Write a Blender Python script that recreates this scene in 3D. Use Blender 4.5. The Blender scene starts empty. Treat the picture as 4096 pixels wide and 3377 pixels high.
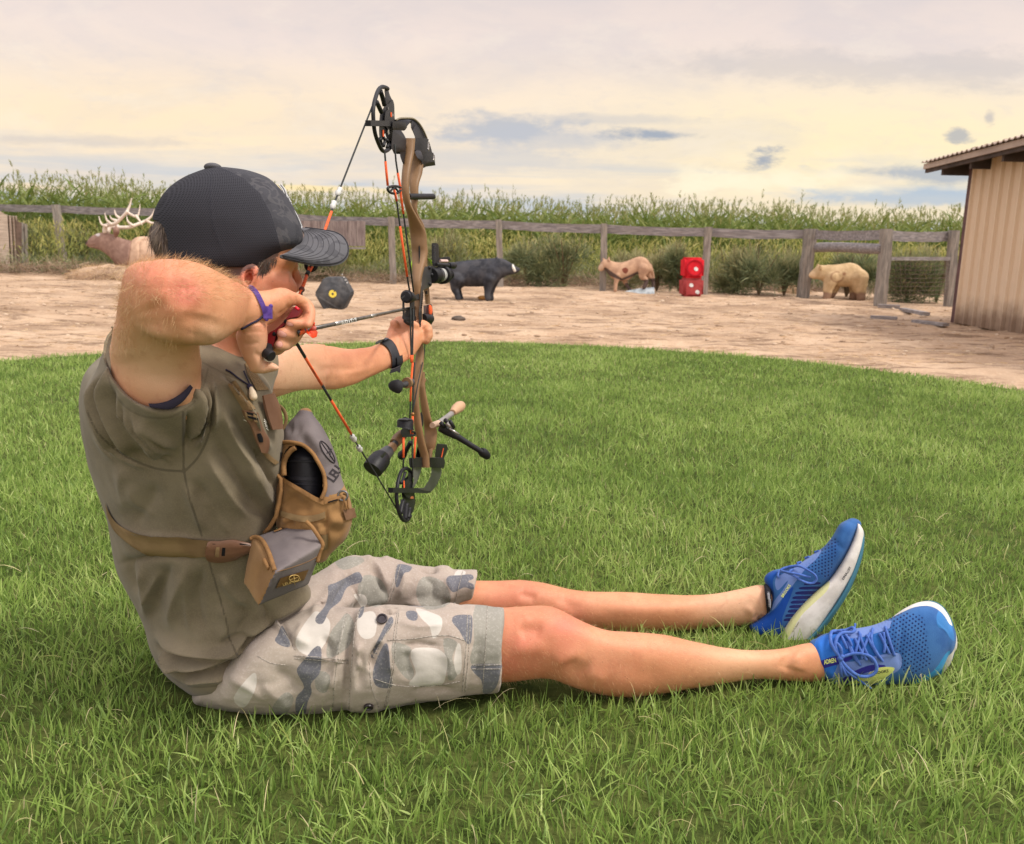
import bpy, bmesh, math, random
import numpy as np
from mathutils import Vector, noise as mnoise
from mathutils.bvhtree import BVHTree
random.seed(7); rng = np.random.default_rng(7)
C = bpy.context.scene.collection
R_ = math.radians
# ---------------------------------------------------------------- camera
CAM_H, PITCH, ROLL, FPX = 0.80, R_(11.7), R_(1.3), 3501.0      # focal length in pixels of the 4096 px wide photo
CX, CY = 2048.0, 1688.5
cp, sp, cr, sr = math.cos(PITCH), math.sin(PITCH), math.cos(ROLL), math.sin(ROLL)
FW = np.array([0, cp, -sp]); R0 = np.array([1.0, 0, 0]); U0 = np.array([0, sp, cp])
RT = cr*R0 + sr*U0; UP = -sr*R0 + cr*U0
CAM = np.array([0, 0, CAM_H])
cd = bpy.data.cameras.new('camera'); cam = bpy.data.objects.new('camera', cd); C.objects.link(cam)
from mathutils import Matrix
cam.matrix_world = Matrix(((RT[0], UP[0], -FW[0], CAM[0]), (RT[1], UP[1], -FW[1], CAM[1]), (RT[2], UP[2], -FW[2], CAM[2]), (0, 0, 0, 1)))
cd.sensor_width = 36; cd.lens = 36*FPX/4096; cd.clip_start = .05; cd.clip_end = 3000
cd.dof.use_dof = True; cd.dof.focus_distance = 1.45; cd.dof.aperture_fstop = 11
bpy.context.scene.camera = cam
vs = bpy.context.scene.view_settings
vs.view_transform = 'Standard'; vs.look = 'None'; vs.exposure = 0.16; vs.gamma = 1.0
bpy.context.scene.display_settings.display_device = 'sRGB'
cy = bpy.context.scene.cycles
cy.max_bounces = 6; cy.transparent_max_bounces = 8; cy.caustics_reflective = False; cy.caustics_refractive = False
cy.use_denoising = True

def lin(v):
    v = v/255.0
    return v/12.92 if v <= .04045 else ((v+.055)/1.055)**2.4
def col(r, g, b, k=1.0): return (lin(r)*k, lin(g)*k, lin(b)*k, 1.0)

def Z(x0, y0, s): return lambda x, y: (x0+x/s, y0+y/s)
zA = Z(250, 600, 1.5043); zB = Z(1100, 300, 1.736); zC = Z(1000, 1200, 1.7364); zE = Z(850, 1600, 1.9286)
zF = Z(250, 1350, 1.12); zH = Z(700, 2150, 1.4524); zI = Z(1900, 2200, 1.5043); zJ = Z(2900, 2000, 2.042)
zK = Z(0, 600, 1.404); zL = Z(1200, 750, 1.404); zM = Z(2300, 750, 1.755); zN = Z(3000, 450, 1.6533)
zQ = Z(900, 1000, 2.894); zR = Z(1440, 320, 4.34); zT = Z(1500, 900, 3.157); zU = Z(1400, 1450, 2.48)
zW = Z(0, 750, 3.009); zX = Z(1050, 640, 3.775); zD = Z(0, 0, .51416)

def ray(p): return FW + (p[0]-CX)/FPX*RT - (p[1]-CY)/FPX*UP
def P(p, d): return CAM + d*ray(p)                               # a point at distance d along the view axis
def G(p, z=0.0):
    r = ray(p); return CAM + r*((z-CAM_H)/r[2])
def Gd(p, z=0.0): return (z-CAM_H)/ray(p)[2]
def proj(V):
    W = np.asarray(V)-CAM; d = W@FW
    return CX+FPX*(W@RT)/d, CY-FPX*(W@UP)/d, d

# ---------------------------------------------------------------- world: cloudy evening sky
w = bpy.data.worlds.new("World"); bpy.context.scene.world = w; w.use_nodes = True
nt = w.node_tree; N = nt.nodes; L = nt.links; N.clear()
def nd(t, **k):
    n = N.new(t)
    for a, b in k.items(): setattr(n, a, b)
    return n
def mth(op, a, b=None, c=None, clamp=False):
    n = nd('ShaderNodeMath', operation=op); n.use_clamp = clamp
    for i, v in enumerate((a, b, c)):
        if v is None: continue
        if isinstance(v, (int, float)): n.inputs[i].default_value = v
        else: L.new(v, n.inputs[i])
    return n.outputs[0]
def mixc(f, a, b, mode='MIX'):
    n = nd('ShaderNodeMix', data_type='RGBA', blend_type=mode); n.clamp_factor = True
    for i, v in ((0, f), (6, a), (7, b)):
        if isinstance(v, (int, float, tuple)): n.inputs[i].default_value = v
        else: L.new(v, n.inputs[i])
    return n.outputs[2]
def ramp(f, stops, interp='LINEAR'):
    n = nd('ShaderNodeValToRGB'); n.color_ramp.interpolation = interp
    e = n.color_ramp.elements
    while len(e) > 1: e.remove(e[0])
    e[0].position = stops[0][0]; e[0].color = stops[0][1]
    for p_, c_ in stops[1:]:
        k = e.new(p_); k.color = c_
    L.new(f, n.inputs[0]); return n.outputs[0]
def noisew(vec, scale, detail=4, rough=.55, dist=0.0):
    n = nd('ShaderNodeTexNoise'); n.inputs['Scale'].default_value = scale; n.inputs['Detail'].default_value = detail
    n.inputs['Roughness'].default_value = rough; n.inputs['Distortion'].default_value = dist
    L.new(vec, n.inputs['Vector']); return n.outputs[0]
def smap(f, a, b, c=0.0, d=1.0):
    n = nd('ShaderNodeMapRange', interpolation_type='SMOOTHSTEP')
    for i, v in enumerate((f, a, b, c, d)):
        if isinstance(v, (int, float)): n.inputs[i].default_value = v
        else: L.new(v, n.inputs[i])
    return n.outputs[0]
tc = nd('ShaderNodeTexCoord'); sx = nd('ShaderNodeSeparateXYZ'); L.new(tc.outputs['Generated'], sx.inputs[0])
ysafe = mth('MAXIMUM', mth('ABSOLUTE', sx.outputs[1]), .18)
u = mth('DIVIDE', sx.outputs[0], ysafe); v = mth('DIVIDE', sx.outputs[2], ysafe)
cmb = nd('ShaderNodeCombineXYZ'); L.new(u, cmb.inputs[0]); L.new(mth('MULTIPLY', v, 2.6), cmb.inputs[1]); L.new(mth('MULTIPLY', sx.outputs[1], .4), cmb.inputs[2])
n1 = noisew(cmb.outputs[0], 1.5, 6, .55, .6); n2 = noisew(cmb.outputs[0], 4.5, 7, .6, .4); n3 = noisew(cmb.outputs[0], 9, 6, .65, .2); n5 = noisew(cmb.outputs[0], 26, 6, .65, .3)
vv = mth('ADD', v, mth('MULTIPLY', mth('SUBTRACT', n1, .5), .16))
base = ramp(mth('MULTIPLY', vv, 1.6), [(0.0, col(176, 190, 206)), (.035, col(196, 203, 208)), (.075, col(236, 222, 206)), (.13, col(253, 232, 204)), (.22, col(250, 230, 208)), (.36, col(240, 222, 211)), (.54, col(222, 208, 204)), (.8, col(204, 195, 196)), (1.0, col(208, 202, 204))])
# warm glow low on the right, colder streaks lower down
gl = mth('MULTIPLY', smap(mth('ABSOLUTE', mth('SUBTRACT', u, .42)), .62, .0), smap(mth('ABSOLUTE', mth('SUBTRACT', v, .105)), .12, .0))
base = mixc(mth('MULTIPLY', gl, .95), base, col(255, 236, 192))
gl2 = mth('MULTIPLY', smap(mth('ABSOLUTE', mth('ADD', u, .42)), .55, .0), smap(mth('ABSOLUTE', mth('SUBTRACT', v, .125)), .08, .0))
base = mixc(mth('MULTIPLY', gl2, .55), base, col(255, 229, 184))
base = mixc(mth('MULTIPLY', smap(n2, .40, .66), .30), base, col(200, 196, 202))
base = mixc(mth('MULTIPLY', smap(n3, .50, .70), .26), base, col(252, 238, 218)); base = mixc(mth('MULTIPLY', mth('MULTIPLY', smap(n5, .50, .66), smap(v, .34, .16)), .12), base, col(204, 200, 206))
strk = nd('ShaderNodeCombineXYZ'); L.new(mth('MULTIPLY', u, 1.2), strk.inputs[0]); L.new(mth('MULTIPLY', v, 16), strk.inputs[1])
n4 = noisew(strk.outputs[0], 2.2, 5, .55, .3)
base = mixc(mth('MULTIPLY', mth('MULTIPLY', smap(n4, .46, .62), smap(v, .13, .03)), .75), base, col(182, 196, 212))
base = mixc(mth('MULTIPLY', mth('MULTIPLY', smap(n4, .50, .40), smap(v, .085, .02)), .6), base, col(255, 232, 190))
def blob(base, c_, ru, rv, k, color, edge=.55):
    r = ray(zD(*c_)); u0, v0 = r[0]/r[1], r[2]/r[1]
    a = mth('DIVIDE', mth('SUBTRACT', u, float(u0)), ru); b = mth('DIVIDE', mth('SUBTRACT', v, float(v0)), rv)
    q = mth('SQRT', mth('ADD', mth('MULTIPLY', a, a), mth('MULTIPLY', b, b)))
    q = mth('ADD', q, mth('MULTIPLY', mth('SUBTRACT', n3, .5), 2.6))
    q = mth('ADD', q, mth('MULTIPLY', mth('SUBTRACT', n2, .5), 1.2)); q = mth('ADD', q, mth('MULTIPLY', mth('SUBTRACT', n5, .5), 3.6 if ru < .03 else 1.8))
    return mixc(mth('MULTIPLY', smap(q, 1.35, edge-.25), k), base, color)
base = blob(base, (1040, 262), .085, .014, .8, col(176, 182, 194))
base = blob(base, (1150, 285), .10, .016, .6, col(190, 192, 200))
base = blob(base, (1345, 278), .065, .0075, .95, col(160, 168, 182))
base = blob(base, (1200, 245), .16, .006, .5, col(196, 194, 196))
base = blob(base, (1568, 324), .020, .012, .95, col(158, 165, 178))
base = blob(base, (1870, 357), .10, .0085, .85, col(170, 178, 190))
base = blob(base, (1975, 280), .012, .006, .8, col(170, 172, 178))
base = blob(base, (2035, 242), .006, .006, .6, col(175, 172, 178))
base = blob(base, (1000, 330), .15, .014, .6, col(208, 204, 203))
base = blob(base, (1560, 392), .085, .016, .8, col(255, 236, 200), .35)
base = blob(base, (1430, 372), .025, .02, .8, col(252, 238, 208), .35)
for q_ in [(1420, 388), (1470, 372), (1540, 384), (1610, 366), (1660, 378), (1720, 360), (1780, 388)]: base = blob(base, q_, .030, .011, .75, col(255, 242, 212), .3)
base = blob(base, (1850, 410), .15, .010, .75, col(168, 188, 210))
base = blob(base, (60, 385), .06, .004, .7, col(255, 226, 184))
base = blob(base, (650, 387), .10, .004, .95, col(255, 230, 176))
base = blob(base, (1850, 140), .30, .018, .5, col(196, 190, 190))
base = blob(base, (130, 290), .12, .006, .5, col(205, 196, 192))
sky = nd('ShaderNodeTexSky', sky_type='NISHITA'); sky.sun_disc = False
SUN_EL, SUN_AZ = 54.0, 104.0                                      # degrees above the horizon; clockwise from +Y
sky.sun_elevation = R_(SUN_EL); sky.sun_rotation = R_(SUN_AZ); sky.air_density = 1.0; sky.dust_density = 2.0
skyc = nd('ShaderNodeVectorMath', operation='SCALE'); L.new(sky.outputs[0], skyc.inputs[0]); skyc.inputs['Scale'].default_value = .11
base = mixc(.08, base, skyc.outputs[0])
# the cloud deck overhead is brighter than the part the picture shows
lift = mth('MAXIMUM', smap(sx.outputs[2], .46, .8, 1.0, 2.3), smap(sx.outputs[1], .25, -.35, 1.0, 1.8))
below = smap(sx.outputs[2], -.02, -.06)
lift2 = nd('ShaderNodeVectorMath', operation='SCALE'); L.new(base, lift2.inputs[0]); L.new(lift, lift2.inputs['Scale'])
fin = mixc(below, lift2.outputs[0], col(120, 118, 96))
bg = nd('ShaderNodeBackground'); bg.inputs[1].default_value = 1.0; L.new(fin, bg.inputs[0])
wo = nd('ShaderNodeOutputWorld'); L.new(bg.outputs[0], wo.inputs[0])
sl = bpy.data.lights.new('sun', 'SUN'); sl.energy = 2.6; sl.angle = R_(16); sl.color = (1.0, .93, .82)
so = bpy.data.objects.new('sun', sl); C.objects.link(so); so.location = (3, 6, 9)
so.rotation_euler = (R_(-(90-SUN_EL)), 0, R_(-SUN_AZ))           # light comes from high up on the right

# ---------------------------------------------------------------- materials
MATS = {}
def mat(name, c1, c2=None, rough=.75, vs_=6.0, bump=.25, bs=80.0, bd=.002, spec=.35, metal=0.0, sheen=0.0, weave=0.0, wsc=900.0,
        sss=0.0, detail=4.0, ramp_=(.35, .65), mottle=0.0, mcol=None, msc=2.0, trans=0.0, hook=None, coord='Object', stretch=None, emis=None):
    if name in MATS: return MATS[name]
    global nt, N, L
    m = bpy.data.materials.new(name); m.use_nodes = True; nt = m.node_tree; N = nt.nodes; L = nt.links; N.clear()
    if c2 is None: c2 = tuple(min(1, x*1.35) for x in c1[:3])+(1,); c1 = tuple(x*.78 for x in c1[:3])+(1,)
    tc = nd('ShaderNodeTexCoord'); vec = tc.outputs[coord]
    if stretch:
        mp = nd('ShaderNodeMapping'); mp.inputs['Scale'].default_value = stretch; L.new(vec, mp.inputs[0]); vec = mp.outputs[0]
    n = noisew(vec, vs_, detail, .6); c = mixc(smap(n, *ramp_), c1, c2)
    if mottle: c = mixc(mth('MULTIPLY', smap(noisew(vec, msc, 3, .5), .45, .6), mottle), c, mcol or c1)
    b = nd('ShaderNodeBsdfPrincipled'); b.inputs['Roughness'].default_value = rough
    b.inputs['Specular IOR Level'].default_value = spec; b.inputs['Metallic'].default_value = metal
    if sheen: b.inputs['Sheen Weight'].default_value = sheen; b.inputs['Sheen Roughness'].default_value = .5
    if sss:
        b.inputs['Subsurface Weight'].default_value = sss; b.inputs['Subsurface Radius'].default_value = (1.0, .35, .2); b.inputs['Subsurface Scale'].default_value = .006
    hgt = noisew(vec, bs, 4, .6)
    if weave:
        ws = []
        for ax in ('X', 'Z'):
            wv = nd('ShaderNodeTexWave', bands_direction=ax); wv.inputs['Scale'].default_value = wsc/6.283; wv.inputs['Distortion'].default_value = .6
            wv.inputs['Detail Scale'].default_value = 2; L.new(vec, wv.inputs[0]); ws.append(wv.outputs['Fac'])
        wsum = mth('MULTIPLY', mth('ADD', ws[0], ws[1]), .5)
        hgt = mth('ADD', mth('MULTIPLY', hgt, 1-weave), mth('MULTIPLY', wsum, weave))
        c = mixc(mth('MULTIPLY', smap(wsum, .7, .2), .25*weave), c, (0.02, .02, .02, 1))
    if hook: c, hgt = hook(c, hgt, vec, b)
    L.new(c, b.inputs['Base Color'])
    if bump:
        bp = nd('ShaderNodeBump'); bp.inputs['Strength'].default_value = bump; bp.inputs['Distance'].default_value = bd
        L.new(hgt, bp.inputs['Height']); L.new(bp.outputs[0], b.inputs['Normal'])
    out = nd('ShaderNodeOutputMaterial'); res = b.outputs[0]
    if trans:
        t = nd('ShaderNodeBsdfTranslucent'); L.new(c, t.inputs[0]); mx = nd('ShaderNodeMixShader'); mx.inputs[0].default_value = trans
        L.new(res, mx.inputs[1]); L.new(t.outputs[0], mx.inputs[2]); res = mx.outputs[0]
    L.new(res, out.inputs[0]); MATS[name] = m
    return m
def attr(name):
    n = nd('ShaderNodeAttribute'); n.attribute_name = name; return n
def sdmix(c, name, color, w_=.0006, soft=0.0):
    """colour a region given by a signed distance stored on the mesh (metres, negative inside)"""
    f = smap(attr(name).outputs['Fac'], w_, -w_); return mixc(f, c, color)

# ---------------------------------------------------------------- mesh helpers
def link(me, name):
    o = bpy.data.objects.new(name, me); C.objects.link(o); return o
def setmesh(name, V, F, mats, sharp=35.0, midx=None, smooth=True):
    me = bpy.data.meshes.new(name)
    if isinstance(F, np.ndarray):
        n, k = F.shape; me.vertices.add(len(V)); me.vertices.foreach_set('co', np.asarray(V, np.float32).ravel())
        me.loops.add(n*k); me.loops.foreach_set('vertex_index', F.ravel().astype(np.int32))
        me.polygons.add(n); me.polygons.foreach_set('loop_start', (np.arange(n)*k).astype(np.int32)); me.polygons.foreach_set('loop_total', np.full(n, k, np.int32))
        me.update(calc_edges=True)
    else:
        me.from_pydata([tuple(v) for v in V], [], F); me.update()
    for m in (mats if isinstance(mats, (list, tuple)) else [mats]):
        if m is not None: me.materials.append(m)
    if midx is not None: me.polygons.foreach_set('material_index', np.asarray(midx, np.int32))
    me.polygons.foreach_set('use_smooth', np.ones(len(me.polygons), bool) if smooth else np.zeros(len(me.polygons), bool))
    if smooth and sharp and sharp < 179 and len(me.polygons) < 60000:
        bm = bmesh.new(); bm.from_mesh(me); bmesh.ops.recalc_face_normals(bm, faces=bm.faces)
        for e in bm.edges:
            if len(e.link_faces) == 2 and e.calc_face_angle(0) > R_(sharp): e.smooth = False
        bm.to_mesh(me); bm.free()
    return me
def nrm(a): a = np.asarray(a, float); return a/max(1e-12, np.linalg.norm(a))
class MB:
    def __init__(s): s.V = []; s.F = []; s.I = []; s.mi = 0
    def add(s, V, F):
        o = len(s.V); s.V.extend([tuple(map(float, v)) for v in V]); s.F.extend([tuple(i+o for i in f) for f in F]); s.I.extend([s.mi]*len(F)); return s
    def rings(s, rs, cap=True, close=True):
        n = len(rs[0]); V = [p for r in rs for p in r]; F = []
        for i in range(len(rs)-1):
            for j in range(n if close else n-1):
                k = (j+1) % n; F.append((i*n+j, i*n+k, (i+1)*n+k, (i+1)*n+j))
        if cap:
            a = len(V); V.append(np.mean(rs[0], 0)); b = len(V); V.append(np.mean(rs[-1], 0)); m = (len(rs)-1)*n
            for j in range(n):
                k = (j+1) % n; F.append((a, k, j)); F.append((b, m+j, m+k))
        return s.add(V, F)
    def tube(s, pts, rad, n=8, flat=1.0, up=None, cap=True):
        pts = [np.asarray(p, float) for p in pts]; m = len(pts)
        if not hasattr(rad, '__len__'): rad = [rad]*m
        rs = []; prev = None
        for i in range(m):
            t = nrm(pts[min(i+1, m-1)]-pts[max(i-1, 0)])
            if prev is None:
                a = np.array(up if up is not None else (0, 0, 1.0)); 
                if abs(a@t) > .95: a = np.array((1.0, 0, 0))
            else: a = prev
            x = nrm(a-(a@t)*t); y = np.cross(t, x); prev = x
            rs.append([pts[i]+rad[i]*(x*math.cos(q)+y*flat*math.sin(q)) for q in np.linspace(0, 2*math.pi, n, endpoint=False)])
        return s.rings(rs, cap)
    def ell(s, c, ax, n=16, m=10):
        c = np.asarray(c, float); A, B, D = [np.asarray(a, float) for a in ax]; rs = []
        for i in range(1, m):
            t = math.pi*i/m; rs.append([c+A*math.sin(t)*math.cos(q)+B*math.sin(t)*math.sin(q)+D*math.cos(t) for q in np.linspace(0, 2*math.pi, n, endpoint=False)])
        V = [p for r in rs for p in r]; F = []
        for i in range(m-2):
            for j in range(n): k = (j+1) % n; F.append((i*n+j, i*n+k, (i+1)*n+k, (i+1)*n+j))
        a = len(V); V += [c+D, c-D]
        for j in range(n): k = (j+1) % n; F.append((a, k, j)); F.append((a+1, (m-2)*n+j, (m-2)*n+k))
        return s.add(V, F)
    def ball(s, c, r, n=12, m=8): return s.ell(c, ((r, 0, 0), (0, r, 0), (0, 0, r)), n, m)
    def box(s, c, h, ax=None):
        c = np.asarray(c, float); ax = ax if ax is not None else np.eye(3); ax = [np.asarray(a, float) for a in ax]
        V = [c+ax[0]*h[0]*i+ax[1]*h[1]*j+ax[2]*h[2]*k for i in (-1, 1) for j in (-1, 1) for k in (-1, 1)]
        return s.add(V, [(0, 1, 3, 2), (4, 6, 7, 5), (0, 4, 5, 1), (2, 3, 7, 6), (0, 2, 6, 4), (1, 5, 7, 3)])
    def prism(s, poly, off):
        """poly: 3D points in one loop; off: a vector or list of vectors to the far side"""
        n = len(poly); off = [off]*n if np.ndim(off) == 1 else off
        V = [np.asarray(p, float) for p in poly]+[np.asarray(p, float)+np.asarray(o) for p, o in zip(poly, off)]
        if n > 4:
            from mathutils.geometry import tessellate_polygon
            T = [tuple(t) for t in tessellate_polygon([[Vector(tuple(v)) for v in V[:n]]])]; caps = T+[tuple(i+n for i in t[::-1]) for t in T]
        else: caps = [tuple(range(n)), tuple(range(2*n-1, n-1, -1))]
        return s.add(V, caps+[(j, j+n, (j+1) % n+n, (j+1) % n) for j in range(n)])
    def bar(s, a, b, w, t, up=(0, 0, 1)):
        a = np.asarray(a, float); b = np.asarray(b, float); x = nrm(b-a); y = nrm(np.cross(up, x)); z = np.cross(x, y)
        return s.box((a+b)/2, (np.linalg.norm(b-a)/2, t/2, w/2), (x, y, z))
    def mesh(s, name, mats, sharp=35.0): return setmesh(name, s.V, s.F, mats, sharp, s.I)
ORG = {}
def thing(name, label, cat, loc, group=None):
    o = bpy.data.objects.new(name, None); o.empty_display_size = .1; C.objects.link(o); o.location = tuple(map(float, loc))
    o['label'] = label; o['category'] = cat
    if group: o['group'] = group
    ORG[o.name] = np.asarray(loc, float); return o
def place(me, name, parent=None, label=None, cat=None, group=None, kind=None, at=None):
    """me holds world coordinates; move them so that the origin is the thing's base"""
    o = link(me, name)
    base_ = ORG[parent.name] if parent is not None else (np.asarray(at, float) if at is not None else None)
    if base_ is not None:
        co = np.empty(len(me.vertices)*3, np.float32); me.vertices.foreach_get('co', co); co = co.reshape(-1, 3)-base_.astype(np.float32)
        me.vertices.foreach_set('co', co.ravel()); me.update()
        if parent is None: o.location = tuple(map(float, base_))
        ORG[o.name] = base_
    if parent is not None: o.parent = parent
    if label: o['label'] = label
    if cat: o['category'] = cat
    if group: o['group'] = group
    if kind: o['kind'] = kind
    return o
def part(name, mb, m, parent, sharp=35.0, label=None):
    return place(mb.mesh(name, m, sharp) if isinstance(mb, MB) else mb, name, parent, label)
def sub(name, mb, m, parent, sharp=35.0): return part(name, mb, m, parent, sharp)

def ringpx(Lp, Rp, d, rd, n=24, e=2.0, dl=0.0, tilt=0.0):
    """cross-section: its outline in the picture runs Lp-Rp, its half-thickness away from the camera is rd; dl tilts it in depth"""
    a = P(Lp, d-dl); b = P(Rp, d+dl); c = (a+b)/2; u_ = (b-a)/2; v_ = nrm(c-CAM)*rd
    out = []
    for q in np.linspace(0, 2*math.pi, n, endpoint=False):
        cc, ss = math.cos(q), math.sin(q)
        x = math.copysign(abs(cc)**(2/e), cc); y = math.copysign(abs(ss)**(2/e), ss)
        out.append(c+u_*x+v_*y)
    return out
def cr_interp(vals, k):
    """Catmull-Rom resampling of rows of numbers, k steps per span"""
    A = np.asarray(vals, float); n = len(A); out = []
    for i in range(n-1):
        p0, p1, p2, p3 = A[max(i-1, 0)], A[i], A[i+1], A[min(i+2, n-1)]
        for j in range(k):
            t = j/k; out.append(.5*(2*p1+(p2-p0)*t+(2*p0-5*p1+4*p2-p3)*t*t+(3*p1-p0-3*p2+p3)*t**3))
    out.append(A[-1]); return np.array(out)
def loftpx(mb, z, secs, n=24, k=4, e=2.0, cap=True, round_ends=(0, 0)):
    """secs: (xa,ya,xb,yb,d,rd) in the coordinates of zoom z"""
    S = cr_interp([tuple(s) for s in secs], k); rs = []
    for s in S: rs.append(ringpx(z(s[0], s[1]), z(s[2], s[3]), s[4], max(.001, s[5]), n, e))
    def dome(r, r2, f):
        c = np.mean(r, 0); dirv = c-np.mean(r2, 0); dirv = nrm(dirv); R = np.mean(np.linalg.norm(np.array(r)-c, axis=1))*f; o = []
        for a in (.35, .7, 1.05, 1.35): o.append([c+(np.asarray(p)-c)*math.cos(a)+dirv*R*math.sin(a) for p in r])
        return o
    if round_ends[0]: rs = dome(rs[0], rs[1], round_ends[0])[::-1]+rs
    if round_ends[1]: rs = rs+dome(rs[-1], rs[-2], round_ends[1])
    return mb.rings(rs, cap)
def capsule(mb, pts, rad, n=12):
    pts = [np.asarray(p, float) for p in pts]; m = len(pts)
    A = cr_interp([tuple(p)+(r,) for p, r in zip(pts, rad)], 5)
    t0 = nrm(A[1][:3]-A[0][:3]); t1 = nrm(A[-1][:3]-A[-2][:3])
    pre = [tuple(A[0][:3]-t0*A[0][3]*math.sin(a))+(A[0][3]*math.cos(a),) for a in (1.4, 1.05, .7, .35)]
    post = [tuple(A[-1][:3]+t1*A[-1][3]*math.sin(a))+(A[-1][3]*math.cos(a),) for a in (.35, .7, 1.05, 1.4)]
    B = np.vstack([pre, A, post]); return mb.tube([b[:3] for b in B], [b[3] for b in B], n)
def remesh(mb, vox):
    me = mb.mesh('tmp', [], 0); o = link(me, 'tmp'); m = o.modifiers.new('r', 'REMESH'); m.mode = 'VOXEL'; m.voxel_size = vox; m.adaptivity = 0
    dg = bpy.context.evaluated_depsgraph_get(); ev = o.evaluated_get(dg); em = ev.to_mesh()
    n = len(em.vertices); V = np.empty(n*3, np.float32); em.vertices.foreach_get('co', V)
    nf = len(em.polygons); lt = np.empty(nf, np.int32); em.polygons.foreach_get('loop_total', lt)
    lv = np.empty(len(em.loops), np.int32); em.loops.foreach_get('vertex_index', lv)
    ev.to_mesh_clear(); bpy.data.objects.remove(o); bpy.data.meshes.remove(me)
    if (lt == 4).all(): F = lv.reshape(-1, 4)
    else:
        F = []; k = 0
        for c_ in lt:
            f = lv[k:k+c_]; k += c_; F.append(f if c_ == 4 else np.append(f, f[-1]))
        F = np.array([f[:4] for f in F])
    return V.reshape(-1, 3).astype(float), F
def smoothpart(V, F, w_, it, f=.5):
    m_ = (w_ > 0)[F].any(1); u_, inv = np.unique(F[m_].ravel(), return_inverse=True); S_ = smooth(V[u_], inv.reshape(-1, 4), it, f); O = V.copy(); O[u_] += (S_-V[u_])*w_[u_][:, None]; return O
def smooth(V, F, it=8, f=.5):
    E = np.vstack([F[:, [0, 1]], F[:, [1, 2]], F[:, [2, 3]], F[:, [3, 0]]]); n = len(V)
    a = np.concatenate([E[:, 0], E[:, 1]]); b = np.concatenate([E[:, 1], E[:, 0]]); cnt = np.bincount(a, minlength=n).astype(float); cnt[cnt == 0] = 1
    for _ in range(it):
        Vn = np.stack([np.bincount(a, V[b, i], n) for i in range(3)], 1)/cnt[:, None]; V = V+(Vn-V)*f
    return V
def normals(V, F):
    fn = np.cross(V[F[:, 2]]-V[F[:, 0]], V[F[:, 3]]-V[F[:, 1]]); n = len(V)
    vn = np.stack([sum(np.bincount(F[:, k], fn[:, i], n) for k in range(4)) for i in range(3)], 1)
    return vn/np.maximum(1e-12, np.linalg.norm(vn, axis=1))[:, None]
def segdist(px, py, poly, arc=False):
    """distance of many picture points to a polyline"""
    best = np.full(len(px), 1e9); ar_ = np.zeros(len(px)); acc = 0.0
    for (x1, y1), (x2, y2) in zip(poly[:-1], poly[1:]):
        dx, dy = x2-x1, y2-y1; l2 = dx*dx+dy*dy+1e-9; t = np.clip(((px-x1)*dx+(py-y1)*dy)/l2, 0, 1)
        q = np.hypot(px-x1-t*dx, py-y1-t*dy)
        if arc: ar_ = np.where(q < best, acc+t*math.sqrt(l2), ar_)
        acc += math.sqrt(l2); best = np.minimum(best, q)
    return (best, ar_/max(acc, 1e-9)) if arc else best
def inside(px, py, poly):
    r = np.zeros(len(px), bool); n = len(poly)
    for i in range(n):
        x1, y1 = poly[i]; x2, y2 = poly[(i+1) % n]
        c_ = ((y1 > py) != (y2 > py)) & (px < (x2-x1)*(py-y1)/((y2-y1) or 1e-9)+x1); r ^= c_
    return r
def sdf(px, py, poly):
    d = segdist(px, py, list(poly)+[poly[0]]); return np.where(inside(px, py, poly), -d, d)
def smp(poly, k=5, closed=True):
    """smooth a traced outline"""
    A = np.array(poly, float)
    if closed: A = np.vstack([A[-1:], A, A[:2]]); O = cr_interp(A, k)[k:-k-0]; return [tuple(p) for p in O[:-1]]
    return [tuple(p) for p in cr_interp(A, k)]
def folds(V, F, z, lines, facing=True, ex=2.0):
    """raise or press folds along traced lines: (points, width m, height m) - height negative for a groove"""
    vn = normals(V, F); px, py, d = proj(V); face = np.clip(-(vn@FW)*3+.6, 0, 1) if facing else 1.0; out = V.copy()
    for pts, wd, h in lines:
        q = smp([z(*p) for p in pts], 4, False) if len(pts) > 2 else [z(*p) for p in pts]
        dist, ar_ = segdist(px, py, q, True); dist = dist*d/FPX; e_ = np.clip(np.minimum(ar_, 1-ar_)/.30, 0, 1); t = np.exp(-(dist/wd)**ex)*e_*e_*(3-2*e_)
        out += vn*(t*h*face)[:, None]
    return out
def vnoise(V, sc, seed=0.0, oct_=3):
    Q = V*sc+seed*17.3; r = np.zeros(len(V)); a = 1.0
    for o in range(oct_):
        i = np.floor(Q).astype(np.int64); f = Q-i; f = f*f*(3-2*f); acc = 0
        for dx in (0, 1):
            for dy in (0, 1):
                for dz in (0, 1):
                    h = (i[:, 0]+dx)*374761393+(i[:, 1]+dy)*668265263+(i[:, 2]+dz)*2147483647; h = (h ^ (h >> 13))*1274126177; h = ((h ^ (h >> 16)) & 0xffff)/65535.0
                    acc = acc+h*(f[:, 0] if dx else 1-f[:, 0])*(f[:, 1] if dy else 1-f[:, 1])*(f[:, 2] if dz else 1-f[:, 2])
        r += a*(acc-.5); a *= .5; Q = Q*2.03+5.1
    return r
def fattr(me, name, arr):
    a = me.attributes.new(name, 'FLOAT', 'POINT'); a.data.foreach_set('value', np.asarray(arr, np.float32))
def bvh(V, F): return BVHTree.FromPolygons([tuple(v) for v in V], [tuple(f) for f in (F.tolist() if hasattr(F, 'tolist') else F)])
def hit(bv, p, off=0.0, dflt=1.5):
    r = ray(p); h = bv.ray_cast(Vector(CAM), Vector(nrm(r)))
    if h[0] is None: return None, None
    n = np.array(h[1]); 
    if n@r > 0: n = -n
    return np.array(h[0])+n*off, n
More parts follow.
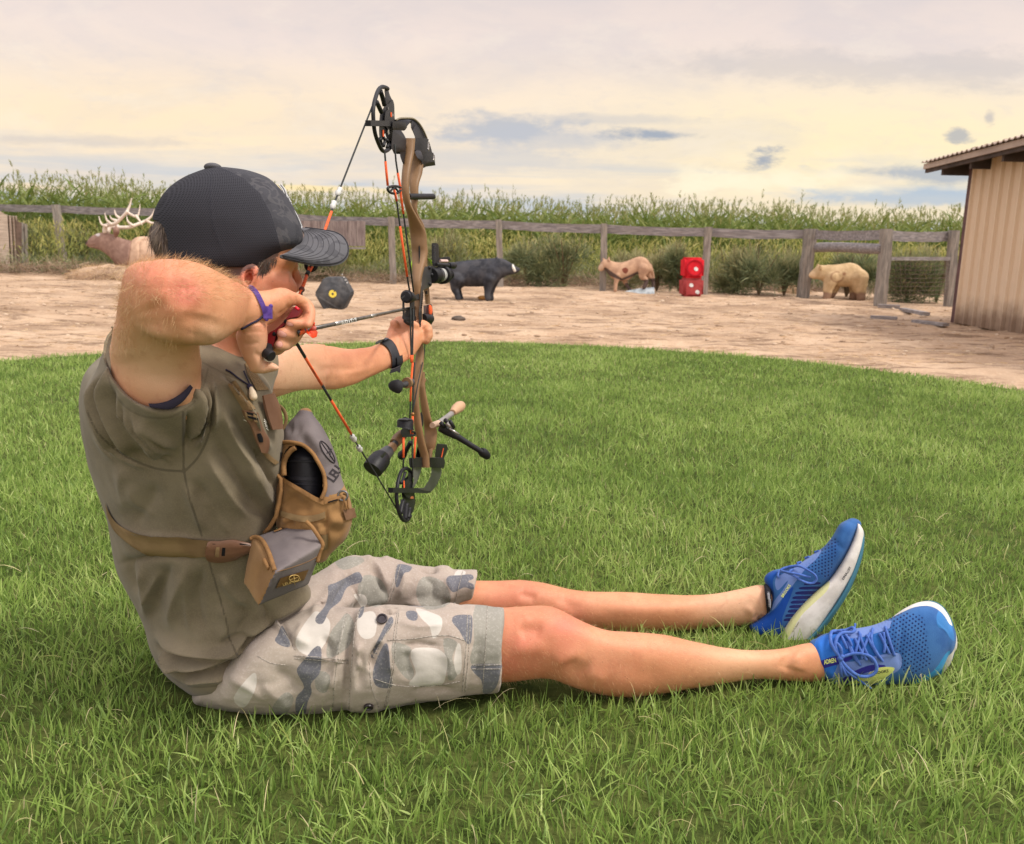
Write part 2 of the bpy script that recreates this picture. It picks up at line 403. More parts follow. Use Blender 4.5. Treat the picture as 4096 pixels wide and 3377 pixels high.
def onto(bv, pts, off=.002):
    """drop traced points onto a surface; points that miss take the depth of their neighbour"""
    out = []; last = None; H = [hit(bv, p, off)[0] for p in pts]
    for i, (p, h) in enumerate(zip(pts, H)):
        if h is None:
            for j in range(1, len(H)):
                c_ = [H[k] for k in (i-j, i+j) if 0 <= k < len(H) and H[k] is not None]
                if c_: h = P(p, float((c_[0]-CAM)@FW)); break
        out.append(h if h is not None else P(p, 1.5))
    return out
def strip(mb, bv, A, B, n=5, off=.002, th=.002, k=4, flat=False):
    """a flat band on a surface between two traced edges"""
    A = smp(A, k, False); B = smp(B, k, False); rs = []
    if flat is not False and flat is not None:                                                     # a rigid piece: one plane laid against the surface
        pts = [(a[0]+(b[0]-a[0])*t, a[1]+(b[1]-a[1])*t) for a, b in zip(A, B) for t in (0, .5, 1)]; H = onto(bv, pts, 0); D = np.array([(h-CAM)@FW for h in H]); M = np.array([(p[0], p[1], 1) for p in pts]); co = np.linalg.lstsq(M, D, rcond=None)[0] if flat is True else flat
        dmin = float(np.clip((M@co-D), -.02, .02).max())*.5
        for a, b in zip(A, B):
            row = [P(p, co[0]*p[0]+co[1]*p[1]+co[2]-dmin-off) for p in [(a[0]+(b[0]-a[0])*t, a[1]+(b[1]-a[1])*t) for t in np.linspace(0, 1, n)]]; ed = [.55]+[1]*(n-2)+[.55]; rs.append([r-FW*th*e for r, e in zip(row, ed)]+row[::-1])
        mb.plane = co; return mb.rings(rs)
    for a, b in zip(A, B):
        row = onto(bv, [(a[0]+(b[0]-a[0])*t, a[1]+(b[1]-a[1])*t) for t in np.linspace(0, 1, n)], off)
        c_ = np.mean(row, 0); nn = nrm(CAM-c_); top = [np.asarray(r)+nn*th for r in row]; rs.append(top+row[::-1])
    return mb.rings(rs)
FONT = None
def textpx(mb, bv, s, org, ex, ey, off=.0015, th=.0006, d=None, space=1.0, font_shear=0.0):
    """lettering: org = lower left in the picture, ex = vector of one em along the line, ey = vector of one em upwards"""
    cu = bpy.data.curves.new('t', 'FONT'); cu.body = s; cu.size = 1.0; cu.space_character = space; cu.shear = font_shear; cu.resolution_u = 2; cu.offset = .022
    o = link(cu, 't'); dg = bpy.context.evaluated_depsgraph_get(); me = o.evaluated_get(dg).to_mesh()
    vs_ = [v.co.copy() for v in me.vertices]; fs = [tuple(f.vertices) for f in me.polygons]
    pts = [(org[0]+ex[0]*v.x+ey[0]*v.y, org[1]+ex[1]*v.x+ey[1]*v.y) for v in vs_]
    o.evaluated_get(dg).to_mesh_clear(); bpy.data.objects.remove(o)
    W = onto(bv, pts, off+th) if d is None else [P(p, d) for p in pts]
    return mb.add(W, fs)
# ================================================================ the setting
def at(p, Y): r = ray(p); return CAM+r*(Y/r[1])                  # the point of a line of sight at world distance Y
EDGE = [zD(*q) for q in [(-700, 790), (-300, 765), (0, 741), (160, 729), (420, 716), (700, 706), (900, 703), (1100, 707), (1300, 715), (1500, 728), (1700, 748), (1900, 773), (2106, 801), (2400, 850), (2900, 960)]]
EW = np.array([G(q)[:2] for q in EDGE]); EW = EW[np.argsort(EW[:, 0])]
def edge_y(x): return np.interp(x, EW[:, 0], EW[:, 1])

def h_dirt(c, hgt, vec, b):
    n = noisew(vec, 1.1, 6, .6); c = mixc(mth('MULTIPLY', smap(n, .44, .66), .75), c, col(136, 110, 88))
    mp = nd('ShaderNodeMapping'); mp.inputs['Scale'].default_value = (1.2, 6, 1); L.new(vec, mp.inputs[0])
    n = noisew(mp.outputs[0], 1.7, 7, .65); c = mixc(mth('MULTIPLY', smap(n, .49, .62), .75), c, col(110, 88, 70))
    n = noisew(vec, 38, 3, .7); c = mixc(mth('MULTIPLY', smap(n, .56, .7), .45), c, col(222, 200, 172))
    return c, hgt
m_dirt = mat('dirt', col(178, 150, 124), col(198, 172, 146), rough=.95, vs_=2.2, bump=.9, bs=26, bd=.02, spec=.1, hook=h_dirt)
m_far = mat('field_soil', col(104, 98, 64), col(120, 112, 74), rough=1, vs_=.3, bump=.3, bs=5, spec=.1)
m_soil = mat('lawn_soil', col(62, 74, 34), col(92, 100, 52), rough=1, vs_=18, bump=.8, bs=120, bd=.01, spec=.1)
me = setmesh('ground', [(-1500, -300, -.12), (1500, -300, -.12), (1500, 1700, -.12), (-1500, 1700, -.12)], [(0, 1, 2, 3)], m_far)
place(me, 'ground', kind='structure')
def grid(xs, ys, zf):
    X, Y = np.meshgrid(xs, ys); V = np.stack([X.ravel(), Y.ravel(), np.zeros(X.size)], 1); V[:, 2] = zf(V)
    n, m = len(xs), len(ys); i = np.arange(n*m).reshape(m, n)
    F = np.stack([i[:-1, :-1].ravel(), i[:-1, 1:].ravel(), i[1:, 1:].ravel(), i[1:, :-1].ravel()], 1); return V, F
def zd(V):
    S = V*np.array([.8, 2.6, 1]); big = vnoise(S, 1.3, 1, 4)*.045+vnoise(V, 5, 2, 3)*.022
    ridge = np.abs(vnoise(V*np.array([.5, 3.2, 1]), 1.0, 5, 3))*-.07+.014
    far = np.clip((V[:, 1]-edge_y(V[:, 0])+.15)/.5, 0, 1)
    return -.012+(big+ridge)*far-.03*(1-far)
xs = np.linspace(-17, 17, 540); ys = np.concatenate([np.linspace(5.2, 9, 130), np.linspace(9.03, 19.5, 170)])
V, F = grid(xs, ys, zd); place(setmesh('dirt_yard', V, F, m_dirt, 0), 'dirt_yard', kind='structure')
# the lawn bed
xs = np.linspace(-14, 14, 181); rows = []
Vl = []
for t in np.linspace(0, 1, 90):
    for x in xs: Vl.append((x, -2.5+(edge_y(x)+2.5)*t, 0))
Vl = np.array(Vl); Vl[:, 2] = vnoise(Vl, .9, 3, 2)*.012-.002
i = np.arange(90*181).reshape(90, 181); F = np.stack([i[:-1, :-1].ravel(), i[:-1, 1:].ravel(), i[1:, 1:].ravel(), i[1:, :-1].ravel()], 1)
place(setmesh('lawn', Vl, F, m_soil, 0), 'lawn', kind='structure')

# ---------------------------------------------------------------- fence
def h_wood(c, hgt, vec, b):
    return c, hgt
m_wood = mat('weathered_wood', col(124, 119, 120), col(164, 158, 156), rough=.95, vs_=3, bump=.7, bs=40, bd=.006, spec=.1, stretch=(1.2, 8, 14), mottle=.5, mcol=col(132, 124, 120), msc=1.2)
m_post = mat('weathered_post', col(126, 120, 114), col(172, 164, 154), rough=.95, vs_=3, bump=.7, bs=40, bd=.006, spec=.1, stretch=(14, 14, 1.4), mottle=.4, mcol=col(120, 108, 98), msc=1.5)
fence = thing('fence', 'long weathered grey wooden fence between the dirt yard and the tall crop', 'fence', G(zD(1240, 598)))
posts = [(-95, 413, -80, 549, 13), (115, 421, 132, 557, 13), (347, 427, 357, 565, 13), (577, 437, 583, 573, 13), (805, 446, 809, 582, 12), (1026, 452, 1029, 590, 12), (1243, 460, 1239, 598, 12), (1457, 467, 1448, 605, 13), (1668, 471, 1651, 611, 21), (1824, 471, 1810, 629, 19), (1962, 474, 1952, 628, 16)]
PW = []
for xt, yt, xb, yb, wd in posts:
    b = G(zD(xb, yb)); t = at(zD(xt, yt), b[1]); PW.append((b, t, wd*b[1]/1800))
YF = np.mean([p[0][1] for p in PW[1:8]])
for b, t, wd in PW:
    mb = MB(); r = wd/2; rs = []
    for k in range(9):
        f = k/8; c_ = b+(t-b)*f+np.array([random.uniform(-.006, .006), 0, -.05 if k == 0 else 0]); q = r*(1+random.uniform(-.05, .05))
        rs.append([c_+np.array(o)*q for o in ((-1, -1, 0), (0, -1.06, 0), (1, -1, 0), (1.05, 0, 0), (1, 1, 0), (0, 1.05, 0), (-1, 1, 0), (-1.05, 0, 0))])
    part('post', mb.rings(rs), m_post, fence, 50)
for i in range(len(PW)-1):
    a, b = PW[i][1], PW[i+1][1]; mb = MB(); ra, rb = PW[i][2]/2, PW[i+1][2]/2; rs = []
    for k in range(13):
        f = k/12; c_ = a+(b-a)*f+np.array([0, ra*1.1+.03, 0]); sag = -.02*math.sin(math.pi*f)*random.uniform(.7, 1.1); hh = .143+random.uniform(-.006, .006)
        rs.append([c_+np.array(o) for o in ((0, -.02, sag-.012), (0, .02, sag-.012), (0, .02, sag-hh-.012), (0, -.02, sag-hh-.012))])
    part('rail', mb.rings(rs), m_wood, fence, 50)
a = at(zN(432, 894), PW[8][0][1]); b = at(zN(882, 898), PW[9][0][1]); mb = MB()
mb.tube([a+(b-a)*t+np.array([0, 0, .01*math.sin(t*5)]) for t in np.linspace(0, 1, 9)], [.075, .078, .074, .076, .073, .076, .078, .074, .075], 10); part('brace_log', mb, m_wood, fence, 60)
a = at(zN(930, 968), PW[9][0][1]); b = at(zN(1352, 968), PW[10][0][1]); mb = MB(); mb.bar(a, b, .05, .04); part('lower_rail', mb, m_wood, fence)
m_wire = mat('rusty_wire', col(96, 80, 72), rough=.8, metal=.3)
mb = MB()
for t in np.linspace(.05, 1, 9):
    q0 = at(zN(930, 975+t*230), PW[9][0][1]-.01); q1 = at(zN(1352, 975+t*225), PW[10][0][1]-.01); mb.tube([q0, (q0+q1)/2+[0, 0, -.01], q1], .0035, 4)
for t in np.linspace(0, 1, 14):
    q0 = at(zN(930+t*420, 975), PW[9][0][1]*(1-t)+PW[10][0][1]*t-.01); q1 = at(zN(930+t*420, 1215), PW[9][0][1]*(1-t)+PW[10][0][1]*t-.01); mb.tube([q0, q1], .003, 4)
part('wire_mesh', mb, m_wire, fence, 0)
# board shield hung on the fence
m_shield = mat('grey_shield_boards', col(120, 108, 106), col(150, 138, 134), rough=.95, vs_=3, bump=.6, bs=40, bd=.005, spec=.1, stretch=(10, 10, 1.5))
sh = thing('board_panel', 'grey panel of upright boards hung below the fence rail, right of the cap', 'board panel', at(zB(420, 1195), PW[4][0][1]-.1))
for k in range(9):
    xa = 70+k*62; xb = xa+60; Y = PW[4][0][1]-.12; mb = MB(); yb = 1192+random.uniform(-5, 5)
    mb.prism([at(zB(xa, 1012), Y), at(zB(xb, 1016), Y), at(zB(xb, yb+3), Y), at(zB(xa, yb), Y)], (0, .025, 0)); part('board', mb, m_shield, sh)
mb = MB(); Y = PW[4][0][1]-.15; mb.prism([at(zB(70, 1192), Y), at(zB(628, 1197), Y), at(zB(628, 1210), Y), at(zB(70, 1205), Y)], (0, .028, 0)); part('trim_strip', mb, m_wood, sh)

# ---------------------------------------------------------------- barn
def h_metal(c, hgt, vec, b):
    s_ = nd('ShaderNodeSeparateXYZ'); L.new(vec, s_.inputs[0]); n = noisew(vec, 3, 5, .6)
    c = mixc(mth('MULTIPLY', smap(mth('ADD', s_.outputs[2], mth('MULTIPLY', n, -.5)), .12, -.26), .85), c, col(112, 88, 72)); return c, hgt
m_barn = mat('tan_metal_siding', col(216, 192, 164), col(220, 197, 170), rough=.55, vs_=.7, bump=.15, bs=12, bd=.004, spec=.4, hook=h_metal)
m_trim = mat('dark_red_trim', col(88, 62, 62), rough=.6); m_roof = mat('brown_metal_roof', col(158, 138, 126), col(182, 162, 148), rough=.5, vs_=2, spec=.5)
m_dark = mat('dark_fascia', col(74, 64, 60), rough=.9)
K = G(zD(1966, 664)); W2 = G(zD(2106, 690)); wd_ = nrm(W2-K); back = np.array([-wd_[1], wd_[0], 0]); back = back if back[1] > 0 else -back
barn = thing('barn', 'tan metal-sided barn with a low sloping roof at the right edge', 'barn', K)
ztop = at(zD(1993, 322), K[1])[2]+.1
WL = 4.2; mb = MB(); n_ = int(WL/.23); row0 = []; row1 = []
prof = []
for k in range(int(WL/.19)+1):
    s_ = k*.19
    for ds, off in ((0, 0), (.008, .034), (.034, .034), (.042, 0), (.118, 0), (.122, .004), (.128, .004), (.132, 0)): prof.append((s_+ds, off))
rs = [[K+wd_*s_-back*o+np.array([0, 0, z_+(.034*s_ if z_ > 1.5 else 0)]) for s_, o in prof] for z_ in (.0, .35, 1.2, ztop)]
mb.rings(rs, cap=False, close=False); part('siding', mb, m_barn, barn, 25)
mb = MB(); gl_ = [K+back*t for t in np.linspace(0, 3.2, 15)]; rs = [[p-wd_*(.02 if i % 2 else 0)+np.array([0, 0, z_]) for i, p in enumerate(gl_)] for z_ in (0, ztop)]
mb.rings(rs, cap=False, close=False); mb.prism([K+back*3.2, K+back*3.2+wd_*WL, K+back*3.2+wd_*WL+np.array([0, 0, ztop]), K+back*3.2+np.array([0, 0, ztop])], back*.03); part('side_wall', mb, m_barn, barn, 25)
mb = MB(); mb.box(K+np.array([0, 0, ztop/2])-back*.0-wd_*.02, (.035, .035, ztop/2), (wd_, back, (0, 0, 1))); part('corner_trim', mb, m_trim, barn)
e0 = K-wd_*.60-back*.30; e0[2] = at(zN(1176, 342), e0[1])[2]; up_ = np.array([0, 0, 1.0]); dr_ = wd_+up_*.034
LR = WL+.9; e1 = e0+dr_*LR; rt = back*3.6+up_*.06; prof = []; mb = MB()
for k in range(int(LR/.1)+1): prof += [(k*.1, 0), (k*.1+.02, .016), (k*.1+.04, .016), (k*.1+.06, 0)]
rs = [[e0+dr_*s_+rt*f-back*.03+up_*(o+t) for s_, o in prof] for f, t in ((0, .0), (0, .012), (.5, .012), (1, .012), (1, 0))]
mb.rings(rs, cap=False, close=False); part('roof', mb, m_roof, barn, 30)
mb = MB(); mb.prism([e0+up_*-.002, e1+up_*-.002, e1+up_*-.075, e0+up_*-.060], back*.02); part('fascia', mb, m_roof, barn)
mb = MB(); mb.prism([e0+up_*-.05+back*.025, e1+up_*-.05+back*.025, e1+up_*-.115+back*.025, e0+up_*-.10+back*.025], back*.03); part('rake_board', mb, m_dark, barn)
for k in range(7):
    q = e0+dr_*(.35+k*.62)+back*.06; mb = MB(); mb.bar(q+up_*-.10, q+back*.62+up_*-.10, .12, .04); part('lookout', mb, m_dark, barn)
mb = MB(); q = e0+up_*-.03+back*.03; mb.prism([q+wd_*.03, q+dr_*LR, q+dr_*LR+back*3.3, q+wd_*.03+back*3.3], up_*-.01); part('soffit', mb, m_dark, barn)

# ---------------------------------------------------------------- plants: many small leaves in one mesh
def leafmesh(name, base, dirs, length, width, tint, mats, segs=2, droop=.35, side=None):
    """one bent tapering leaf per row; base, dirs (n,3); returns a mesh of quads"""
    n = len(base); dirs = dirs/np.linalg.norm(dirs, axis=1)[:, None]
    if side is None: side = np.cross(dirs, rng.normal(size=(n, 3)))
    side /= np.maximum(1e-9, np.linalg.norm(side, axis=1))[:, None]
    Vs = []; T = []; Hh = []
    for k in range(segs+1):
        f = k/segs; wv = width*(1-f**1.6*.93)*(1 if k else .7); c_ = base+dirs*(length*f)[:, None]; c_[:, 2] -= droop*length*f*f
        Vs += [c_-side*(wv/2)[:, None], c_+side*(wv/2)[:, None]]; T += [tint, tint]; Hh += [np.full(n, f)]*2
    V = np.stack(Vs, 1).reshape(-1, 3); m = 2*(segs+1); b = np.arange(n)*m
    F = np.concatenate([np.stack([b+2*k, b+2*k+1, b+2*k+3, b+2*k+2], 1) for k in range(segs)])
    me = setmesh(name, V, F, mats, 0); fattr(me, 'tint', np.stack(T, 1).ravel()); fattr(me, 'along', np.stack(Hh, 1).ravel())
    return me
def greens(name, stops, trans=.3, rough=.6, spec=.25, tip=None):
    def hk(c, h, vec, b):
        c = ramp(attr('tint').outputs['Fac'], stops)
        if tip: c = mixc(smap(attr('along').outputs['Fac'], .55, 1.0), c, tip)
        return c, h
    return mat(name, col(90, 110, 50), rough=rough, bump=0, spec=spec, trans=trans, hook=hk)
m_crop = greens('crop_leaf', [(0, col(72, 92, 40)), (.3, col(104, 124, 58)), (.6, col(134, 144, 78)), (.82, col(158, 158, 98)), (1, col(176, 162, 114))], .35)
m_weed = greens('weed_leaf', [(0, col(96, 106, 58)), (.35, col(142, 150, 82)), (.7, col(178, 174, 100)), (1, col(198, 184, 128))], .3)
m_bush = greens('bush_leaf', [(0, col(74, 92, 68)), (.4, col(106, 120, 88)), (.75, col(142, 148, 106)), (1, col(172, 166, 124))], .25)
m_dry = greens('dry_twigs', [(0, col(112, 92, 78)), (.5, col(150, 128, 108)), (1, col(192, 172, 144))], .1)
m_stem = mat('shrub_stem', col(104, 88, 66), rough=.95)
# crop: stalks with arching leaves and seed heads, in rows beyond the fence
nS = 5200; sx_ = rng.uniform(-16, 15, nS); sy_ = YF+2.2+rng.gamma(1.6, 2.2, nS); sy_ = np.minimum(sy_, YF+16)
hS = rng.normal(1.50, .11, nS)+(sy_-YF-3)*.010+vnoise(np.stack([sx_, sy_, sx_*0], 1), .45, 8, 2)*.30+np.clip(-(sx_+2)*.012, -.12, .16); tl = rng.random(nS)
bl, dl_, ll, wl, tt = [], [], [], [], []
def addleaves(b, d, l, w_, t): bl.append(b); dl_.append(d); ll.append(l); wl.append(w_); tt.append(t)
for k in range(7):                                               # leaves up the stalk
    f = .30+.62*k/7+rng.uniform(-.05, .05, nS); az = rng.uniform(0, 2*np.pi, nS); el = rng.uniform(.5, 1.2, nS)
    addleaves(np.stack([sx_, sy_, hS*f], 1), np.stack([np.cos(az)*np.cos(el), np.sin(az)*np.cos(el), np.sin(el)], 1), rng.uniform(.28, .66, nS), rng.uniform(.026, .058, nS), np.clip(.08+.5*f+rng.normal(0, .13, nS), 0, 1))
addleaves(np.stack([sx_, sy_, sx_*0+.1], 1), np.stack([rng.normal(0, .03, nS), rng.normal(0, .03, nS), np.ones(nS)], 1), hS*1.0, np.full(nS, .022), np.clip(.4+rng.normal(0, .1, nS), 0, 1))
me = leafmesh('crop', np.concatenate(bl), np.concatenate(dl_), np.concatenate(ll), np.concatenate(wl), np.concatenate(tt), m_crop, 3, .3)
place(me, 'crop_field', label='tall green crop gone to seed beyond the fence', cat='crop', kind='stuff')
bl, dl_, ll, wl, tt = [], [], [], [], []
tall = rng.random(nS) < .7; hh = hS*(1+rng.random(nS)*.10); lean = rng.normal(0, .10, (nS, 2))
for k in range(10):                                              # loose seed heads above the leaves
    f = rng.uniform(0, 1, nS); az = rng.uniform(0, 2*np.pi, nS); el = rng.uniform(.9, 1.45, nS); zz = hh*.95+f*.2
    b_ = np.stack([sx_+lean[:, 0]*f*.3, sy_, zz], 1)[tall]; d_ = np.stack([np.cos(az)*np.cos(el)+lean[:, 0], np.sin(az)*np.cos(el), np.sin(el)], 1)[tall]
    addleaves(b_, d_, rng.uniform(.06, .15, tall.sum())*(1.1-f[tall]*.5), rng.uniform(.010, .024, tall.sum()), np.clip(.74+rng.normal(0, .14, tall.sum()), 0, 1))
me = leafmesh('seed_heads', np.concatenate(bl), np.concatenate(dl_), np.concatenate(ll), np.concatenate(wl), np.concatenate(tt), m_crop, 2, .2)
place(me, 'seed_heads', label='pale loose seed heads on top of the crop beyond the fence', cat='crop', kind='stuff')
# weeds under the fence
n = 26000; wx = rng.uniform(-13, 11, n); wy = YF+rng.uniform(.25, 2.4, n); az = rng.uniform(0, 6.283, n); el = rng.uniform(.7, 1.5, n)
f = rng.uniform(0, 1, n)**.8; hw = .60+.35*vnoise(np.stack([wx, wy, wx*0], 1), .9, 4, 3)+.16*(wy-YF)
me = leafmesh('weeds', np.stack([wx, wy, f*hw], 1), np.stack([np.cos(az)*np.cos(el), np.sin(az)*np.cos(el), np.sin(el)], 1), rng.uniform(.07, .24, n), rng.uniform(.010, .028, n), np.clip(.1+f*.6+vnoise(np.stack([wx, wy, wx*0], 1), 1.2, 9, 2)*.6+rng.normal(0, .14, n), 0, 1), m_weed, 2, .3)
place(me, 'weeds', label='yellowish green weeds between the fence and the crop', cat='weeds', kind='stuff')
n = 15000; wx = rng.uniform(-13, 11, n); wy = YF+rng.uniform(.05, 1.0, n); az = rng.uniform(0, 6.283, n); el = rng.uniform(.5, 1.5, n); q_ = np.stack([wx, wy, wx*0], 1)
f = rng.uniform(0, 1, n); hw = np.clip(.34+.42*vnoise(q_, .7, 24, 3), .08, .8)
me = leafmesh('undergrowth', np.stack([wx, wy, f*hw], 1), np.stack([np.cos(az)*np.cos(el), np.sin(az)*np.cos(el), np.sin(el)], 1), rng.uniform(.06, .2, n), rng.uniform(.007, .02, n), np.clip(.35+f*.4+vnoise(q_, 1.6, 29, 2)*.8+rng.normal(0, .15, n), 0, 1), m_bush, 2, .25)
place(me, 'undergrowth', label='grey-green undergrowth growing along the back of the fence', cat='weeds', kind='stuff')
# dry brush on the ground along the fence
n = 15000; wx = rng.uniform(-12, 10.5, n); wy = YF+rng.uniform(-.30, .75, n); az = rng.uniform(0, 6.283, n); el = rng.uniform(-.2, 1.0, n)
hb = np.clip(.16+.34*vnoise(np.stack([wx, wy, wx*0], 1), .8, 14, 3), .03, .5); f = rng.uniform(0, 1, n)
me = leafmesh('brush', np.stack([wx, wy, f*hb], 1), np.stack([np.cos(az)*np.cos(el), np.sin(az)*np.cos(el)*.5, np.sin(el)], 1), rng.uniform(.10, .35, n), rng.uniform(.004, .012, n), np.clip(.3+f*.3+rng.normal(0, .22, n), 0, 1), m_dry, 2, .15)
place(me, 'dry_brush', label='brown dry brush lying along the foot of the fence', cat='brush', kind='stuff')
# shrubs one can tell apart
def shrub(x, y, wpx, hpx, lab, grp='shrubs along the fence', n=2600, tshift=0.0, dy=.25):
    b = G(zD(x, y)); b = np.array([b[0]*(b[1]+dy)/b[1], b[1]+dy, 0]); s_ = b[1]/1800; rw, h = wpx*s_/2, hpx*s_
    t = thing('shrub', lab, 'shrub', b, grp)
    mb = MB()
    for k in range(9):
        a = random.uniform(0, 6.28); r_ = random.uniform(.2, .75); mb.tube([b, b+np.array([math.cos(a)*rw*r_*.5, math.sin(a)*rw*r_*.4, h*.45]), b+np.array([math.cos(a)*rw*r_, math.sin(a)*rw*r_*.7, h*random.uniform(.7, .95)])], [.018, .010, .004], 5)
    part('stems', mb, m_stem, t)
    q = rng.normal(size=(n, 3)); q /= np.linalg.norm(q, axis=1)[:, None]; rr = rng.uniform(.2, 1.12, n)**.75
    lump = 1+1.15*vnoise(q*1.9+b, 1.0, x*.1, 3)
    kk = 6; sc_ = np.stack([rng.uniform(-.75, .75, kk)*rw, rng.uniform(-.4, .4, kk)*rw, rng.uniform(.15, .62, kk)*h], 1); ss_ = rng.uniform(.28, .62, kk); wi = rng.integers(0, kk, n)
    pos = q*(rr*lump)[:, None]*np.array([rw, rw*.75, h*.52])*ss_[wi][:, None]+b+sc_[wi]; pos[:, 2] = np.maximum(pos[:, 2], .03)
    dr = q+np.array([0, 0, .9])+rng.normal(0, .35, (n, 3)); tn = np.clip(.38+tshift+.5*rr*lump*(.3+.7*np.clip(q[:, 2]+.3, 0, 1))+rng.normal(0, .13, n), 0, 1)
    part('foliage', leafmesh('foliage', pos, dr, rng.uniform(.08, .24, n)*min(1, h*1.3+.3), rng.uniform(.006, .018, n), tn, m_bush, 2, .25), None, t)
for a in [(70, 556, 95, 110, 'dull green shrub between the layered block and the first fence post'), (185, 557, 95, 100, 'dark grey-green shrub right of the left fence post, below the elk head'),
          (240, 560, 80, 78, 'low dark shrub behind the elk neck'), (690, 578, 110, 62, 'low olive shrub beneath the grey board panel'),
          (905, 582, 110, 120, 'pale olive shrub behind the black boar'), (1085, 590, 90, 112, 'rounded olive shrub right of the boar head'),
          (1160, 592, 110, 118, 'tall olive shrub left of the cougar'), (1350, 600, 90, 100, 'yellow-green shrub between the cougar and the red cubes'),
          (1395, 602, 60, 115, 'narrow shrub just left of the red cubes'), (1500, 606, 95, 105, 'green shrub right of the red cubes'),
          (1560, 609, 110, 120, 'dark green bushy shrub midway between the red cubes and the thick post'), (1612, 609, 80, 95, 'dark shrub just left of the thick fence post'),
          (1740, 612, 130, 110, 'grey-green shrub behind the bear'), (1865, 622, 90, 112, 'dark leafy shrub behind the wire mesh'), (1925, 624, 80, 120, 'dark shrub against the barn corner'),
          (1285, 596, 90, 90, 'yellow-green shrub behind the cougar')]:
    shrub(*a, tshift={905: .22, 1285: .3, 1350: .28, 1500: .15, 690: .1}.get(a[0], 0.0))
# straw mound and litter
m_straw = greens('straw', [(0, col(150, 124, 94)), (.5, col(196, 166, 128)), (1, col(226, 200, 160))], .1)
def mound(x, y, wpx, hpx, lab, n=1800):
    b = G(zD(x, y)); s_ = b[1]/1800; rw, h = wpx*s_/2, hpx*s_; t = thing('straw_mound', lab, 'straw mound', b)
    mb = MB(); mb.ell(b+np.array([0, 0, -.02]), ((rw, 0, 0), (0, rw*.5, 0), (0, 0, h)), 32, 14); V = np.array(mb.V); V += (vnoise(V, 6, 2, 3)*.08)[:, None]*np.array([0, 0, 1]); mb.V = [tuple(v) for v in V]
    part('heap', mb, m_dirt, t, 0)
    q = rng.normal(size=(n, 3)); q /= np.linalg.norm(q, axis=1)[:, None]; q[:, 2] = np.abs(q[:, 2]); pos = q*np.array([rw, rw*.5, h])+b+np.array([0, 0, -.01]); dr = rng.normal(size=(n, 3))+q*.4; dr[:, 2] *= .5
    part('straw', leafmesh('straw', pos, dr, rng.uniform(.05, .16, n), rng.uniform(.004, .009, n), rng.random(n), m_straw, 2, .2), None, t)
mound(228, 575, 175, 30, 'low mound of dry straw in front of the elk'); mound(1635, 603, 55, 17, 'small heap of dry straw left of the thick fence post', 700)
n = 9000; lx = rng.uniform(-9, 9, n); ly = 6.2+rng.random(n)**1.3*10; ok = ly > edge_y(lx)+.02; lx, ly = lx[ok], ly[ok]; n = len(lx); az = rng.uniform(-.5, .5, n)+np.where(rng.random(n) < .5, np.pi, 0)
Vq = np.stack([lx, ly, lx*0], 1); Vq[:, 2] = zd(Vq)+.004
place(leafmesh('litter', Vq, np.stack([np.cos(az), np.sin(az), rng.uniform(-.02, .12, n)], 1), rng.uniform(.02, .10, n), rng.uniform(.003, .009, n), rng.random(n), m_straw, 2, .05), 'straw_litter', label='bits of straw scattered over the dirt yard', cat='straw', kind='stuff')
mb = MB()
for k in range(900):
    x = random.uniform(-8, 8); y = random.uniform(6.6, 15.5); 
    if y < edge_y(x)+.1: continue
    r_ = random.uniform(.006, .022)*(1.6 if random.random() < .1 else 1); mb.ell((x, y, float(zd(np.array([[x, y, 0.]]))[0])+r_*.2), ((r_*random.uniform(.8, 1.6), 0, 0), (0, r_, 0), (0, 0, r_*.6)), 6, 4)
place(mb.mesh('clods', mat('clods', col(150, 126, 104), col(206, 184, 160), rough=.95, vs_=1.5), 0), 'dirt_clods', label='small clods of earth scattered over the dirt yard', cat='dirt clods', kind='stuff')
m_plank = mat('pale_plank', col(176, 140, 120), col(206, 168, 146), rough=.9, stretch=(2, 10, 10))
def plank(xa, ya, xb, yb, th, lab, grp=None, m=None, w_=.09):
    a = G(zD(xa, ya)); b = G(zD(xb, yb)); a[2] = b[2] = th/2+.005; mb = MB(); mb.bar(a, b, th, w_); o = place(mb.mesh('plank', m or m_plank), 'plank', None, lab, 'plank', grp, at=(a+b)/2)
plank(117, 563, 158, 561, .035, 'pale wooden plank lying at the foot of the left fence post')
for a in [(1805, 634, 1850, 636, .05, 'weathered plank lying in front of the thick post nearest the barn'), (1790, 656, 1845, 659, .035, 'long grey plank lying farthest forward on the dirt near the barn'),
          (1855, 640, 1905, 650, .04, 'weathered plank lying aslant between the fence and the barn'), (1880, 664, 1945, 672, .03, 'flat dusty plank lying in front of the barn corner')]:
    plank(*a, m=m_wood, grp='planks lying beside the barn')
b = G(zL(890, 745)); mb = MB(); mb.ell(b+[0, 0, .012], ((.075, 0, 0), (0, .05, 0), (0, 0, .03)), 14, 9); Vq = np.array(mb.V); mb.V = [tuple(x) for x in Vq+(vnoise(Vq, 25, 3, 2)*.02)[:, None]]
place(mb.mesh('clod', mat('dark_lump', col(84, 74, 66), rough=.9), 0), 'clod', None, 'dark lump of earth on the dirt, below the boar', 'clod', at=b)
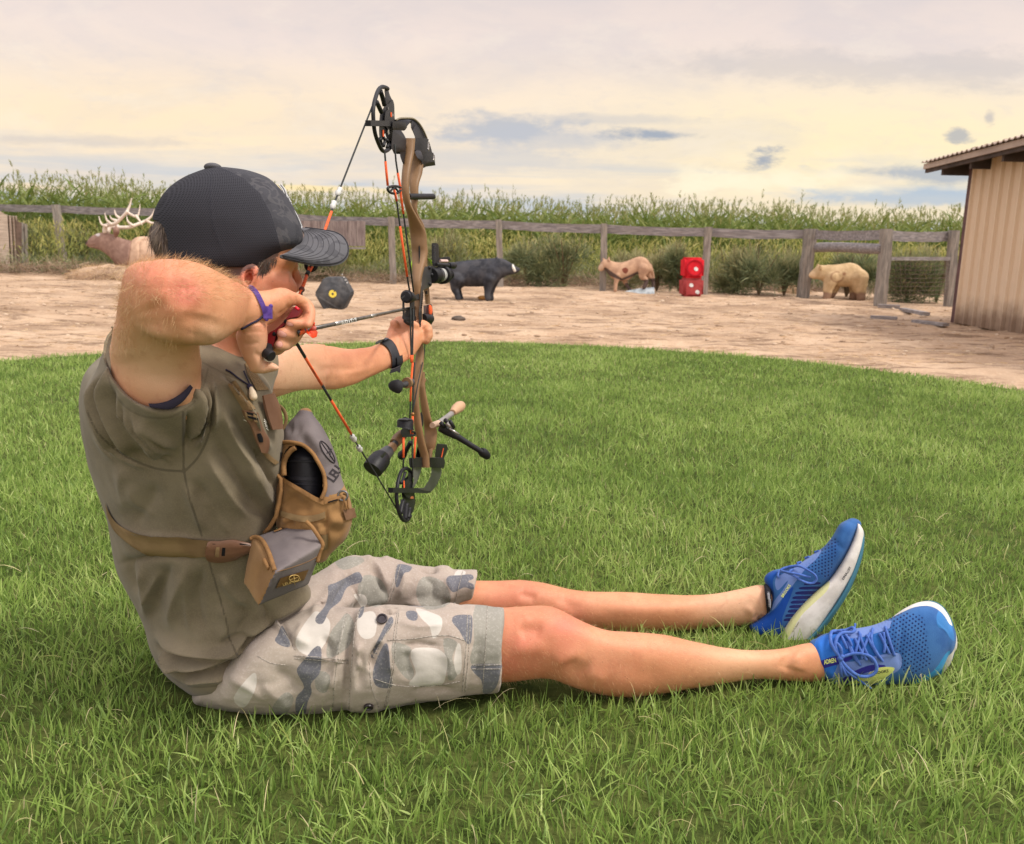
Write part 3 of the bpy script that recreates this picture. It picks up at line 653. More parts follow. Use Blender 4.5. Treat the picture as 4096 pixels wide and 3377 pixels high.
# a bare sapling at the barn corner
b = K-wd_*.25+back*.5; sp_ = thing('sapling', 'thin bare sapling standing at the barn corner', 'sapling', b); mb = MB(); mb.tube([b, b+[.02, 0, .8], b+[0, .05, 1.45]], [.012, .009, .004], 6); part('trunk', mb, m_stem, sp_)
mb = MB()
for k in range(26):
    z_ = random.uniform(.7, 1.5); a = random.uniform(0, 6.28); q = b+np.array([0, 0, z_]); l = random.uniform(.12, .32); e = q+np.array([math.cos(a)*l*.7-.05, math.sin(a)*l*.6, l]); mb.tube([q, (q+e)/2+[0, 0, .02], e], [.004, .003, .0015], 4)
    for j in range(3):
        f = random.uniform(.4, 1); s2 = q+(e-q)*f; mb.tube([s2, s2+np.array([random.uniform(-.08, .08), random.uniform(-.05, .05), random.uniform(.02, .1)])], [.002, .001], 3)
part('crown', mb, m_stem, sp_)
# ================================================================ foam animals and block targets
def organic(name, mb, vox, it, m, parent, lines=None, z=None, disp=None, attrs=None, label=None):
    V, F = remesh(mb, vox); V = smooth(V, F, it)
    if lines: V = folds(V, F, z, lines)
    if disp is not None: V = V+normals(V, F)*disp(V)[:, None]
    me = setmesh(name, V, F, m, 0)
    if attrs:
        px, py, d = proj(V)
        for an, fn in attrs.items(): fattr(me, an, fn(px, py, d, V))
    return place(me, name, parent, label), V, F
def pg(z, poly, k=5): q = smp([z(*p) for p in poly], k); return lambda px, py, d, V: sdf(px, py, q)*d/FPX
def foam(name, c1, c2, hook=None, mcol=None, mottle=.0): return mat(name, c1, c2, rough=.85, vs_=9, bump=.35, bs=60, bd=.004, spec=.15, hook=hook, mottle=mottle, mcol=mcol, msc=7)
def spots(lst, w_=.01):
    def hk(c, h, vec, b):
        for an, cc in lst: c = sdmix(c, an, cc, w_)
        return c, h
    return hk
def leg(mb, z, pts, rd, d): capsule(mb, [P(z(*p), d+(dd)) for p, dd in pts], rd, 10)

# black boar
d0 = Gd(zL(985, 631)); boar = thing('boar_target', 'black foam wild boar target with white tusk standing on the dirt', 'archery target', G(zL(985, 631)))
mb = MB(); loftpx(mb, zL, [(846, 450, 848, 520, d0, .10), (870, 420, 872, 552, d0, .15), (930, 410, 930, 556, d0, .17), (1000, 402, 1000, 558, d0, .18), (1060, 397, 1055, 552, d0, .17), (1110, 396, 1100, 540, d0, .15), (1150, 402, 1130, 512, d0, .12), (1185, 424, 1165, 496, d0, .085), (1215, 443, 1200, 488, d0, .055), (1234, 452, 1226, 476, d0, .04)], 24, 4, round_ends=(.6, .5))
s_ = d0/FPX
for x0, dd in ((872, -.10), (886, .09)): leg(mb, zL, [((x0+10, 525), dd), ((x0-3, 565), dd), ((x0+8, 595), dd), ((x0+16, 624), dd)], [.12, .062, .045, .042], d0)
for x0, dd in ((1052, -.09), (1070, .09)): leg(mb, zL, [((x0+8, 520), dd), ((x0+4, 570), dd), ((x0, 600), dd), ((x0+3, 624), dd)], [.11, .06, .045, .045], d0)
capsule(mb, [P(zL(1110, 412), d0-.06), P(zL(1103, 392), d0-.08)], [.035, .012], 8); capsule(mb, [P(zL(1110, 412), d0+.06), P(zL(1106, 392), d0+.08)], [.035, .012], 8)
m_boar = foam('boar_foam', col(44, 45, 50), col(66, 67, 73), mottle=.4, mcol=col(84, 82, 84))
organic('body', mb, .012, 4, m_boar, boar, disp=lambda V: vnoise(V, 9, 1, 3)*.008)
mb = MB(); capsule(mb, [P(zL(1206, 468), d0-.055), P(zL(1199, 452), d0-.07), P(zL(1195, 436), d0-.075)], [.018, .02, .012], 8); part('tusk', mb, mat('tusk_white', col(226, 222, 214), rough=.6), boar)
mb = MB(); mb.ell(G(zL(1025, 627))+[0, 0, .02], ((.07, 0, 0), (0, .05, 0), (0, 0, .03)), 12, 8); place(mb.mesh('leaf_pile', mat('orange_leaves', col(190, 140, 80), rough=.9)), 'leaf_pile', None, 'small orange-brown clump of leaves between the boar legs', 'leaves', at=G(zL(1025, 627)))

# cougar
d0 = Gd(zM(400, 735)); cg = thing('cougar_target', 'tan foam cougar target facing left beside the fence post', 'archery target', G(zM(400, 735)))
mb = MB(); loftpx(mb, zM, [(168, 548, 170, 585, d0, .03), (188, 520, 185, 590, d0, .06), (215, 505, 212, 580, d0, .085), (245, 510, 232, 610, d0, .08), (275, 522, 262, 640, d0, .09), (320, 526, 315, 656, d0, .11), (370, 514, 372, 652, d0, .115), (420, 493, 425, 615, d0, .10), (465, 485, 465, 610, d0, .11), (505, 502, 500, 620, d0, .10), (532, 540, 522, 600, d0, .06)], 20, 4, round_ends=(.5, .5))
capsule(mb, [P(zM(236, 512), d0-.05), P(zM(238, 489), d0-.06)], [.03, .012], 8); capsule(mb, [P(zM(205, 515), d0+.05), P(zM(198, 498), d0+.05)], [.03, .012], 8)
leg(mb, zM, [((300, 620), -.05), ((288, 672), -.05), ((282, 722), -.05)], [.07, .035, .032], d0); leg(mb, zM, [((340, 620), .06), ((355, 672), .06), ((388, 722), .06)], [.07, .035, .032], d0)
leg(mb, zM, [((478, 575), -.06), ((475, 628), -.06), ((503, 655), -.06), ((484, 704), -.06)], [.10, .06, .036, .034], d0); leg(mb, zM, [((508, 575), .06), ((520, 620), .06), ((545, 648), .06), ((550, 700), .06)], [.09, .05, .034, .032], d0)
capsule(mb, [P(zM(532, 545), d0), P(zM(548, 600), d0+.02), P(zM(556, 650), d0+.02)], [.022, .018, .014], 8)
m_cg = foam('cougar_foam', col(166, 132, 108), col(190, 154, 126), spots([('dk', col(88, 74, 68)), ('face', col(196, 166, 140)), ('wound', col(118, 66, 52))], .012))
organic('body', mb, .009, 3, m_cg, cg, attrs={'dk': lambda px, py, d, V: np.minimum(np.minimum(sdf(px, py, [zM(*q) for q in [(200, 570), (240, 620), (330, 655), (450, 605), (440, 590), (330, 640), (270, 600), (215, 560)]])*d/FPX, sdf(px, py, [zM(*q) for q in [(350, 672), (400, 672), (410, 760), (355, 760)]])*d/FPX), sdf(px, py, [zM(*q) for q in [(470, 652), (570, 635), (580, 760), (470, 760)]])*d/FPX),
    'face': pg(zM, [(160, 560), (185, 535), (200, 560), (190, 600), (160, 595)]), 'wound': pg(zM, [(330, 575), (355, 562), (375, 580), (360, 605), (340, 598)])})
mb = MB(); T0 = [(305, 745), (350, 726), (420, 712), (500, 706), (558, 698), (562, 765), (480, 766), (400, 762)]; base_ = [G(zM(x, min(y, 768))) for x, y in T0]
rs = []
mb.prism([P(zM(308, 748), d0-.10), P(zM(380, 722), d0-.06), P(zM(455, 708), d0-.05), P(zM(556, 699), d0-.06), P(zM(560, 766), d0-.18), P(zM(470, 768), d0-.2), P(zM(390, 760), d0-.18)], (0, .12, -.02))
me_ = mb.mesh('tarp', mat('silver_tarp', col(142, 150, 154), col(178, 186, 190), rough=.45, vs_=14, bump=.9, bs=22, bd=.02)); bm = bmesh.new(); bm.from_mesh(me_); bmesh.ops.triangulate(bm, faces=bm.faces); bmesh.ops.subdivide_edges(bm, edges=bm.edges, cuts=5, use_grid_fill=True)
for v_ in bm.verts: v_.co += Vector((0, -1, .3)).normalized()*(mnoise.noise(v_.co*9)*.035)
bm.to_mesh(me_); bm.free(); place(me_, 'tarp', None, 'crumpled silver-grey tarp on the dirt under the cougar', 'tarp', at=G(zM(430, 766)))

# bear
d0 = Gd(zM(1880, 783)); br = thing('bear_target', 'honey-coloured foam bear target standing behind the thick fence post', 'archery target', G(zM(1880, 783)))
mb = MB(); loftpx(mb, zM, [(1645, 605, 1650, 634, d0, .035), (1662, 585, 1668, 642, d0, .05), (1692, 556, 1695, 645, d0, .09), (1722, 546, 1720, 650, d0, .12), (1760, 545, 1755, 665, d0, .13), (1810, 543, 1805, 690, d0, .16), (1870, 538, 1870, 698, d0, .17), (1925, 530, 1930, 700, d0, .17), (1980, 542, 1975, 705, d0, .17), (2022, 578, 2018, 715, d0, .14), (2044, 630, 2042, 700, d0, .08)], 24, 4, round_ends=(.5, .5))
capsule(mb, [P(zM(1720, 572), d0-.1), P(zM(1722, 552), d0-.11)], [.03, .025], 8); capsule(mb, [P(zM(1708, 560), d0+.08), P(zM(1706, 545), d0+.09)], [.03, .025], 8)
leg(mb, zM, [((1800, 640), -.08), ((1778, 710), -.08), ((1772, 750), -.08), ((1765, 774), -.08)], [.12, .085, .068, .066], d0); leg(mb, zM, [((1815, 640), .09), ((1822, 700), .09), ((1800, 750), .09), ((1790, 770), .09)], [.12, .085, .066, .066], d0)
leg(mb, zM, [((1990, 640), -.08), ((1995, 700), -.08), ((2005, 745), -.08), ((2008, 776), -.08)], [.16, .12, .085, .075], d0); leg(mb, zM, [((1975, 640), .08), ((1970, 700), .08), ((1962, 740), .08), ((1955, 770), .08)], [.15, .11, .08, .07], d0)
m_br = foam('bear_foam', col(180, 152, 114), col(200, 172, 134), spots([('rings', col(140, 104, 76)), ('low', col(140, 112, 92)), ('muz', col(214, 184, 146))], .02))
cc = np.array(zM(1840, 628))
organic('body', mb, .011, 3, m_br, br, disp=lambda V: vnoise(V, 12, 1, 3)*.008, attrs={
    'rings': lambda px, py, d, V: np.minimum(np.abs(np.hypot(px-cc[0], (py-cc[1])*1.2)-24)*d/FPX-.008+np.where((px > cc[0]+10) & (py < cc[1]), .1, 0), np.hypot(px-zM(1890, 607)[0], py-zM(0, 607)[1])*d/FPX-.03),
    'low': lambda px, py, d, V: (zM(0, 740)[1]-py)*d/FPX+vnoise(V, 8, 2)*.05, 'muz': pg(zM, [(1640, 600), (1680, 590), (1690, 630), (1650, 640)])})

# elk, bedded behind the straw
d0 = 15.9; el = thing('elk_target', 'brown foam elk target with pale antlers bedded down by the fence', 'archery target', G(zW(1650, 1020)))
mb = MB(); loftpx(mb, zW, [(1036, 660, 1040, 695, d0, .035), (1075, 612, 1070, 722, d0, .06), (1130, 572, 1120, 732, d0, .075), (1195, 548, 1180, 748, d0, .09), (1265, 540, 1235, 775, d0, .10), (1350, 560, 1290, 815, d0, .12), (1440, 600, 1345, 870, d0, .15), (1520, 628, 1400, 935, d0, .19), (1575, 636, 1500, 1000, d0, .23)], 24, 4, round_ends=(.5, .3))
capsule(mb, [P(zW(1395, 565), d0-.08), P(zW(1400, 520), d0-.13), P(zW(1395, 470), d0-.15)], [.045, .06, .02], 10)
def h_nose(c, h, vec, b): return sdmix(sdmix(c, 'eye', col(196, 186, 182), .012), 'nose', col(70, 56, 54), .012), h
m_elkn = foam('elk_neck_foam', col(130, 102, 90), col(150, 122, 108), h_nose)
organic('neck_and_head', mb, .010, 3, m_elkn, el, attrs={'eye': pg(zW, [(1150, 565), (1190, 550), (1205, 575), (1175, 590)]), 'nose': pg(zW, [(1025, 650), (1050, 645), (1048, 672), (1030, 680)])}, lines=[([(1050, 700), (1100, 705), (1160, 695)], .012, -.012)], z=zW)
mb = MB(); loftpx(mb, zW, [(1580, 640, 1540, 1010, d0+.02, .22), (1640, 600, 1600, 1030, d0+.02, .27), (1740, 588, 1740, 1035, d0+.02, .29), (1900, 608, 1900, 1035, d0+.02, .29), (2150, 622, 2150, 1035, d0+.02, .29), (2400, 612, 2400, 1035, d0+.02, .29), (2560, 650, 2560, 1030, d0+.02, .22), (2620, 740, 2610, 1000, d0, .12)], 24, 4, round_ends=(.2, .5))
m_elkb = foam('elk_body_foam', col(182, 150, 126), col(204, 172, 146))
organic('body', mb, .014, 4, m_elkb, el, lines=[([(1665, 990), (1675, 800), (1680, 650), (1780, 632), (1900, 630)], .014, -.02)], z=zW)
m_ant = mat('antler', col(206, 190, 176), col(232, 220, 206), rough=.6, vs_=4)
def antler(pts, tines, dd):
    mb = MB(); capsule(mb, [P(zW(*p), d0+dd*(i+1)*.35) for i, p in enumerate(pts)], np.linspace(.042, .026, len(pts)), 9)
    for t in tines: capsule(mb, [P(zW(*p), d0+dd*1.2) for p in t], np.linspace(.028, .006, len(t)), 8)
    part('antler', mb, m_ant, el, 0)
antler([(1262, 530), (1280, 460), (1375, 440), (1450, 380), (1530, 295)], [[(1275, 465), (1220, 440), (1190, 350)], [(1340, 440), (1285, 390), (1262, 310)], [(1400, 400), (1345, 380), (1322, 340)], [(1440, 370), (1395, 330), (1378, 270)], [(1525, 300), (1565, 210), (1582, 130)], [(1530, 300), (1600, 340), (1650, 350), (1675, 290), (1685, 205)], [(1640, 345), (1680, 400), (1712, 450)]], -.12)
antler([(1300, 530), (1330, 480), (1430, 485), (1560, 478), (1680, 435), (1760, 400)], [[(1440, 482), (1415, 455), (1400, 440)], [(1590, 455), (1540, 410), (1524, 345)], [(1760, 400), (1820, 350), (1858, 270)], [(1760, 400), (1830, 430), (1900, 420), (1940, 350)]], .12)

# layered bale at the left edge
m_bale = mat('layered_bale', col(180, 162, 146), col(212, 196, 180), rough=.95, vs_=4, bump=.8, bs=14, bd=.03, spec=.1, stretch=(1, 1, 12))
b = G(zW(100, 1030)); bale = thing('block_target', 'large tan layered block target with dark bands at the left edge', 'archery target', b); d0 = b[1]
mb = MB(); rs = []
def bsec(xt, yt, xb, yb, Y): return [at(zW(xt, yt), Y), at(zW(xt, yt), Y+.75), at(zW(xb, yb), Y+.75)*[1, 1, 0]+[0, 0, 0], at(zW(xb, yb), Y)]
for xt, yt, xb, yb, dy in [(-420, 300, -430, 1035, .05), (-200, 285, -210, 1040, 0), (0, 285, -10, 1035, 0), (70, 330, 120, 1030, .03), (90, 330, 128, 1025, .05)]: rs.append(bsec(xt, yt, xb, yb, d0+dy))
part('core', MB().rings(rs), m_bale, bale, 60)
xs_ = [(95, 335, 132, 1024), (135, 340, 172, 1018), (172, 342, 208, 1014), (205, 345, 236, 1012), (228, 420, 262, 1010)]
for i, (a, b2) in enumerate(zip(xs_[:-1], xs_[1:])):
    mb = MB(); g = .18; q = lambda f: tuple(a[j]+(b2[j]-a[j])*f for j in range(4)); rs = [bsec(*q(g), d0+.10+i*.06), bsec(*q(.35), d0+.05+i*.06), bsec(*q(.8), d0+.05+i*.06), bsec(*q(.97), d0+.10+i*.06)]
    part('layer', mb.rings(rs), m_bale, bale, 60)
mb = MB(); mb.add([at(zW(90, 345), d0+.16), at(zW(262, 430), d0+.16), at(zW(265, 1005), d0+.16), at(zW(130, 1015), d0+.16)], [(0, 1, 2, 3)]); part('band', mb, mat('brown_band', col(112, 96, 86), rough=.95), bale)
pal = thing('pallet', 'grey wooden pallet standing on edge behind the layered block', 'pallet', G(zW(290, 1015)))
for x, y0_, y1_, w_ in [(240, 420, 1018, 22), (262, 432, 1016, 12), (290, 440, 1000, 18)]:
    mb = MB(); Y = d0+.25+.1*(x > 250); mb.prism([at(zW(x-w_/2, y0_), Y), at(zW(x+w_/2, y0_), Y), at(zW(x+w_/2+16, y1_), Y), at(zW(x-w_/2+16, y1_), Y)], (0, .09, 0)); part('slat', mb, m_post, pal)
for y in (480, 750, 960): mb = MB(); mb.prism([at(zW(240, y), d0+.32), at(zW(302, y), d0+.32), at(zW(304, y+26), d0+.32), at(zW(240, y+26), d0+.32)], (0, .02, 0)); part('crosspiece', mb, m_post, pal)

# hexagonal block
d0 = Gd(zL(185, 692)); hx = thing('hexagonal_target', 'dark grey hexagonal foam block target with a yellow bullseye on the dirt', 'archery target', G(zL(185, 692)))
Fh = [(80, 598), (133, 506), (230, 504), (284, 597), (236, 691), (134, 692)]; fr = [P(zL(*q), d0-.02+(q[0]-182)*.0006) for q in Fh]; bk = [P(zL(q[0]*.97+34, (q[1]-598)*.97+590), d0+.24+(q[0]-182)*.0006) for q in Fh]
m_hex = foam('hex_foam', col(62, 63, 66), col(88, 88, 90), mottle=.3, mcol=col(110, 106, 102))
mb = MB(); mb.prism(fr, [np.asarray(b_)-np.asarray(f_) for f_, b_ in zip(fr, bk)]); me_ = mb.mesh('block', m_hex, 20); bm = bmesh.new(); bm.from_mesh(me_); bmesh.ops.bevel(bm, geom=bm.edges[:]+bm.verts[:], offset=.014, segments=2, affect='EDGES'); bm.to_mesh(me_); bm.free(); part('block', me_, None, hx)
c_ = np.mean(fr, 0); n_ = nrm(np.cross(fr[1]-fr[0], fr[4]-fr[0])); n_ = n_ if n_@FW < 0 else -n_; ux = nrm(fr[3]-fr[0]); uy = np.cross(n_, ux)
def disc(mb, c_, r, ux, uy, n=20): mb.add([c_]+[c_+r*(ux*math.cos(a)+uy*math.sin(a)) for a in np.linspace(0, 6.283, n, endpoint=False)], [(0, i+1, (i+1) % n+1) for i in range(n)])
mb = MB(); disc(mb, c_+n_*.004, .042, ux, uy); part('bullseye', mb, mat('target_yellow', col(206, 180, 60), col(226, 204, 90), rough=.8, vs_=30), hx)
mb = MB(); disc(mb, c_+n_*.008, .012, ux, uy); disc(mb, c_+n_*.008+ux*.02+uy*.03, .008, ux, uy); part('bullseye_centre', mb, m_hex, hx)
m_white = mat('white_paint', col(206, 204, 200), rough=.7)
mb = MB(); q = (fr[2]+fr[3]+bk[2]+bk[3])/4; sn = nrm(np.cross(fr[3]-fr[2], bk[2]-fr[2])); sn = sn if sn@(q-c_) > 0 else -sn; ex_ = nrm(fr[3]-fr[2]); ey_ = np.cross(sn, ex_)
for k in (-2, -1, 0, 1): mb.box(q+sn*.002+ex_*(-.06+k*.035), (.005, .022, .002), (ex_*.9+ey_*.35*(1 if k % 2 else -1), ey_, sn))
part('marking', mb, m_white, hx)

# red cube targets
m_red1 = foam('bright_red_foam', col(196, 30, 42), col(216, 44, 54)); m_red2 = foam('faded_red_foam', col(150, 58, 58), col(172, 76, 74)); m_redd = foam('dark_red_ring', col(160, 24, 36), col(176, 30, 42))
def cube(lab, x0, y0, x1, y1, ybase, m, dots, d, ring=False, side=None, zb=None):
    t = thing('cube_target', lab, 'archery target', P(zM((x0+x1)/2, y1), d), 'red cube targets'); a = P(zM(x0+14, y0), d); b_ = P(zM(x1, y0), d); c2 = P(zM(x1-4, y1), d); e2 = P(zM(x0+12, y1), d)
    mb = MB(); off = np.array([-.03, .30, 0]); mb.prism([a, b_, c2, e2], [off]*4); me_ = mb.mesh('block', m, 20); bm = bmesh.new(); bm.from_mesh(me_); bmesh.ops.recalc_face_normals(bm, faces=bm.faces); bmesh.ops.bevel(bm, geom=bm.edges[:], offset=.035, segments=4, affect='EDGES'); bm.to_mesh(me_); bm.free()
    for p_ in me_.polygons: p_.use_smooth = True
    part('block', me_, None, t); X_ = nrm(b_-a); Zz = nrm(a-e2); Nn = np.cross(X_, Zz); Nn = Nn if Nn@FW < 0 else -Nn
    if ring: mb = MB(); cc_ = (a+c2)/2; rr = [ [cc_+Nn*h_+(X_*math.cos(q)+Zz*math.sin(q))*r_ for q in np.linspace(0, 6.283, 36, endpoint=False)] for r_, h_ in ((.132, -.004), (.13, .012), (.11, .012), (.105, -.004))]; mb.rings(rr, cap=False); part('ring', mb, m_redd, t)
    for x, y in dots: mb = MB(); disc(mb, P(zM(x, y), d)+Nn*.003, .030, X_, Zz); disc(mb, P(zM(x+4, y+3), d)+Nn*.0035, .028, X_, Zz); part('dot', mb, m_white, t)
dR = Gd(zM(830, 768))
cube('faded red cube target with two white dots, underneath the bright red one', 752, 638, 908, 768, 768, m_red2, [(815, 686), (858, 734)], dR)
cube('bright red cube target with one white dot, stacked on the faded one', 762, 494, 912, 638, 768, m_red1, [(848, 572)], dR, ring=True)
# ================================================================ the man
person = thing('person', 'man in cap, olive T-shirt and camouflage shorts sitting on the lawn drawing a bow', 'person', G(zD(430, 1420)))
def qd(z, x, y, d): return P(z(x, y), d)
TORSO = [(300, -20, 760, 10, 1.40, .08), (215, 50, 850, 120, 1.41, .15), (110, 150, 930, 210, 1.42, .185), (78, 260, 950, 290, 1.43, .20), (84, 360, 985, 390, 1.44, .20), (102, 480, 1000, 500, 1.46, .20), (132, 600, 985, 640, 1.47, .19), (180, 720, 965, 760, 1.49, .185),
         (212, 830, 960, 860, 1.51, .18), (228, 950, 960, 980, 1.53, .175), (258, 1080, 1040, 1080, 1.55, .17), (322, 1200, 1110, 1120, 1.57, .17), (365, 1300, 1080, 1200, 1.585, .17), (382, 1380, 1000, 1290, 1.59, .17), (410, 1450, 930, 1370, 1.59, .165), (470, 1535, 850, 1470, 1.585, .15), (560, 1600, 780, 1560, 1.57, .12)]
mb = MB()
# torso and pelvis under the clothes, thighs
S_ = []
for a, b, c_, d_, e_, f_ in TORSO:
    mx, my = (a+c_)/2, (b+d_)/2; k = .86; S_.append((mx+(a-mx)*k, my+(b-my)*k, mx+(c_-mx)*k, my+(d_-my)*k, e_, f_*.84))
loftpx(mb, zF, S_[1:-2], 24, 2, round_ends=(.4, .3))
RL = [(700, 460, 640, 990, 1.56, .085), (1100, 450, 1100, 960, 1.55, .075), (1500, 440, 1500, 900, 1.555, .066)]
loftpx(mb, zH, RL, 20, 3, round_ends=(.5, 0))
dA, dB = 1.575, 1.655
legR = [(-120, 350, -130, 800), (40, 350, 20, 802), (150, 346, 150, 803), (300, 337, 290, 790), (400, 330, 400, 774), (470, 338, 470, 780), (560, 380, 545, 812), (660, 434, 650, 848), (800, 482, 790, 880), (950, 491, 940, 891), (1150, 509, 1140, 868), (1350, 556, 1340, 832), (1550, 592, 1540, 800), (1700, 600, 1700, 780), (1850, 590, 1862, 790), (1970, 560, 1985, 800), (2075, 556, 2085, 796), (2120, 600, 2125, 760)]
rdR = [.072, .068, .066, .064, .062, .060, .056, .054, .056, .057, .053, .046, .038, .034, .036, .038, .036, .030]
loftpx(mb, zI, [s+(dA+(dB-dA)*max(0, s[0]-900)/1200, r) for s, r in zip(legR, rdR)], 28, 4, round_ends=(0, .5))
LL = [(700, 250, 700, 560, 1.78, .07), (1100, 190, 1100, 500, 1.80, .068), (1500, 200, 1500, 440, 1.82, .062)]
loftpx(mb, zH, LL, 20, 3, round_ends=(.5, 0))
legL = [(-160, 195, -170, 440), (0, 182, 0, 450), (130, 184, 130, 472), (270, 178, 260, 470), (370, 188, 360, 460), (470, 210, 450, 466), (580, 238, 570, 476), (720, 250, 710, 492), (900, 252, 890, 502), (1100, 263, 1090, 500), (1300, 269, 1290, 487), (1450, 259, 1440, 472), (1600, 229, 1625, 455), (1720, 203, 1765, 400), (1768, 225, 1795, 372)]
rdL = [.062, .06, .058, .056, .054, .052, .050, .050, .052, .048, .040, .035, .034, .036, .03]
loftpx(mb, zI, [s+(1.835+.034*s[0]/1700, r) for s, r in zip(legL, rdL)], 24, 4, round_ends=(0, .5))
# kneecaps, shin line, calf
0 and mb.ell(P(zI(430, 425), 1.560), (RT*.050, UP*.034, FW*.062)); 0 and mb.ell(P(zI(310, 262), 1.815), (RT*.045, UP*.030, FW*.052))
# feet inside the shoes
capsule(mb, [P(zJ(800, 1300), 1.67), P(zJ(1100, 1290), 1.67), P(zJ(1500, 1230), 1.67)], [.030, .028, .022]); capsule(mb, [P(zJ(400, 840), 1.876), P(zJ(540, 790), 1.874), P(zJ(860, 500), 1.872)], [.014, .018, .016])
# neck, head, face
loftpx(mb, zA, [(700, 800, 1250, 860, 1.355, .068), (745, 930, 1190, 960, 1.36, .064), (780, 1050, 1130, 1080, 1.37, .062), (800, 1200, 1092, 1230, 1.38, .062), (780, 1330, 1130, 1360, 1.39, .075), (740, 1450, 1120, 1450, 1.42, .09), (740, 1600, 1080, 1600, 1.45, .10)], 24, 4, round_ends=(.3, .2))
loftpx(mb, zA, [(720, 260, 1200, 260, 1.36, .045), (650, 330, 1270, 330, 1.36, .060), (600, 430, 1330, 430, 1.36, .074), (600, 560, 1395, 560, 1.36, .080), (650, 640, 1408, 640, 1.36, .077), (680, 695, 1404, 694, 1.36, .074), (690, 735, 1383, 730, 1.36, .072), (700, 775, 1384, 770, 1.36, .072), (720, 850, 1388, 850, 1.36, .070), (760, 930, 1386, 930, 1.36, .066), (850, 1020, 1352, 1025, 1.365, .058), (960, 1090, 1300, 1090, 1.37, .045)], 28, 4, round_ends=(.5, .35))
capsule(mb, [qd(zQ, 800, 235, 1.385), qd(zQ, 830, 320, 1.388), qd(zQ, 850, 395, 1.388), qd(zQ, 862, 420, 1.388)], [.0065, .0085, .0088, .0085], 12)
mb.ball(qd(zQ, 812, 440, 1.378), .0085); mb.ball(qd(zQ, 790, 170, 1.376), .009)
capsule(mb, [qd(zQ, 560, 360, 1.318), qd(zQ, 650, 390, 1.330), qd(zQ, 720, 440, 1.345)], [.016, .020, .016])
# ear
ear = [(262, 440), (228, 400), (208, 330), (222, 250), (275, 205), (332, 200), (362, 232), (352, 275), (315, 292)]
mb.ell(qd(zQ, 282, 330, 1.292), (RT*.0110, (UP*.95+RT*.15)*.0175, FW*.005)); capsule(mb, [qd(zQ, x, y, 1.279-.002*math.sin(i)) for i, (x, y) in enumerate(ear)], [.0052, .0056, .0056, .0054, .0054, .0056, .0054, .0046, .0034], 10)
capsule(mb, [qd(zQ, 300, 350, 1.286), qd(zQ, 285, 400, 1.286), qd(zQ, 272, 435, 1.286)], [.004, .004, .0055], 8)
# the drawing arm: upper arm, elbow, forearm
loftpx(mb, zA, [(420, 1640, 800, 1700, 1.30, .055), (350, 1540, 830, 1600, 1.268, .064), (305, 1420, 838, 1490, 1.25, .064), (285, 1320, 838, 1400, 1.245, .063), (277, 1180, 844, 1260, 1.215, .062), (276, 1050, 850, 1150, 1.180, .060), (286, 930, 850, 1060, 1.150, .058), (312, 835, 850, 950, 1.130, .056), (352, 760, 800, 830, 1.125, .05)], 28, 5, round_ends=(.2, .55))
loftpx(mb, zA, [(352, 800, 395, 1010, 1.13, .034), (405, 712, 430, 1075, 1.115, .046), (490, 672, 500, 1130, 1.105, .052), (600, 655, 600, 1172, 1.10, .055), (720, 654, 720, 1193, 1.105, .055), (820, 674, 840, 1194, 1.12, .053), (910, 712, 930, 1174, 1.14, .050), (1000, 759, 1010, 1122, 1.17, .043), (1080, 809, 1070, 1078, 1.20, .036), (1134, 838, 1085, 1072, 1.222, .031)], 28, 5, round_ends=(.45, 0))
capsule(mb, [qd(zA, 560, 850, 1.094), qd(zA, 660, 870, 1.090), qd(zA, 740, 890, 1.094)], [.034, .032, .030], 14)
# hand
loftpx(mb, zQ, [(240, 430, 130, 900, 1.215, .031), (310, 452, 170, 915, 1.225, .030), (420, 472, 330, 932, 1.235, .027), (540, 456, 480, 882, 1.245, .024), (640, 434, 600, 812, 1.255, .022), (730, 452, 700, 720, 1.262, .018), (795, 492, 785, 645, 1.268, .014)], 24, 4, round_ends=(.2, .6))
capsule(mb, [qd(zQ, 775, 562, 1.268), qd(zQ, 870, 590, 1.283), qd(zQ, 955, 650, 1.290), qd(zQ, 988, 735, 1.286), qd(zQ, 978, 815, 1.277), qd(zQ, 960, 868, 1.268)], [.0098, .0093, .0090, .0082, .0078, .0066], 14)
capsule(mb, [qd(zQ, 890, 690, 1.312), qd(zQ, 960, 790, 1.308), qd(zQ, 905, 848, 1.280), qd(zQ, 820, 852, 1.266), qd(zQ, 752, 852, 1.262)], [.0095, .0092, .0086, .0080, .0074], 14)
capsule(mb, [qd(zQ, 860, 850, 1.316), qd(zQ, 850, 950, 1.302), qd(zQ, 790, 972, 1.280), qd(zQ, 720, 972, 1.268), qd(zQ, 662, 966, 1.262)], [.0095, .0092, .0092, .0090, .0088], 14)
capsule(mb, [qd(zQ, 750, 990, 1.312), qd(zQ, 735, 1080, 1.292), qd(zQ, 690, 1108, 1.276), qd(zQ, 630, 1105, 1.264)], [.0088, .0086, .0086, .0082], 14)
mb.ell(qd(zQ, 640, 900, 1.292), (RT*.034+UP*.02, UP*.030-RT*.018, FW*.017)); mb.ell(qd(zQ, 600, 1000, 1.296), (RT*.02, UP*.03, FW*.014))
loftpx(mb, zQ, [(160, 900, 480, 870, 1.232, .026), (120, 985, 492, 945, 1.235, .026), (140, 1080, 494, 1050, 1.237, .024), (175, 1180, 478, 1140, 1.238, .021), (225, 1280, 445, 1225, 1.238, .017), (290, 1385, 455, 1290, 1.238, .013)], 24, 4, round_ends=(.2, .5))
capsule(mb, [qd(zQ, 350, 1355, 1.238), qd(zQ, 440, 1368, 1.238), qd(zQ, 520, 1355, 1.237), qd(zQ, 592, 1368, 1.236)], [.0098, .0086, .0080, .0052], 14)
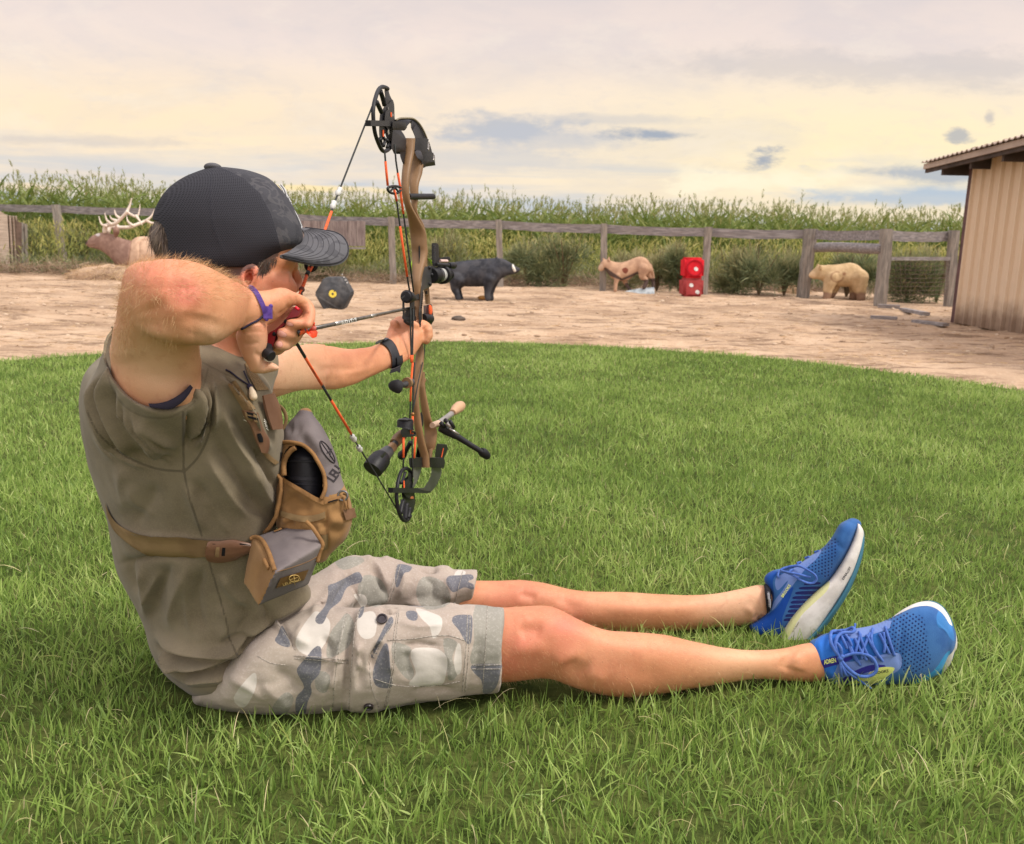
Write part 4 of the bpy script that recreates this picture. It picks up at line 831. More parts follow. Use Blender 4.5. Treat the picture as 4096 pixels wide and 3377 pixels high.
# the bow arm
dW = 1.93
loftpx(mb, zC, [(60, 400, 20, 720, 1.49, .055), (150, 360, 110, 700, 1.52, .052), (230, 342, 205, 676, 1.545, .050), (330, 316, 325, 640, 1.59, .046), (430, 304, 450, 630, 1.64, .044), (560, 312, 590, 630, 1.69, .043), (680, 330, 725, 596, 1.75, .040), (790, 322, 845, 541, 1.81, .035), (880, 300, 965, 485, 1.86, .030), (938, 268, 1040, 455, 1.885, .026)], 26, 4, round_ends=(.3, 0))
loftpx(mb, zC, [(925, 285, 1035, 460, 1.88, .026), (950, 215, 1085, 425, 1.905, .024), (975, 165, 1125, 405, 1.925, .024), (1010, 133, 1160, 360, 1.94, .024), (1060, 125, 1195, 300, 1.95, .024), (1110, 150, 1205, 250, 1.955, .020)], 24, 4, round_ends=(0, .4))
for (x0, y0, x1, y1, r) in [(1175, 170, 1232, 205, .0125), (1170, 205, 1236, 242, .0118), (1165, 240, 1222, 270, .011)]:
    capsule(mb, [qd(zC, x0, y0, 1.975), qd(zC, (x0+x1)/2+12, (y0+y1)/2-6, 1.99), qd(zC, x1, y1, 1.975), qd(zC, x1+2, y1+10, 1.955)], [r*1.05, r, r, r*.9], 12)
capsule(mb, [qd(zC, 1040, 160, 1.95), qd(zC, 1100, 165, 1.935), qd(zC, 1150, 180, 1.94)], [.016, .012, .010], 10)
for k, (x, y) in enumerate([(985, 160), (965, 200), (955, 245)]): mb.ball(qd(zC, x+18, y+12, 1.915), .012)

V, F = remesh(mb, .0026); V = smooth(V, F, 6)
px, py, d = proj(V); wgt = 1/(1+np.exp((py-np.where(px > 1500, 1200, 1010))/-12)); wgt = np.where((px < 1010) & (py < 1400), 1, wgt)*np.where((px > 1560) & (px < 1900) & (py < 1500), 0, 1); wgt[(px > 870) & (px < 1300) & (py < 1560) & (py > 880)] = 0; wgt = np.where((px < 985) & (d < 1.19) & (py < 1500) & (py > 950), 1, wgt)
Vs = smooth(V, F, 60); V = V+(Vs-V)*wgt[:, None]; px, py, d = proj(V); w2 = ((px < 960) & (d < 1.22) & (py < 1480)).astype(float)*np.clip((790-px)/60+1, 0, 1)*np.clip((py-1080)/60, 0, 1)*np.clip((1500-py)/200, 0, 1); V = smoothpart(V, F, w2, 380)
LN = [(zA, [(860, 980), (840, 1060), (800, 1180)], .026, -.004), (zA, [(420, 760), (540, 850), (640, 940), (660, 1080)], .016, .0028), (zA, [(520, 900), (560, 1000), (540, 1120)], .020, -.004), (zA, [(760, 930), (860, 1000), (980, 1030)], .018, -.003), (zA, [(340, 1000), (380, 1150), (400, 1300)], .022, .003), (zA, [(480, 740), (560, 780), (680, 800)], .02, .003),
      (zQ, [(735, 520), (760, 600), (700, 690)], .0025, -.0018), (zQ, [(825, 520), (832, 580), (812, 640)], .0022, -.0016), (zQ, [(480, 700), (540, 760), (490, 830)], .003, -.0015), (zQ, [(895, 610), (930, 625), (940, 600)], .002, -.0012), (zQ, [(920, 740), (950, 735), (975, 720)], .002, -.0012),
      (zQ, [(440, 1255), (472, 1290), (462, 1330), (440, 1390)], .0030, -.0032), (zQ, [(180, 960), (300, 950), (470, 940)], .0022, -.0016), (zQ, [(190, 1080), (300, 1090), (440, 1060)], .0022, -.0012), (zQ, [(330, 1180), (400, 1230), (440, 1230)], .003, -.0015), (zQ, [(600, 770), (700, 700), (790, 640)], .003, -.002), (zQ, [(200, 920), (330, 905), (480, 885)], .003, -.0016), (zQ, [(500, 560), (620, 600), (700, 590)], .012, .002),
      (zQ, [(745, 210), (735, 300), (765, 400), (775, 470)], .0028, .0012), (zQ, [(800, 465), (770, 420), (765, 330), (775, 250)], .0022, -.0016), (zQ, [(560, 150), (640, 230), (560, 260)], .006, -.001), (zQ, [(660, 225), (710, 215), (750, 225)], .002, -.0012), (zQ, [(650, 245), (700, 240), (745, 245)], .002, -.0008),
      (zQ, [(285, 390), (270, 330), (290, 270), (330, 250)], .0042, -.0075), (zQ, [(300, 300), (285, 350), (290, 420)], .004, -.004), (zC, [(500, 470), (620, 480), (750, 500)], .008, -.003), (zC, [(540, 410), (545, 500), (520, 560)], .006, .003), (zC, [(600, 500), (750, 500), (880, 450)], .006, .0022), (zC, [(400, 420), (470, 470), (540, 520)], .010, -.003), (zC, [(560, 420), (620, 520), (660, 610)], .008, .002),
      (zC, [(1000, 210), (1030, 260), (1040, 330)], .003, .002), (zC, [(975, 240), (1000, 300), (1010, 340)], .003, .0016),
      (zI, [(250, 500), (330, 480), (420, 500)], .012, -.006), (zI, [(230, 440), (300, 420), (330, 390)], .01, .002), (zI, [(200, 590), (320, 600), (450, 570)], .012, .004), (zI, [(560, 640), (620, 720), (700, 760)], .014, -.006), (zI, [(450, 680), (560, 650), (680, 640)], .012, .004), (zI, [(640, 720), (720, 760), (800, 790)], .010, .003),
      (zI, [(520, 400), (640, 480), (800, 560), (1100, 600)], .014, .003), (zI, [(700, 620), (900, 720), (1200, 760)], .02, -.004), (zI, [(1840, 640), (1880, 680), (1860, 740)], .012, -.003), (zI, [(1900, 640), (1940, 680), (1930, 730)], .012, .005),
      (zI, [(260, 250), (310, 275), (380, 290)], .008, -.004), (zI, [(480, 260), (560, 320), (640, 380)], .012, -.004), (zI, [(700, 330), (1000, 360), (1400, 340)], .012, .003), (zI, [(1620, 330), (1680, 400), (1640, 440)], .006, .003), (zI, [(1700, 380), (1680, 420)], .003, -.003), (zI, [(1730, 390), (1700, 430)], .003, -.003)]
for z_, pts, wd, h in LN: V = folds(V, F, z_, [(pts, wd*(1.25 if z_ is zI else 1), h*(1.0 if z_ is zI else .75 if z_ is zC else 1))])
# small veins and goose-flesh unevenness
V = V+normals(V, F)*(vnoise(V, 22, 4, 3)*.0009)[:, None]
me = setmesh('body', V, F, [], 0)
px, py, d = proj(V)
def gs(z, x, y, r): q = z(x, y); rr = r/z(0, 0)[0] if False else r; return np.exp(-((px-q[0])**2+(py-q[1])**2)/(2*rr*rr))
red = .95*gs(zA, 745, 860, 48)+.55*gs(zA, 600, 760, 70)+.3*gs(zA, 480, 720, 60)+.9*gs(zQ, 300, 230, 26)+.75*gs(zQ, 230, 350, 36)+.45*gs(zQ, 620, 350, 60)+.5*gs(zQ, 840, 400, 30)+.7*gs(zI, 540, 420, 60)+.5*gs(zI, 300, 560, 90)+.45*gs(zI, 200, 700, 90)+.5*gs(zI, 290, 250, 60)+.45*gs(zI, 100, 300, 70)+.6*gs(zQ, 600, 1370, 26)+.35*gs(zQ, 300, 1150, 50)+.4*gs(zQ, 560, 900, 40)+.4*gs(zQ, 960, 780, 40)+.35*gs(zQ, 700, 980, 60)+.35*gs(zC, 700, 380, 90)+.45*gs(zC, 1040, 200, 50)+.35*gs(zI, 760, 640, 160)
red += np.where((np.abs(d-1.36) < .12), sdf(px, py, [zA(*q) for q in [(820, 1130), (1120, 1130), (1120, 1420), (820, 1380)]]) < 0, 0)*.9
red = np.clip(red*(1+vnoise(V, 40, 3, 2)*.5), 0, 1)
pale = np.clip(.9*gs(zA, 620, 1350, 100)+.7*gs(zA, 900, 1120, 50)+.7*gs(zA, 400, 1200, 90)+.8*gs(zC, 230, 500, 90)+.5*gs(zC, 400, 560, 80)+.6*gs(zI, 1500, 330, 90)+.4*gs(zI, 1600, 680, 110)+.4*gs(zQ, 350, 1100, 60)+.6*gs(zI, 1700, 300, 60), 0, 1)
fattr(me, 'red', red); fattr(me, 'pale', pale)
nails = [[(735, 880), (700, 862), (700, 835), (745, 838), (790, 860), (790, 885)], [(610, 985), (605, 945), (640, 930), (690, 955), (720, 985), (700, 1010), (650, 1010)], [(590, 1100), (600, 1060), (640, 1055), (670, 1090), (655, 1125), (610, 1130)]]
nd_ = np.full(len(V), 1.0)
for q in nails: nd_ = np.minimum(nd_, sdf(px, py, smp([zQ(*a) for a in q], 4))*d/FPX)
fattr(me, 'nail', nd_)
hd = np.minimum(sdf(px, py, smp([zQ(*a) for a in [(390, 100), (640, 85), (560, 130), (520, 200), (470, 290), (420, 300), (385, 270), (380, 220), (350, 180)]], 4)), sdf(px, py, smp([zA(*a) for a in [(560, 430), (640, 600), (760, 700), (1000, 780), (1090, 740), (1180, 700), (1300, 640), (1300, 400), (900, 300)]], 4)))*d/FPX
fattr(me, 'stub', np.where(np.abs(d-1.33) < .09, hd, 1))
def h_skin(c, h, vec, b):
    c = mixc(mth('MULTIPLY', attr('red').outputs['Fac'], .75), c, col(206, 112, 92)); c = mixc(mth('MULTIPLY', attr('pale').outputs['Fac'], .7), c, col(218, 182, 150))
    c = mixc(mth('MULTIPLY', smap(noisew(vec, 70, 3, .6), .52, .7), .22), c, col(176, 112, 84))
    v_ = nd('ShaderNodeTexVoronoi'); v_.inputs['Scale'].default_value = 55; L.new(vec, v_.inputs['Vector']); c = mixc(mth('MULTIPLY', smap(v_.outputs['Distance'], .09, .03), .45), c, col(140, 84, 62))
    mp = nd('ShaderNodeMapping'); mp.inputs['Scale'].default_value = (240, 240, 900); mp.inputs['Rotation'].default_value = (0, .5, .3); L.new(vec, mp.inputs[0])
    fuzz = noisew(mp.outputs[0], 1, 2, .5); c = mixc(mth('MULTIPLY', smap(fuzz, .56, .7), .12), c, col(232, 200, 160))
    c = mixc(smap(attr('nail').outputs['Fac'], .0004, -.0006), c, col(214, 158, 144)); c = mixc(mth('MULTIPLY', smap(mth('ABSOLUTE', attr('nail').outputs['Fac']), .0009, .0003), .45), c, col(150, 90, 76))
    f = smap(mth('ADD', attr('stub').outputs['Fac'], mth('MULTIPLY', mth('SUBTRACT', fuzz, .5), .012)), .002, -.003); c = mixc(mth('MULTIPLY', f, .85), c, col(60, 53, 52))
    vo = nd('ShaderNodeTexVoronoi'); vo.inputs['Scale'].default_value = 900; L.new(vec, vo.inputs['Vector'])
    h = mth('ADD', h, mth('MULTIPLY', vo.outputs['Distance'], .5)); return c, h
m_skin = mat('skin', col(198, 136, 98), col(214, 154, 114), rough=.50, vs_=9, bump=.42, bs=160, bd=.0012, spec=.4, sss=.12, hook=h_skin)
me.materials.append(m_skin); body = place(me, 'body', person)
BV = bvh(V, F); bodyV, bodyF = V, F
# eye and lashes, eyebrow
mb = MB(); mb.ball(qd(zQ, 757, 222, 1.352), .0042); part('eye', mb, mat('eye_white', col(226, 214, 204), rough=.15, spec=.8), person)
m_hair = greens('hair', [(0, col(58, 50, 46)), (.5, col(108, 94, 84)), (1, col(176, 156, 132))], 0, rough=.5)
m_fuzz = greens('body_hair', [(0, col(196, 158, 112)), (1, col(232, 204, 160))], .3, rough=.5)
def hairs(roots, dirs, ln, wd, tint, droop, segs=3): return leafmesh('hair', roots, dirs, ln, wd, tint, None, segs, droop)
# hair at the back opening of the cap
pts = []; R2 = []
ply = [zA(*q) for q in [(532, 440), (575, 445), (612, 500), (628, 570), (618, 640), (590, 650), (560, 600), (535, 540), (520, 490)]]
mb = MB(); loftpx(mb, zA, [(548, 440, 700, 440, 1.36, .045), (526, 500, 720, 510, 1.36, .052), (530, 560, 740, 575, 1.36, .052), (556, 620, 760, 640, 1.36, .045), (590, 690, 780, 700, 1.36, .04)], 20, 3, round_ends=(.4, .3)); 
def h_hr(c, h, vec, b): return c, h
m_hairb = mat('hair_mass', col(78, 68, 62), col(130, 114, 100), rough=.6, vs_=4, bump=.9, bs=6, bd=.004, stretch=(60, 60, 4))
hair = part('hair', mb, m_hairb, person, 0)
n = 900; a = rng.uniform(0, 1, n); yy = 440+a*210; xl = np.interp(yy, [440, 490, 540, 600, 650], [540, 522, 535, 560, 590]); xx = xl+rng.uniform(0, 1, n)**1.3*95
rt = np.array([P(zA(x, y), 1.345+.02*random.random()-.035*min(1, (x-l)/70)) for x, y, l in zip(xx, yy, xl)]); dr = np.tile(-UP*.9-RT*.15-FW*.1, (n, 1))+rng.normal(0, .16, (n, 3))+RT*((a*.7)[:, None])
sub('strands', hairs(rt, dr, rng.uniform(.015, .04, n), rng.uniform(.0005, .0011, n), np.clip(rng.normal(.5, .25, n), 0, 1), .0), None, hair).data.materials.append(m_hair)
n = 420; xx = rng.uniform(385, 600, n); yy = rng.uniform(95, 290, n); ok = (xx-380)*.95+(yy-95)*1.0 < 250; ok &= xx > 385; xx, yy = xx[ok], yy[ok]
rt = np.array([q for q in [hit(BV, zQ(x, y), .0006)[0] for x, y in zip(xx, yy)] if q is not None]); n = len(rt)
sub('sideburn', hairs(rt, np.tile(-UP*.9-RT*.25, (n, 1))+rng.normal(0, .18, (n, 3)), rng.uniform(.006, .014, n), rng.uniform(.0004, .0008, n), np.clip(rng.normal(.3, .2, n), 0, 1), 0), None, hair).data.materials.append(m_hair)
# blond hair on the arms and shins: rooted on the skin, short and fine
vn = normals(V, F); fc = vn@FW
def fuzz(name, mask, n, l0, l1, flow, w0=.00022, w1=.0004):
    idx = np.nonzero(mask)[0]; idx = rng.choice(idx, min(n, len(idx)), replace=False); k = len(idx); fl = np.asarray(flow)/np.linalg.norm(flow)
    o = part(name, leafmesh(name, V[idx], vn[idx]*.8+fl*.8+rng.normal(0, .35, (k, 3)), rng.uniform(l0, l1, k), rng.uniform(w0, w1, k), rng.random(k), m_fuzz, 3, .25), None, person); return o
ax, ay = (px-250)*1.5043, (py-600)*1.5043
fuzz('forearm_hair', (ax > 330) & (ax < 1130) & (ay < 1190) & (ay > 640) & (d < 1.24) & (fc < .55) & ((ay < 900) | (ax < 420)), 2600, .010, .022, RT*.6-FW*.1)
fuzz('upper_arm_hair', (ax > 260) & (ax < 700) & (ay > 800) & (ay < 1200) & (d < 1.26), 500, .006, .012, -UP)
ix, iy = (px-1900)*1.5043, (py-2200)*1.5043
fuzz('leg_hair', (ix > 150) & (ix < 1950) & (iy > 170) & (iy < 900) & (fc < .5), 3400, .005, .012, RT-UP*.4, .00018, .0003)

# ---------------------------------------------------------------- T-shirt
mb = MB(); loftpx(mb, zF, TORSO, 36, 4, e=2.15, round_ends=(.3, .15))
# sleeve on the near side: a wide cuff round the upper arm
def ring3(cz, cd, rx, rv, n=36): return [P(zF(*cz), cd)+rx*math.cos(q)+rv*math.sin(q) for q in np.linspace(0, 2*math.pi, n, endpoint=False)]
def pv(a, da, b, db): return P(zF(*a), da)-P(zF(*b), db)
s0 = ring3((420, 420), 1.42, pv((760, 420), 1.42, (80, 420), 1.42)/2, pv((430, 600), 1.40, (420, 420), 1.42))
s1 = ring3((410, 300), 1.33, pv((690, 330), 1.34, (110, 260), 1.33)/2, pv((430, 505), 1.268, (410, 300), 1.33))
s2 = ring3((405, 190), 1.275, pv((655, 220), 1.29, (165, 140), 1.28)/2, pv((430, 400), 1.222, (405, 190), 1.275))
s3 = ring3((410, 110), 1.242, pv((640, 125), 1.265, (188, 78), 1.235)/2, pv((440, 338), 1.197, (412, 110), 1.245))
s3b = ring3((411, 98), 1.238, pv((636, 112), 1.262, (192, 68), 1.232)/2, pv((440, 327), 1.194, (414, 98), 1.24))
s4 = ring3((414, 112), 1.25, pv((624, 120), 1.27, (216, 80), 1.25)/2, pv((440, 320), 1.203, (414, 112), 1.25))
s5 = ring3((414, 200), 1.33, pv((600, 220), 1.34, (240, 170), 1.33)/2, pv((440, 350), 1.28, (414, 200), 1.33))
mb.rings([s0, s1, s2, s3, s3b, s4, s5])
# collar
cr_ = []
for (l, r, dd, rd) in [((640, 90), (905, 230), 1.385, .085), ((632, 100), (850, 185), 1.38, .075), ((610, 70), (830, 150), 1.38, .070)]:
    cr_.append(ringpx(zF(*l), zF(*r), dd, rd, 30))
mb.rings(cr_)
# far sleeve
loftpx(mb, zF, [(700, 120, 760, 380, 1.47, .07), (830, 60, 850, 330, 1.49, .07), (900, 30, 920, 300, 1.51, .066), (958, 52, 955, 225, 1.535, .058), (972, 60, 968, 215, 1.54, .056)], 26, 4)
V, F = remesh(mb, .0031); V = smooth(V, F, 30)
R = lambda pts, w_, h: (pts, w_*.78, h*(2.5 if w_ < .0075 else 1.9))
V = folds(V, F, zF, [R([(205, 90), (196, 230), (240, 380), (330, 520), (400, 570)], .006, .0075), R([(178, 120), (165, 280), (215, 430), (320, 570)], .007, .008), R([(150, 150), (130, 300), (170, 450), (240, 580)], .008, .006), R([(228, 230), (290, 370), (400, 480), (500, 570)], .006, .008), R([(265, 290), (340, 410), (470, 520)], .005, .006), R([(330, 350), (420, 430), (520, 500)], .006, .005),
    R([(192, 110), (180, 260), (228, 400), (325, 545)], .004, -.006), R([(215, 200), (262, 340), (370, 470), (470, 565)], .004, -.006), R([(250, 265), (318, 395), (440, 505)], .004, -.005),
    R([(600, 210), (602, 360), (565, 480)], .006, .007), R([(640, 200), (640, 360), (600, 520)], .007, .007), R([(665, 180), (690, 330), (670, 440)], .006, .005), R([(620, 215), (622, 360), (580, 500)], .004, -.006), R([(655, 215), (660, 350), (640, 450)], .004, -.004), R([(560, 320), (566, 420), (545, 520)], .005, -.004),
    R([(700, 280), (780, 470), (890, 640), (955, 760)], .010, .006), R([(740, 280), (840, 460), (940, 620)], .010, -.005), R([(770, 260), (860, 400), (950, 520)], .008, .006), R([(660, 430), (760, 600), (880, 760), (950, 850)], .012, -.006), R([(640, 520), (740, 680), (850, 820)], .012, .006), R([(580, 620), (660, 760), (740, 880)], .012, -.004), R([(540, 640), (600, 780), (640, 880)], .010, .004),
    R([(700, 160), (760, 240), (830, 330), (880, 440)], .007, .006), R([(720, 150), (790, 240), (860, 340)], .005, -.005), R([(420, 640), (380, 760), (300, 850)], .018, -.004), R([(280, 560), (260, 680), (300, 800)], .018, .004),
    R([(500, 990), (420, 1160), (390, 1290)], .014, -.006), R([(580, 1000), (500, 1180), (480, 1330)], .014, .006), R([(640, 1010), (600, 1180), (640, 1350)], .012, -.005), R([(350, 1010), (360, 1130), (420, 1240)], .012, .005), R([(300, 960), (300, 1060), (350, 1160)], .010, -.005),
    R([(392, 1320), (500, 1390), (640, 1420), (800, 1380)], .010, .009), R([(400, 1360), (500, 1430), (660, 1455), (830, 1400)], .008, -.010), R([(440, 1450), (560, 1480), (700, 1450), (900, 1330)], .009, .010), R([(470, 1500), (600, 1510), (740, 1480), (860, 1420)], .007, -.009), R([(520, 1545), (640, 1530), (760, 1520)], .008, .008),
    R([(960, 1250), (860, 1310), (740, 1400), (640, 1420)], .008, .008), R([(930, 1290), (840, 1350), (760, 1420)], .006, -.008), R([(1130, 1120), (1020, 1200), (900, 1270)], .008, .006), R([(780, 1180), (820, 1260), (760, 1340)], .012, -.005), R([(700, 1180), (740, 1280), (700, 1380)], .012, .004), R([(950, 250), (930, 330), (960, 400)], .006, .005),
    R([(236, 1020), (420, 985), (640, 995)], .006, -.004), R([(230, 840), (350, 880), (500, 890), (650, 900)], .005, .003),
    R([(150, 420), (260, 520), (400, 600)], .006, .003), R([(120, 250), (150, 400), (230, 540)], .005, -.005), R([(300, 320), (400, 440), (510, 540)], .004, .005), R([(700, 600), (800, 740), (930, 820)], .008, -.003), R([(620, 700), (700, 820), (760, 880)], .008, .003), R([(880, 500), (930, 620), (958, 700)], .007, -.005), R([(820, 560), (900, 700), (950, 780)], .007, .004), R([(440, 1040), (380, 1180), (370, 1280)], .009, .004), R([(700, 1040), (760, 1140), (860, 1210)], .010, .004), R([(300, 640), (330, 740), (420, 820)], .012, .003), R([(560, 1060), (560, 1200), (580, 1340)], .009, .003), R([(860, 1180), (920, 1230), (900, 1290)], .008, -.005), R([(430, 1400), (470, 1450), (540, 1500)], .006, .006), R([(700, 1390), (760, 1350), (860, 1330)], .006, -.005)], ex=1.5)
V = V+normals(V, F)*(vnoise(V, 9, 11, 3)*.005+vnoise(V*np.array([1, 1, .5]), 20, 12, 2)*.0022)[:, None]
me = setmesh('tshirt', V, F, [], 0); px, py, d = proj(V)
seams = [[(540, 335), (541, 460), (543, 592)], [(684, 225), (668, 350), (650, 450), (605, 540), (545, 602)], [(545, 602), (570, 720), (625, 890)], [(655, 1000), (700, 1150), (738, 1290), (745, 1340), (790, 1440)], [(110, 330), (160, 430), (250, 510), (340, 560), (440, 592), (545, 600)]]
sdm = np.full(len(V), 1.0)
for q in seams: sdm = np.minimum(sdm, segdist(px, py, smp([zF(*a) for a in q], 4, False))*d/FPX)
st = np.full(len(V), 1.0)
for q in [[(190, 95), (215, 210), (270, 300), (350, 350), (440, 362), (500, 350), (580, 300), (630, 220), (652, 140)], [(425, 1440), (480, 1515), (560, 1560), (650, 1565), (720, 1545), (830, 1440), (900, 1350), (960, 1290)], [(628, 112), (700, 150), (800, 195)]]:
    st = np.minimum(st, segdist(px, py, smp([zF(*a) for a in q], 4, False))*d/FPX)
fattr(me, 'seam', sdm); fattr(me, 'stitch', st)
def h_shirt(c, h, vec, b):
    c = mixc(mth('MULTIPLY', smap(noisew(vec, 420, 3, .75), .45, .62), .5), c, col(134, 122, 98))
    c = mixc(mth('MULTIPLY', smap(attr('seam').outputs['Fac'], .0024, .0012), .5), c, col(58, 52, 42)); c = mixc(mth('MULTIPLY', smap(attr('stitch').outputs['Fac'], .0020, .0010), .28), c, col(62, 56, 46))
    h = mth('ADD', h, mth('MULTIPLY', smap(attr('seam').outputs['Fac'], .0, .0018), 1.2)); h = mth('ADD', h, mth('MULTIPLY', smap(attr('stitch').outputs['Fac'], .0, .0015), .8)); return c, h
m_shirt = mat('olive_cotton', col(112, 102, 84), col(126, 116, 97), rough=.95, vs_=14, bump=.16, bs=420, bd=.0012, spec=.12, sheen=.15, hook=h_shirt)
me.materials.append(m_shirt); shirt = place(me, 'tshirt', person); BS = bvh(V, F); shV = V
# dark lining seen in the sleeve opening
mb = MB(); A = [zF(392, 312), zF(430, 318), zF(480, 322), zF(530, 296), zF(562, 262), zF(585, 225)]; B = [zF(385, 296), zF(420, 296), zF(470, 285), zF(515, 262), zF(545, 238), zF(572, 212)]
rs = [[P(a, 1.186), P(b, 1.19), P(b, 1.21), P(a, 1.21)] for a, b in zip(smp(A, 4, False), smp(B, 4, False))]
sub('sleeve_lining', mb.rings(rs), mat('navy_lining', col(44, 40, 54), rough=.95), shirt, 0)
# stray white print marks on the chest
m_print = mat('white_print', col(214, 210, 200), rough=.8)
mb = MB()
for A_ in [[(243, 125), (262, 150)], [(240, 152), (268, 166)], [(392, 150), (408, 172)], [(388, 165), (412, 182)], [(396, 182), (414, 204)], [(400, 200), (418, 214)], [(408, 220), (424, 238)]]:
    (x0, y0), (x1, y1) = A_; strip(mb, BS, [zE(x0, y0), zE(x1, y1)], [zE(x0+7, y0-4), zE(x1+6, y1-5)], 3, .001, .0006, 3); sub('print', mb, m_print, shirt); mb = MB()

# ---------------------------------------------------------------- shorts
mb = MB()
loftpx(mb, zH, [(250, 760, 140, 990, 1.57, .10), (400, 600, 280, 1030, 1.565, .145), (540, 470, 430, 1048, 1.56, .15), (720, 430, 620, 1048, 1.555, .135), (900, 400, 850, 1035, 1.55, .12), (1060, 412, 1050, 1010, 1.548, .108), (1250, 388, 1250, 995, 1.548, .100), (1450, 402, 1450, 962, 1.55, .094), (1650, 395, 1640, 930, 1.555, .088), (1800, 402, 1780, 914, 1.56, .082), (1912, 407, 1886, 905, 1.562, .078)], 32, 4, round_ends=(.4, 0))
a_ = ringpx(zH(1906, 425), zH(1884, 890), 1.562, .070, 32); b_ = ringpx(zH(1860, 440), zH(1840, 880), 1.56, .066, 32); c_ = ringpx(zH(1912, 407), zH(1886, 905), 1.562, .078, 32); mb.rings([c_, a_, b_])
loftpx(mb, zH, [(840, 200, 800, 560, 1.74, .09), (1000, 110, 1000, 540, 1.765, .09), (1120, 108, 1120, 500, 1.785, .084), (1250, 128, 1250, 470, 1.80, .078), (1450, 165, 1450, 450, 1.81, .072), (1620, 186, 1610, 425, 1.82, .068), (1762, 184, 1722, 396, 1.825, .066)], 28, 4, round_ends=(.5, 0))
loftpx(mb, zH, [(300, 560, 300, 1000, 1.62, .14), (500, 400, 520, 900, 1.64, .16), (720, 260, 760, 800, 1.66, .15), (880, 190, 940, 640, 1.69, .12)], 28, 4, round_ends=(.4, .5))
V, F = remesh(mb, .0034); V = smooth(V, F, 6)
px, py, d = proj(V); pk = sdf(px, py, smp([zH(*q) for q in [(1045, 440), (1150, 418), (1290, 428), (1500, 432), (1705, 440), (1698, 620), (1672, 908), (1400, 940), (1200, 985), (1010, 1005), (1020, 800), (1030, 640)]], 3))*d/FPX
fl_ = sdf(px, py, [zH(*q) for q in [(1240, 430), (1700, 436), (1690, 605), (1500, 578), (1240, 604)]])*d/FPX; f2_ = sdf(px, py, [zH(*q) for q in [(1060, 430), (1275, 440), (1262, 500), (1150, 700), (1140, 790), (1192, 1000), (1020, 1000), (1030, 620)]])*d/FPX
vn = normals(V, F); front = np.clip(-(vn@FW)*3, 0, 1)
def step(s_, w_=.002): return 1/(1+np.exp(np.clip(s_/w_, -30, 30)))
V = V+vn*((step(pk)*.006+step(fl_)*.003+step(f2_)*.004)*front)[:, None]
V = folds(V, F, zH, [R([(1000, 440), (960, 600), (920, 800), (915, 990)], .004, .003), R([(1020, 430), (1000, 640), (990, 990)], .006, -.006), R([(690, 690), (850, 700), (1010, 715)], .006, .003), R([(600, 480), (650, 570), (700, 660)], .006, -.006), R([(560, 462), (620, 540), (690, 655)], .005, .006),
    R([(1090, 180), (1060, 300), (980, 420)], .012, .008), R([(1030, 200), (980, 320), (900, 430)], .012, -.008), R([(930, 260), (860, 360), (780, 470)], .010, .006), R([(1130, 120), (1190, 260), (1235, 370)], .008, -.007), R([(1060, 110), (1160, 160), (1230, 300)], .010, .007), R([(1300, 160), (1330, 260), (1280, 360)], .010, .005), R([(1420, 190), (1500, 280), (1480, 400)], .012, -.005), R([(1560, 220), (1600, 300), (1580, 390)], .010, .004),
    R([(1040, 640), (1080, 760), (1060, 900)], .010, -.005), R([(1330, 640), (1360, 740), (1350, 840)], .012, -.004), R([(1560, 640), (1600, 740), (1580, 840)], .012, .004), R([(1200, 600), (1150, 700), (1140, 790)], .006, -.008), R([(1240, 600), (1245, 700), (1250, 800)], .006, .004), R([(560, 760), (700, 860), (820, 980)], .016, -.005), R([(480, 820), (600, 920), (700, 1010)], .014, .005), R([(900, 760), (860, 880), (880, 1000)], .014, .004), R([(760, 480), (720, 560), (740, 660)], .012, .004),
    R([(1360, 900), (1500, 880), (1640, 900)], .008, -.004), R([(1780, 560), (1760, 700), (1760, 860)], .010, -.003), R([(1500, 160), (1560, 178), (1620, 182)], .006, .006), R([(1180, 125), (1280, 130), (1360, 150)], .006, .006), R([(1400, 175), (1480, 190), (1540, 200)], .005, -.006), R([(1320, 385), (1450, 378), (1580, 395), (1680, 392)], .006, .006), R([(1180, 400), (1240, 420), (1300, 415)], .005, -.006), R([(1300, 640), (1420, 620), (1560, 640)], .006, -.003), R([(1280, 480), (1420, 520), (1600, 500)], .008, .003), R([(640, 620), (720, 600), (800, 640)], .008, .003), R([(850, 560), (900, 640), (900, 740)], .007, -.004), R([(1080, 600), (1060, 700), (1090, 800)], .005, .004), R([(300, 800), (420, 860), (560, 960)], .010, .004)], ex=1.6)
V = V+normals(V, F)*(vnoise(V, 16, 21, 3)*.0045+vnoise(V*np.array([.7, 1, 1.3]), 42, 22, 3)*.0024)[:, None]
me = setmesh('shorts', V, F, [], 0); px, py, d = proj(V)
def pmin(polys):
    o = np.full(len(V), 1.0)
    for q in polys: o = np.minimum(o, sdf(px, py, smp([zH(*a) for a in q], 3))*d/FPX)
    return o
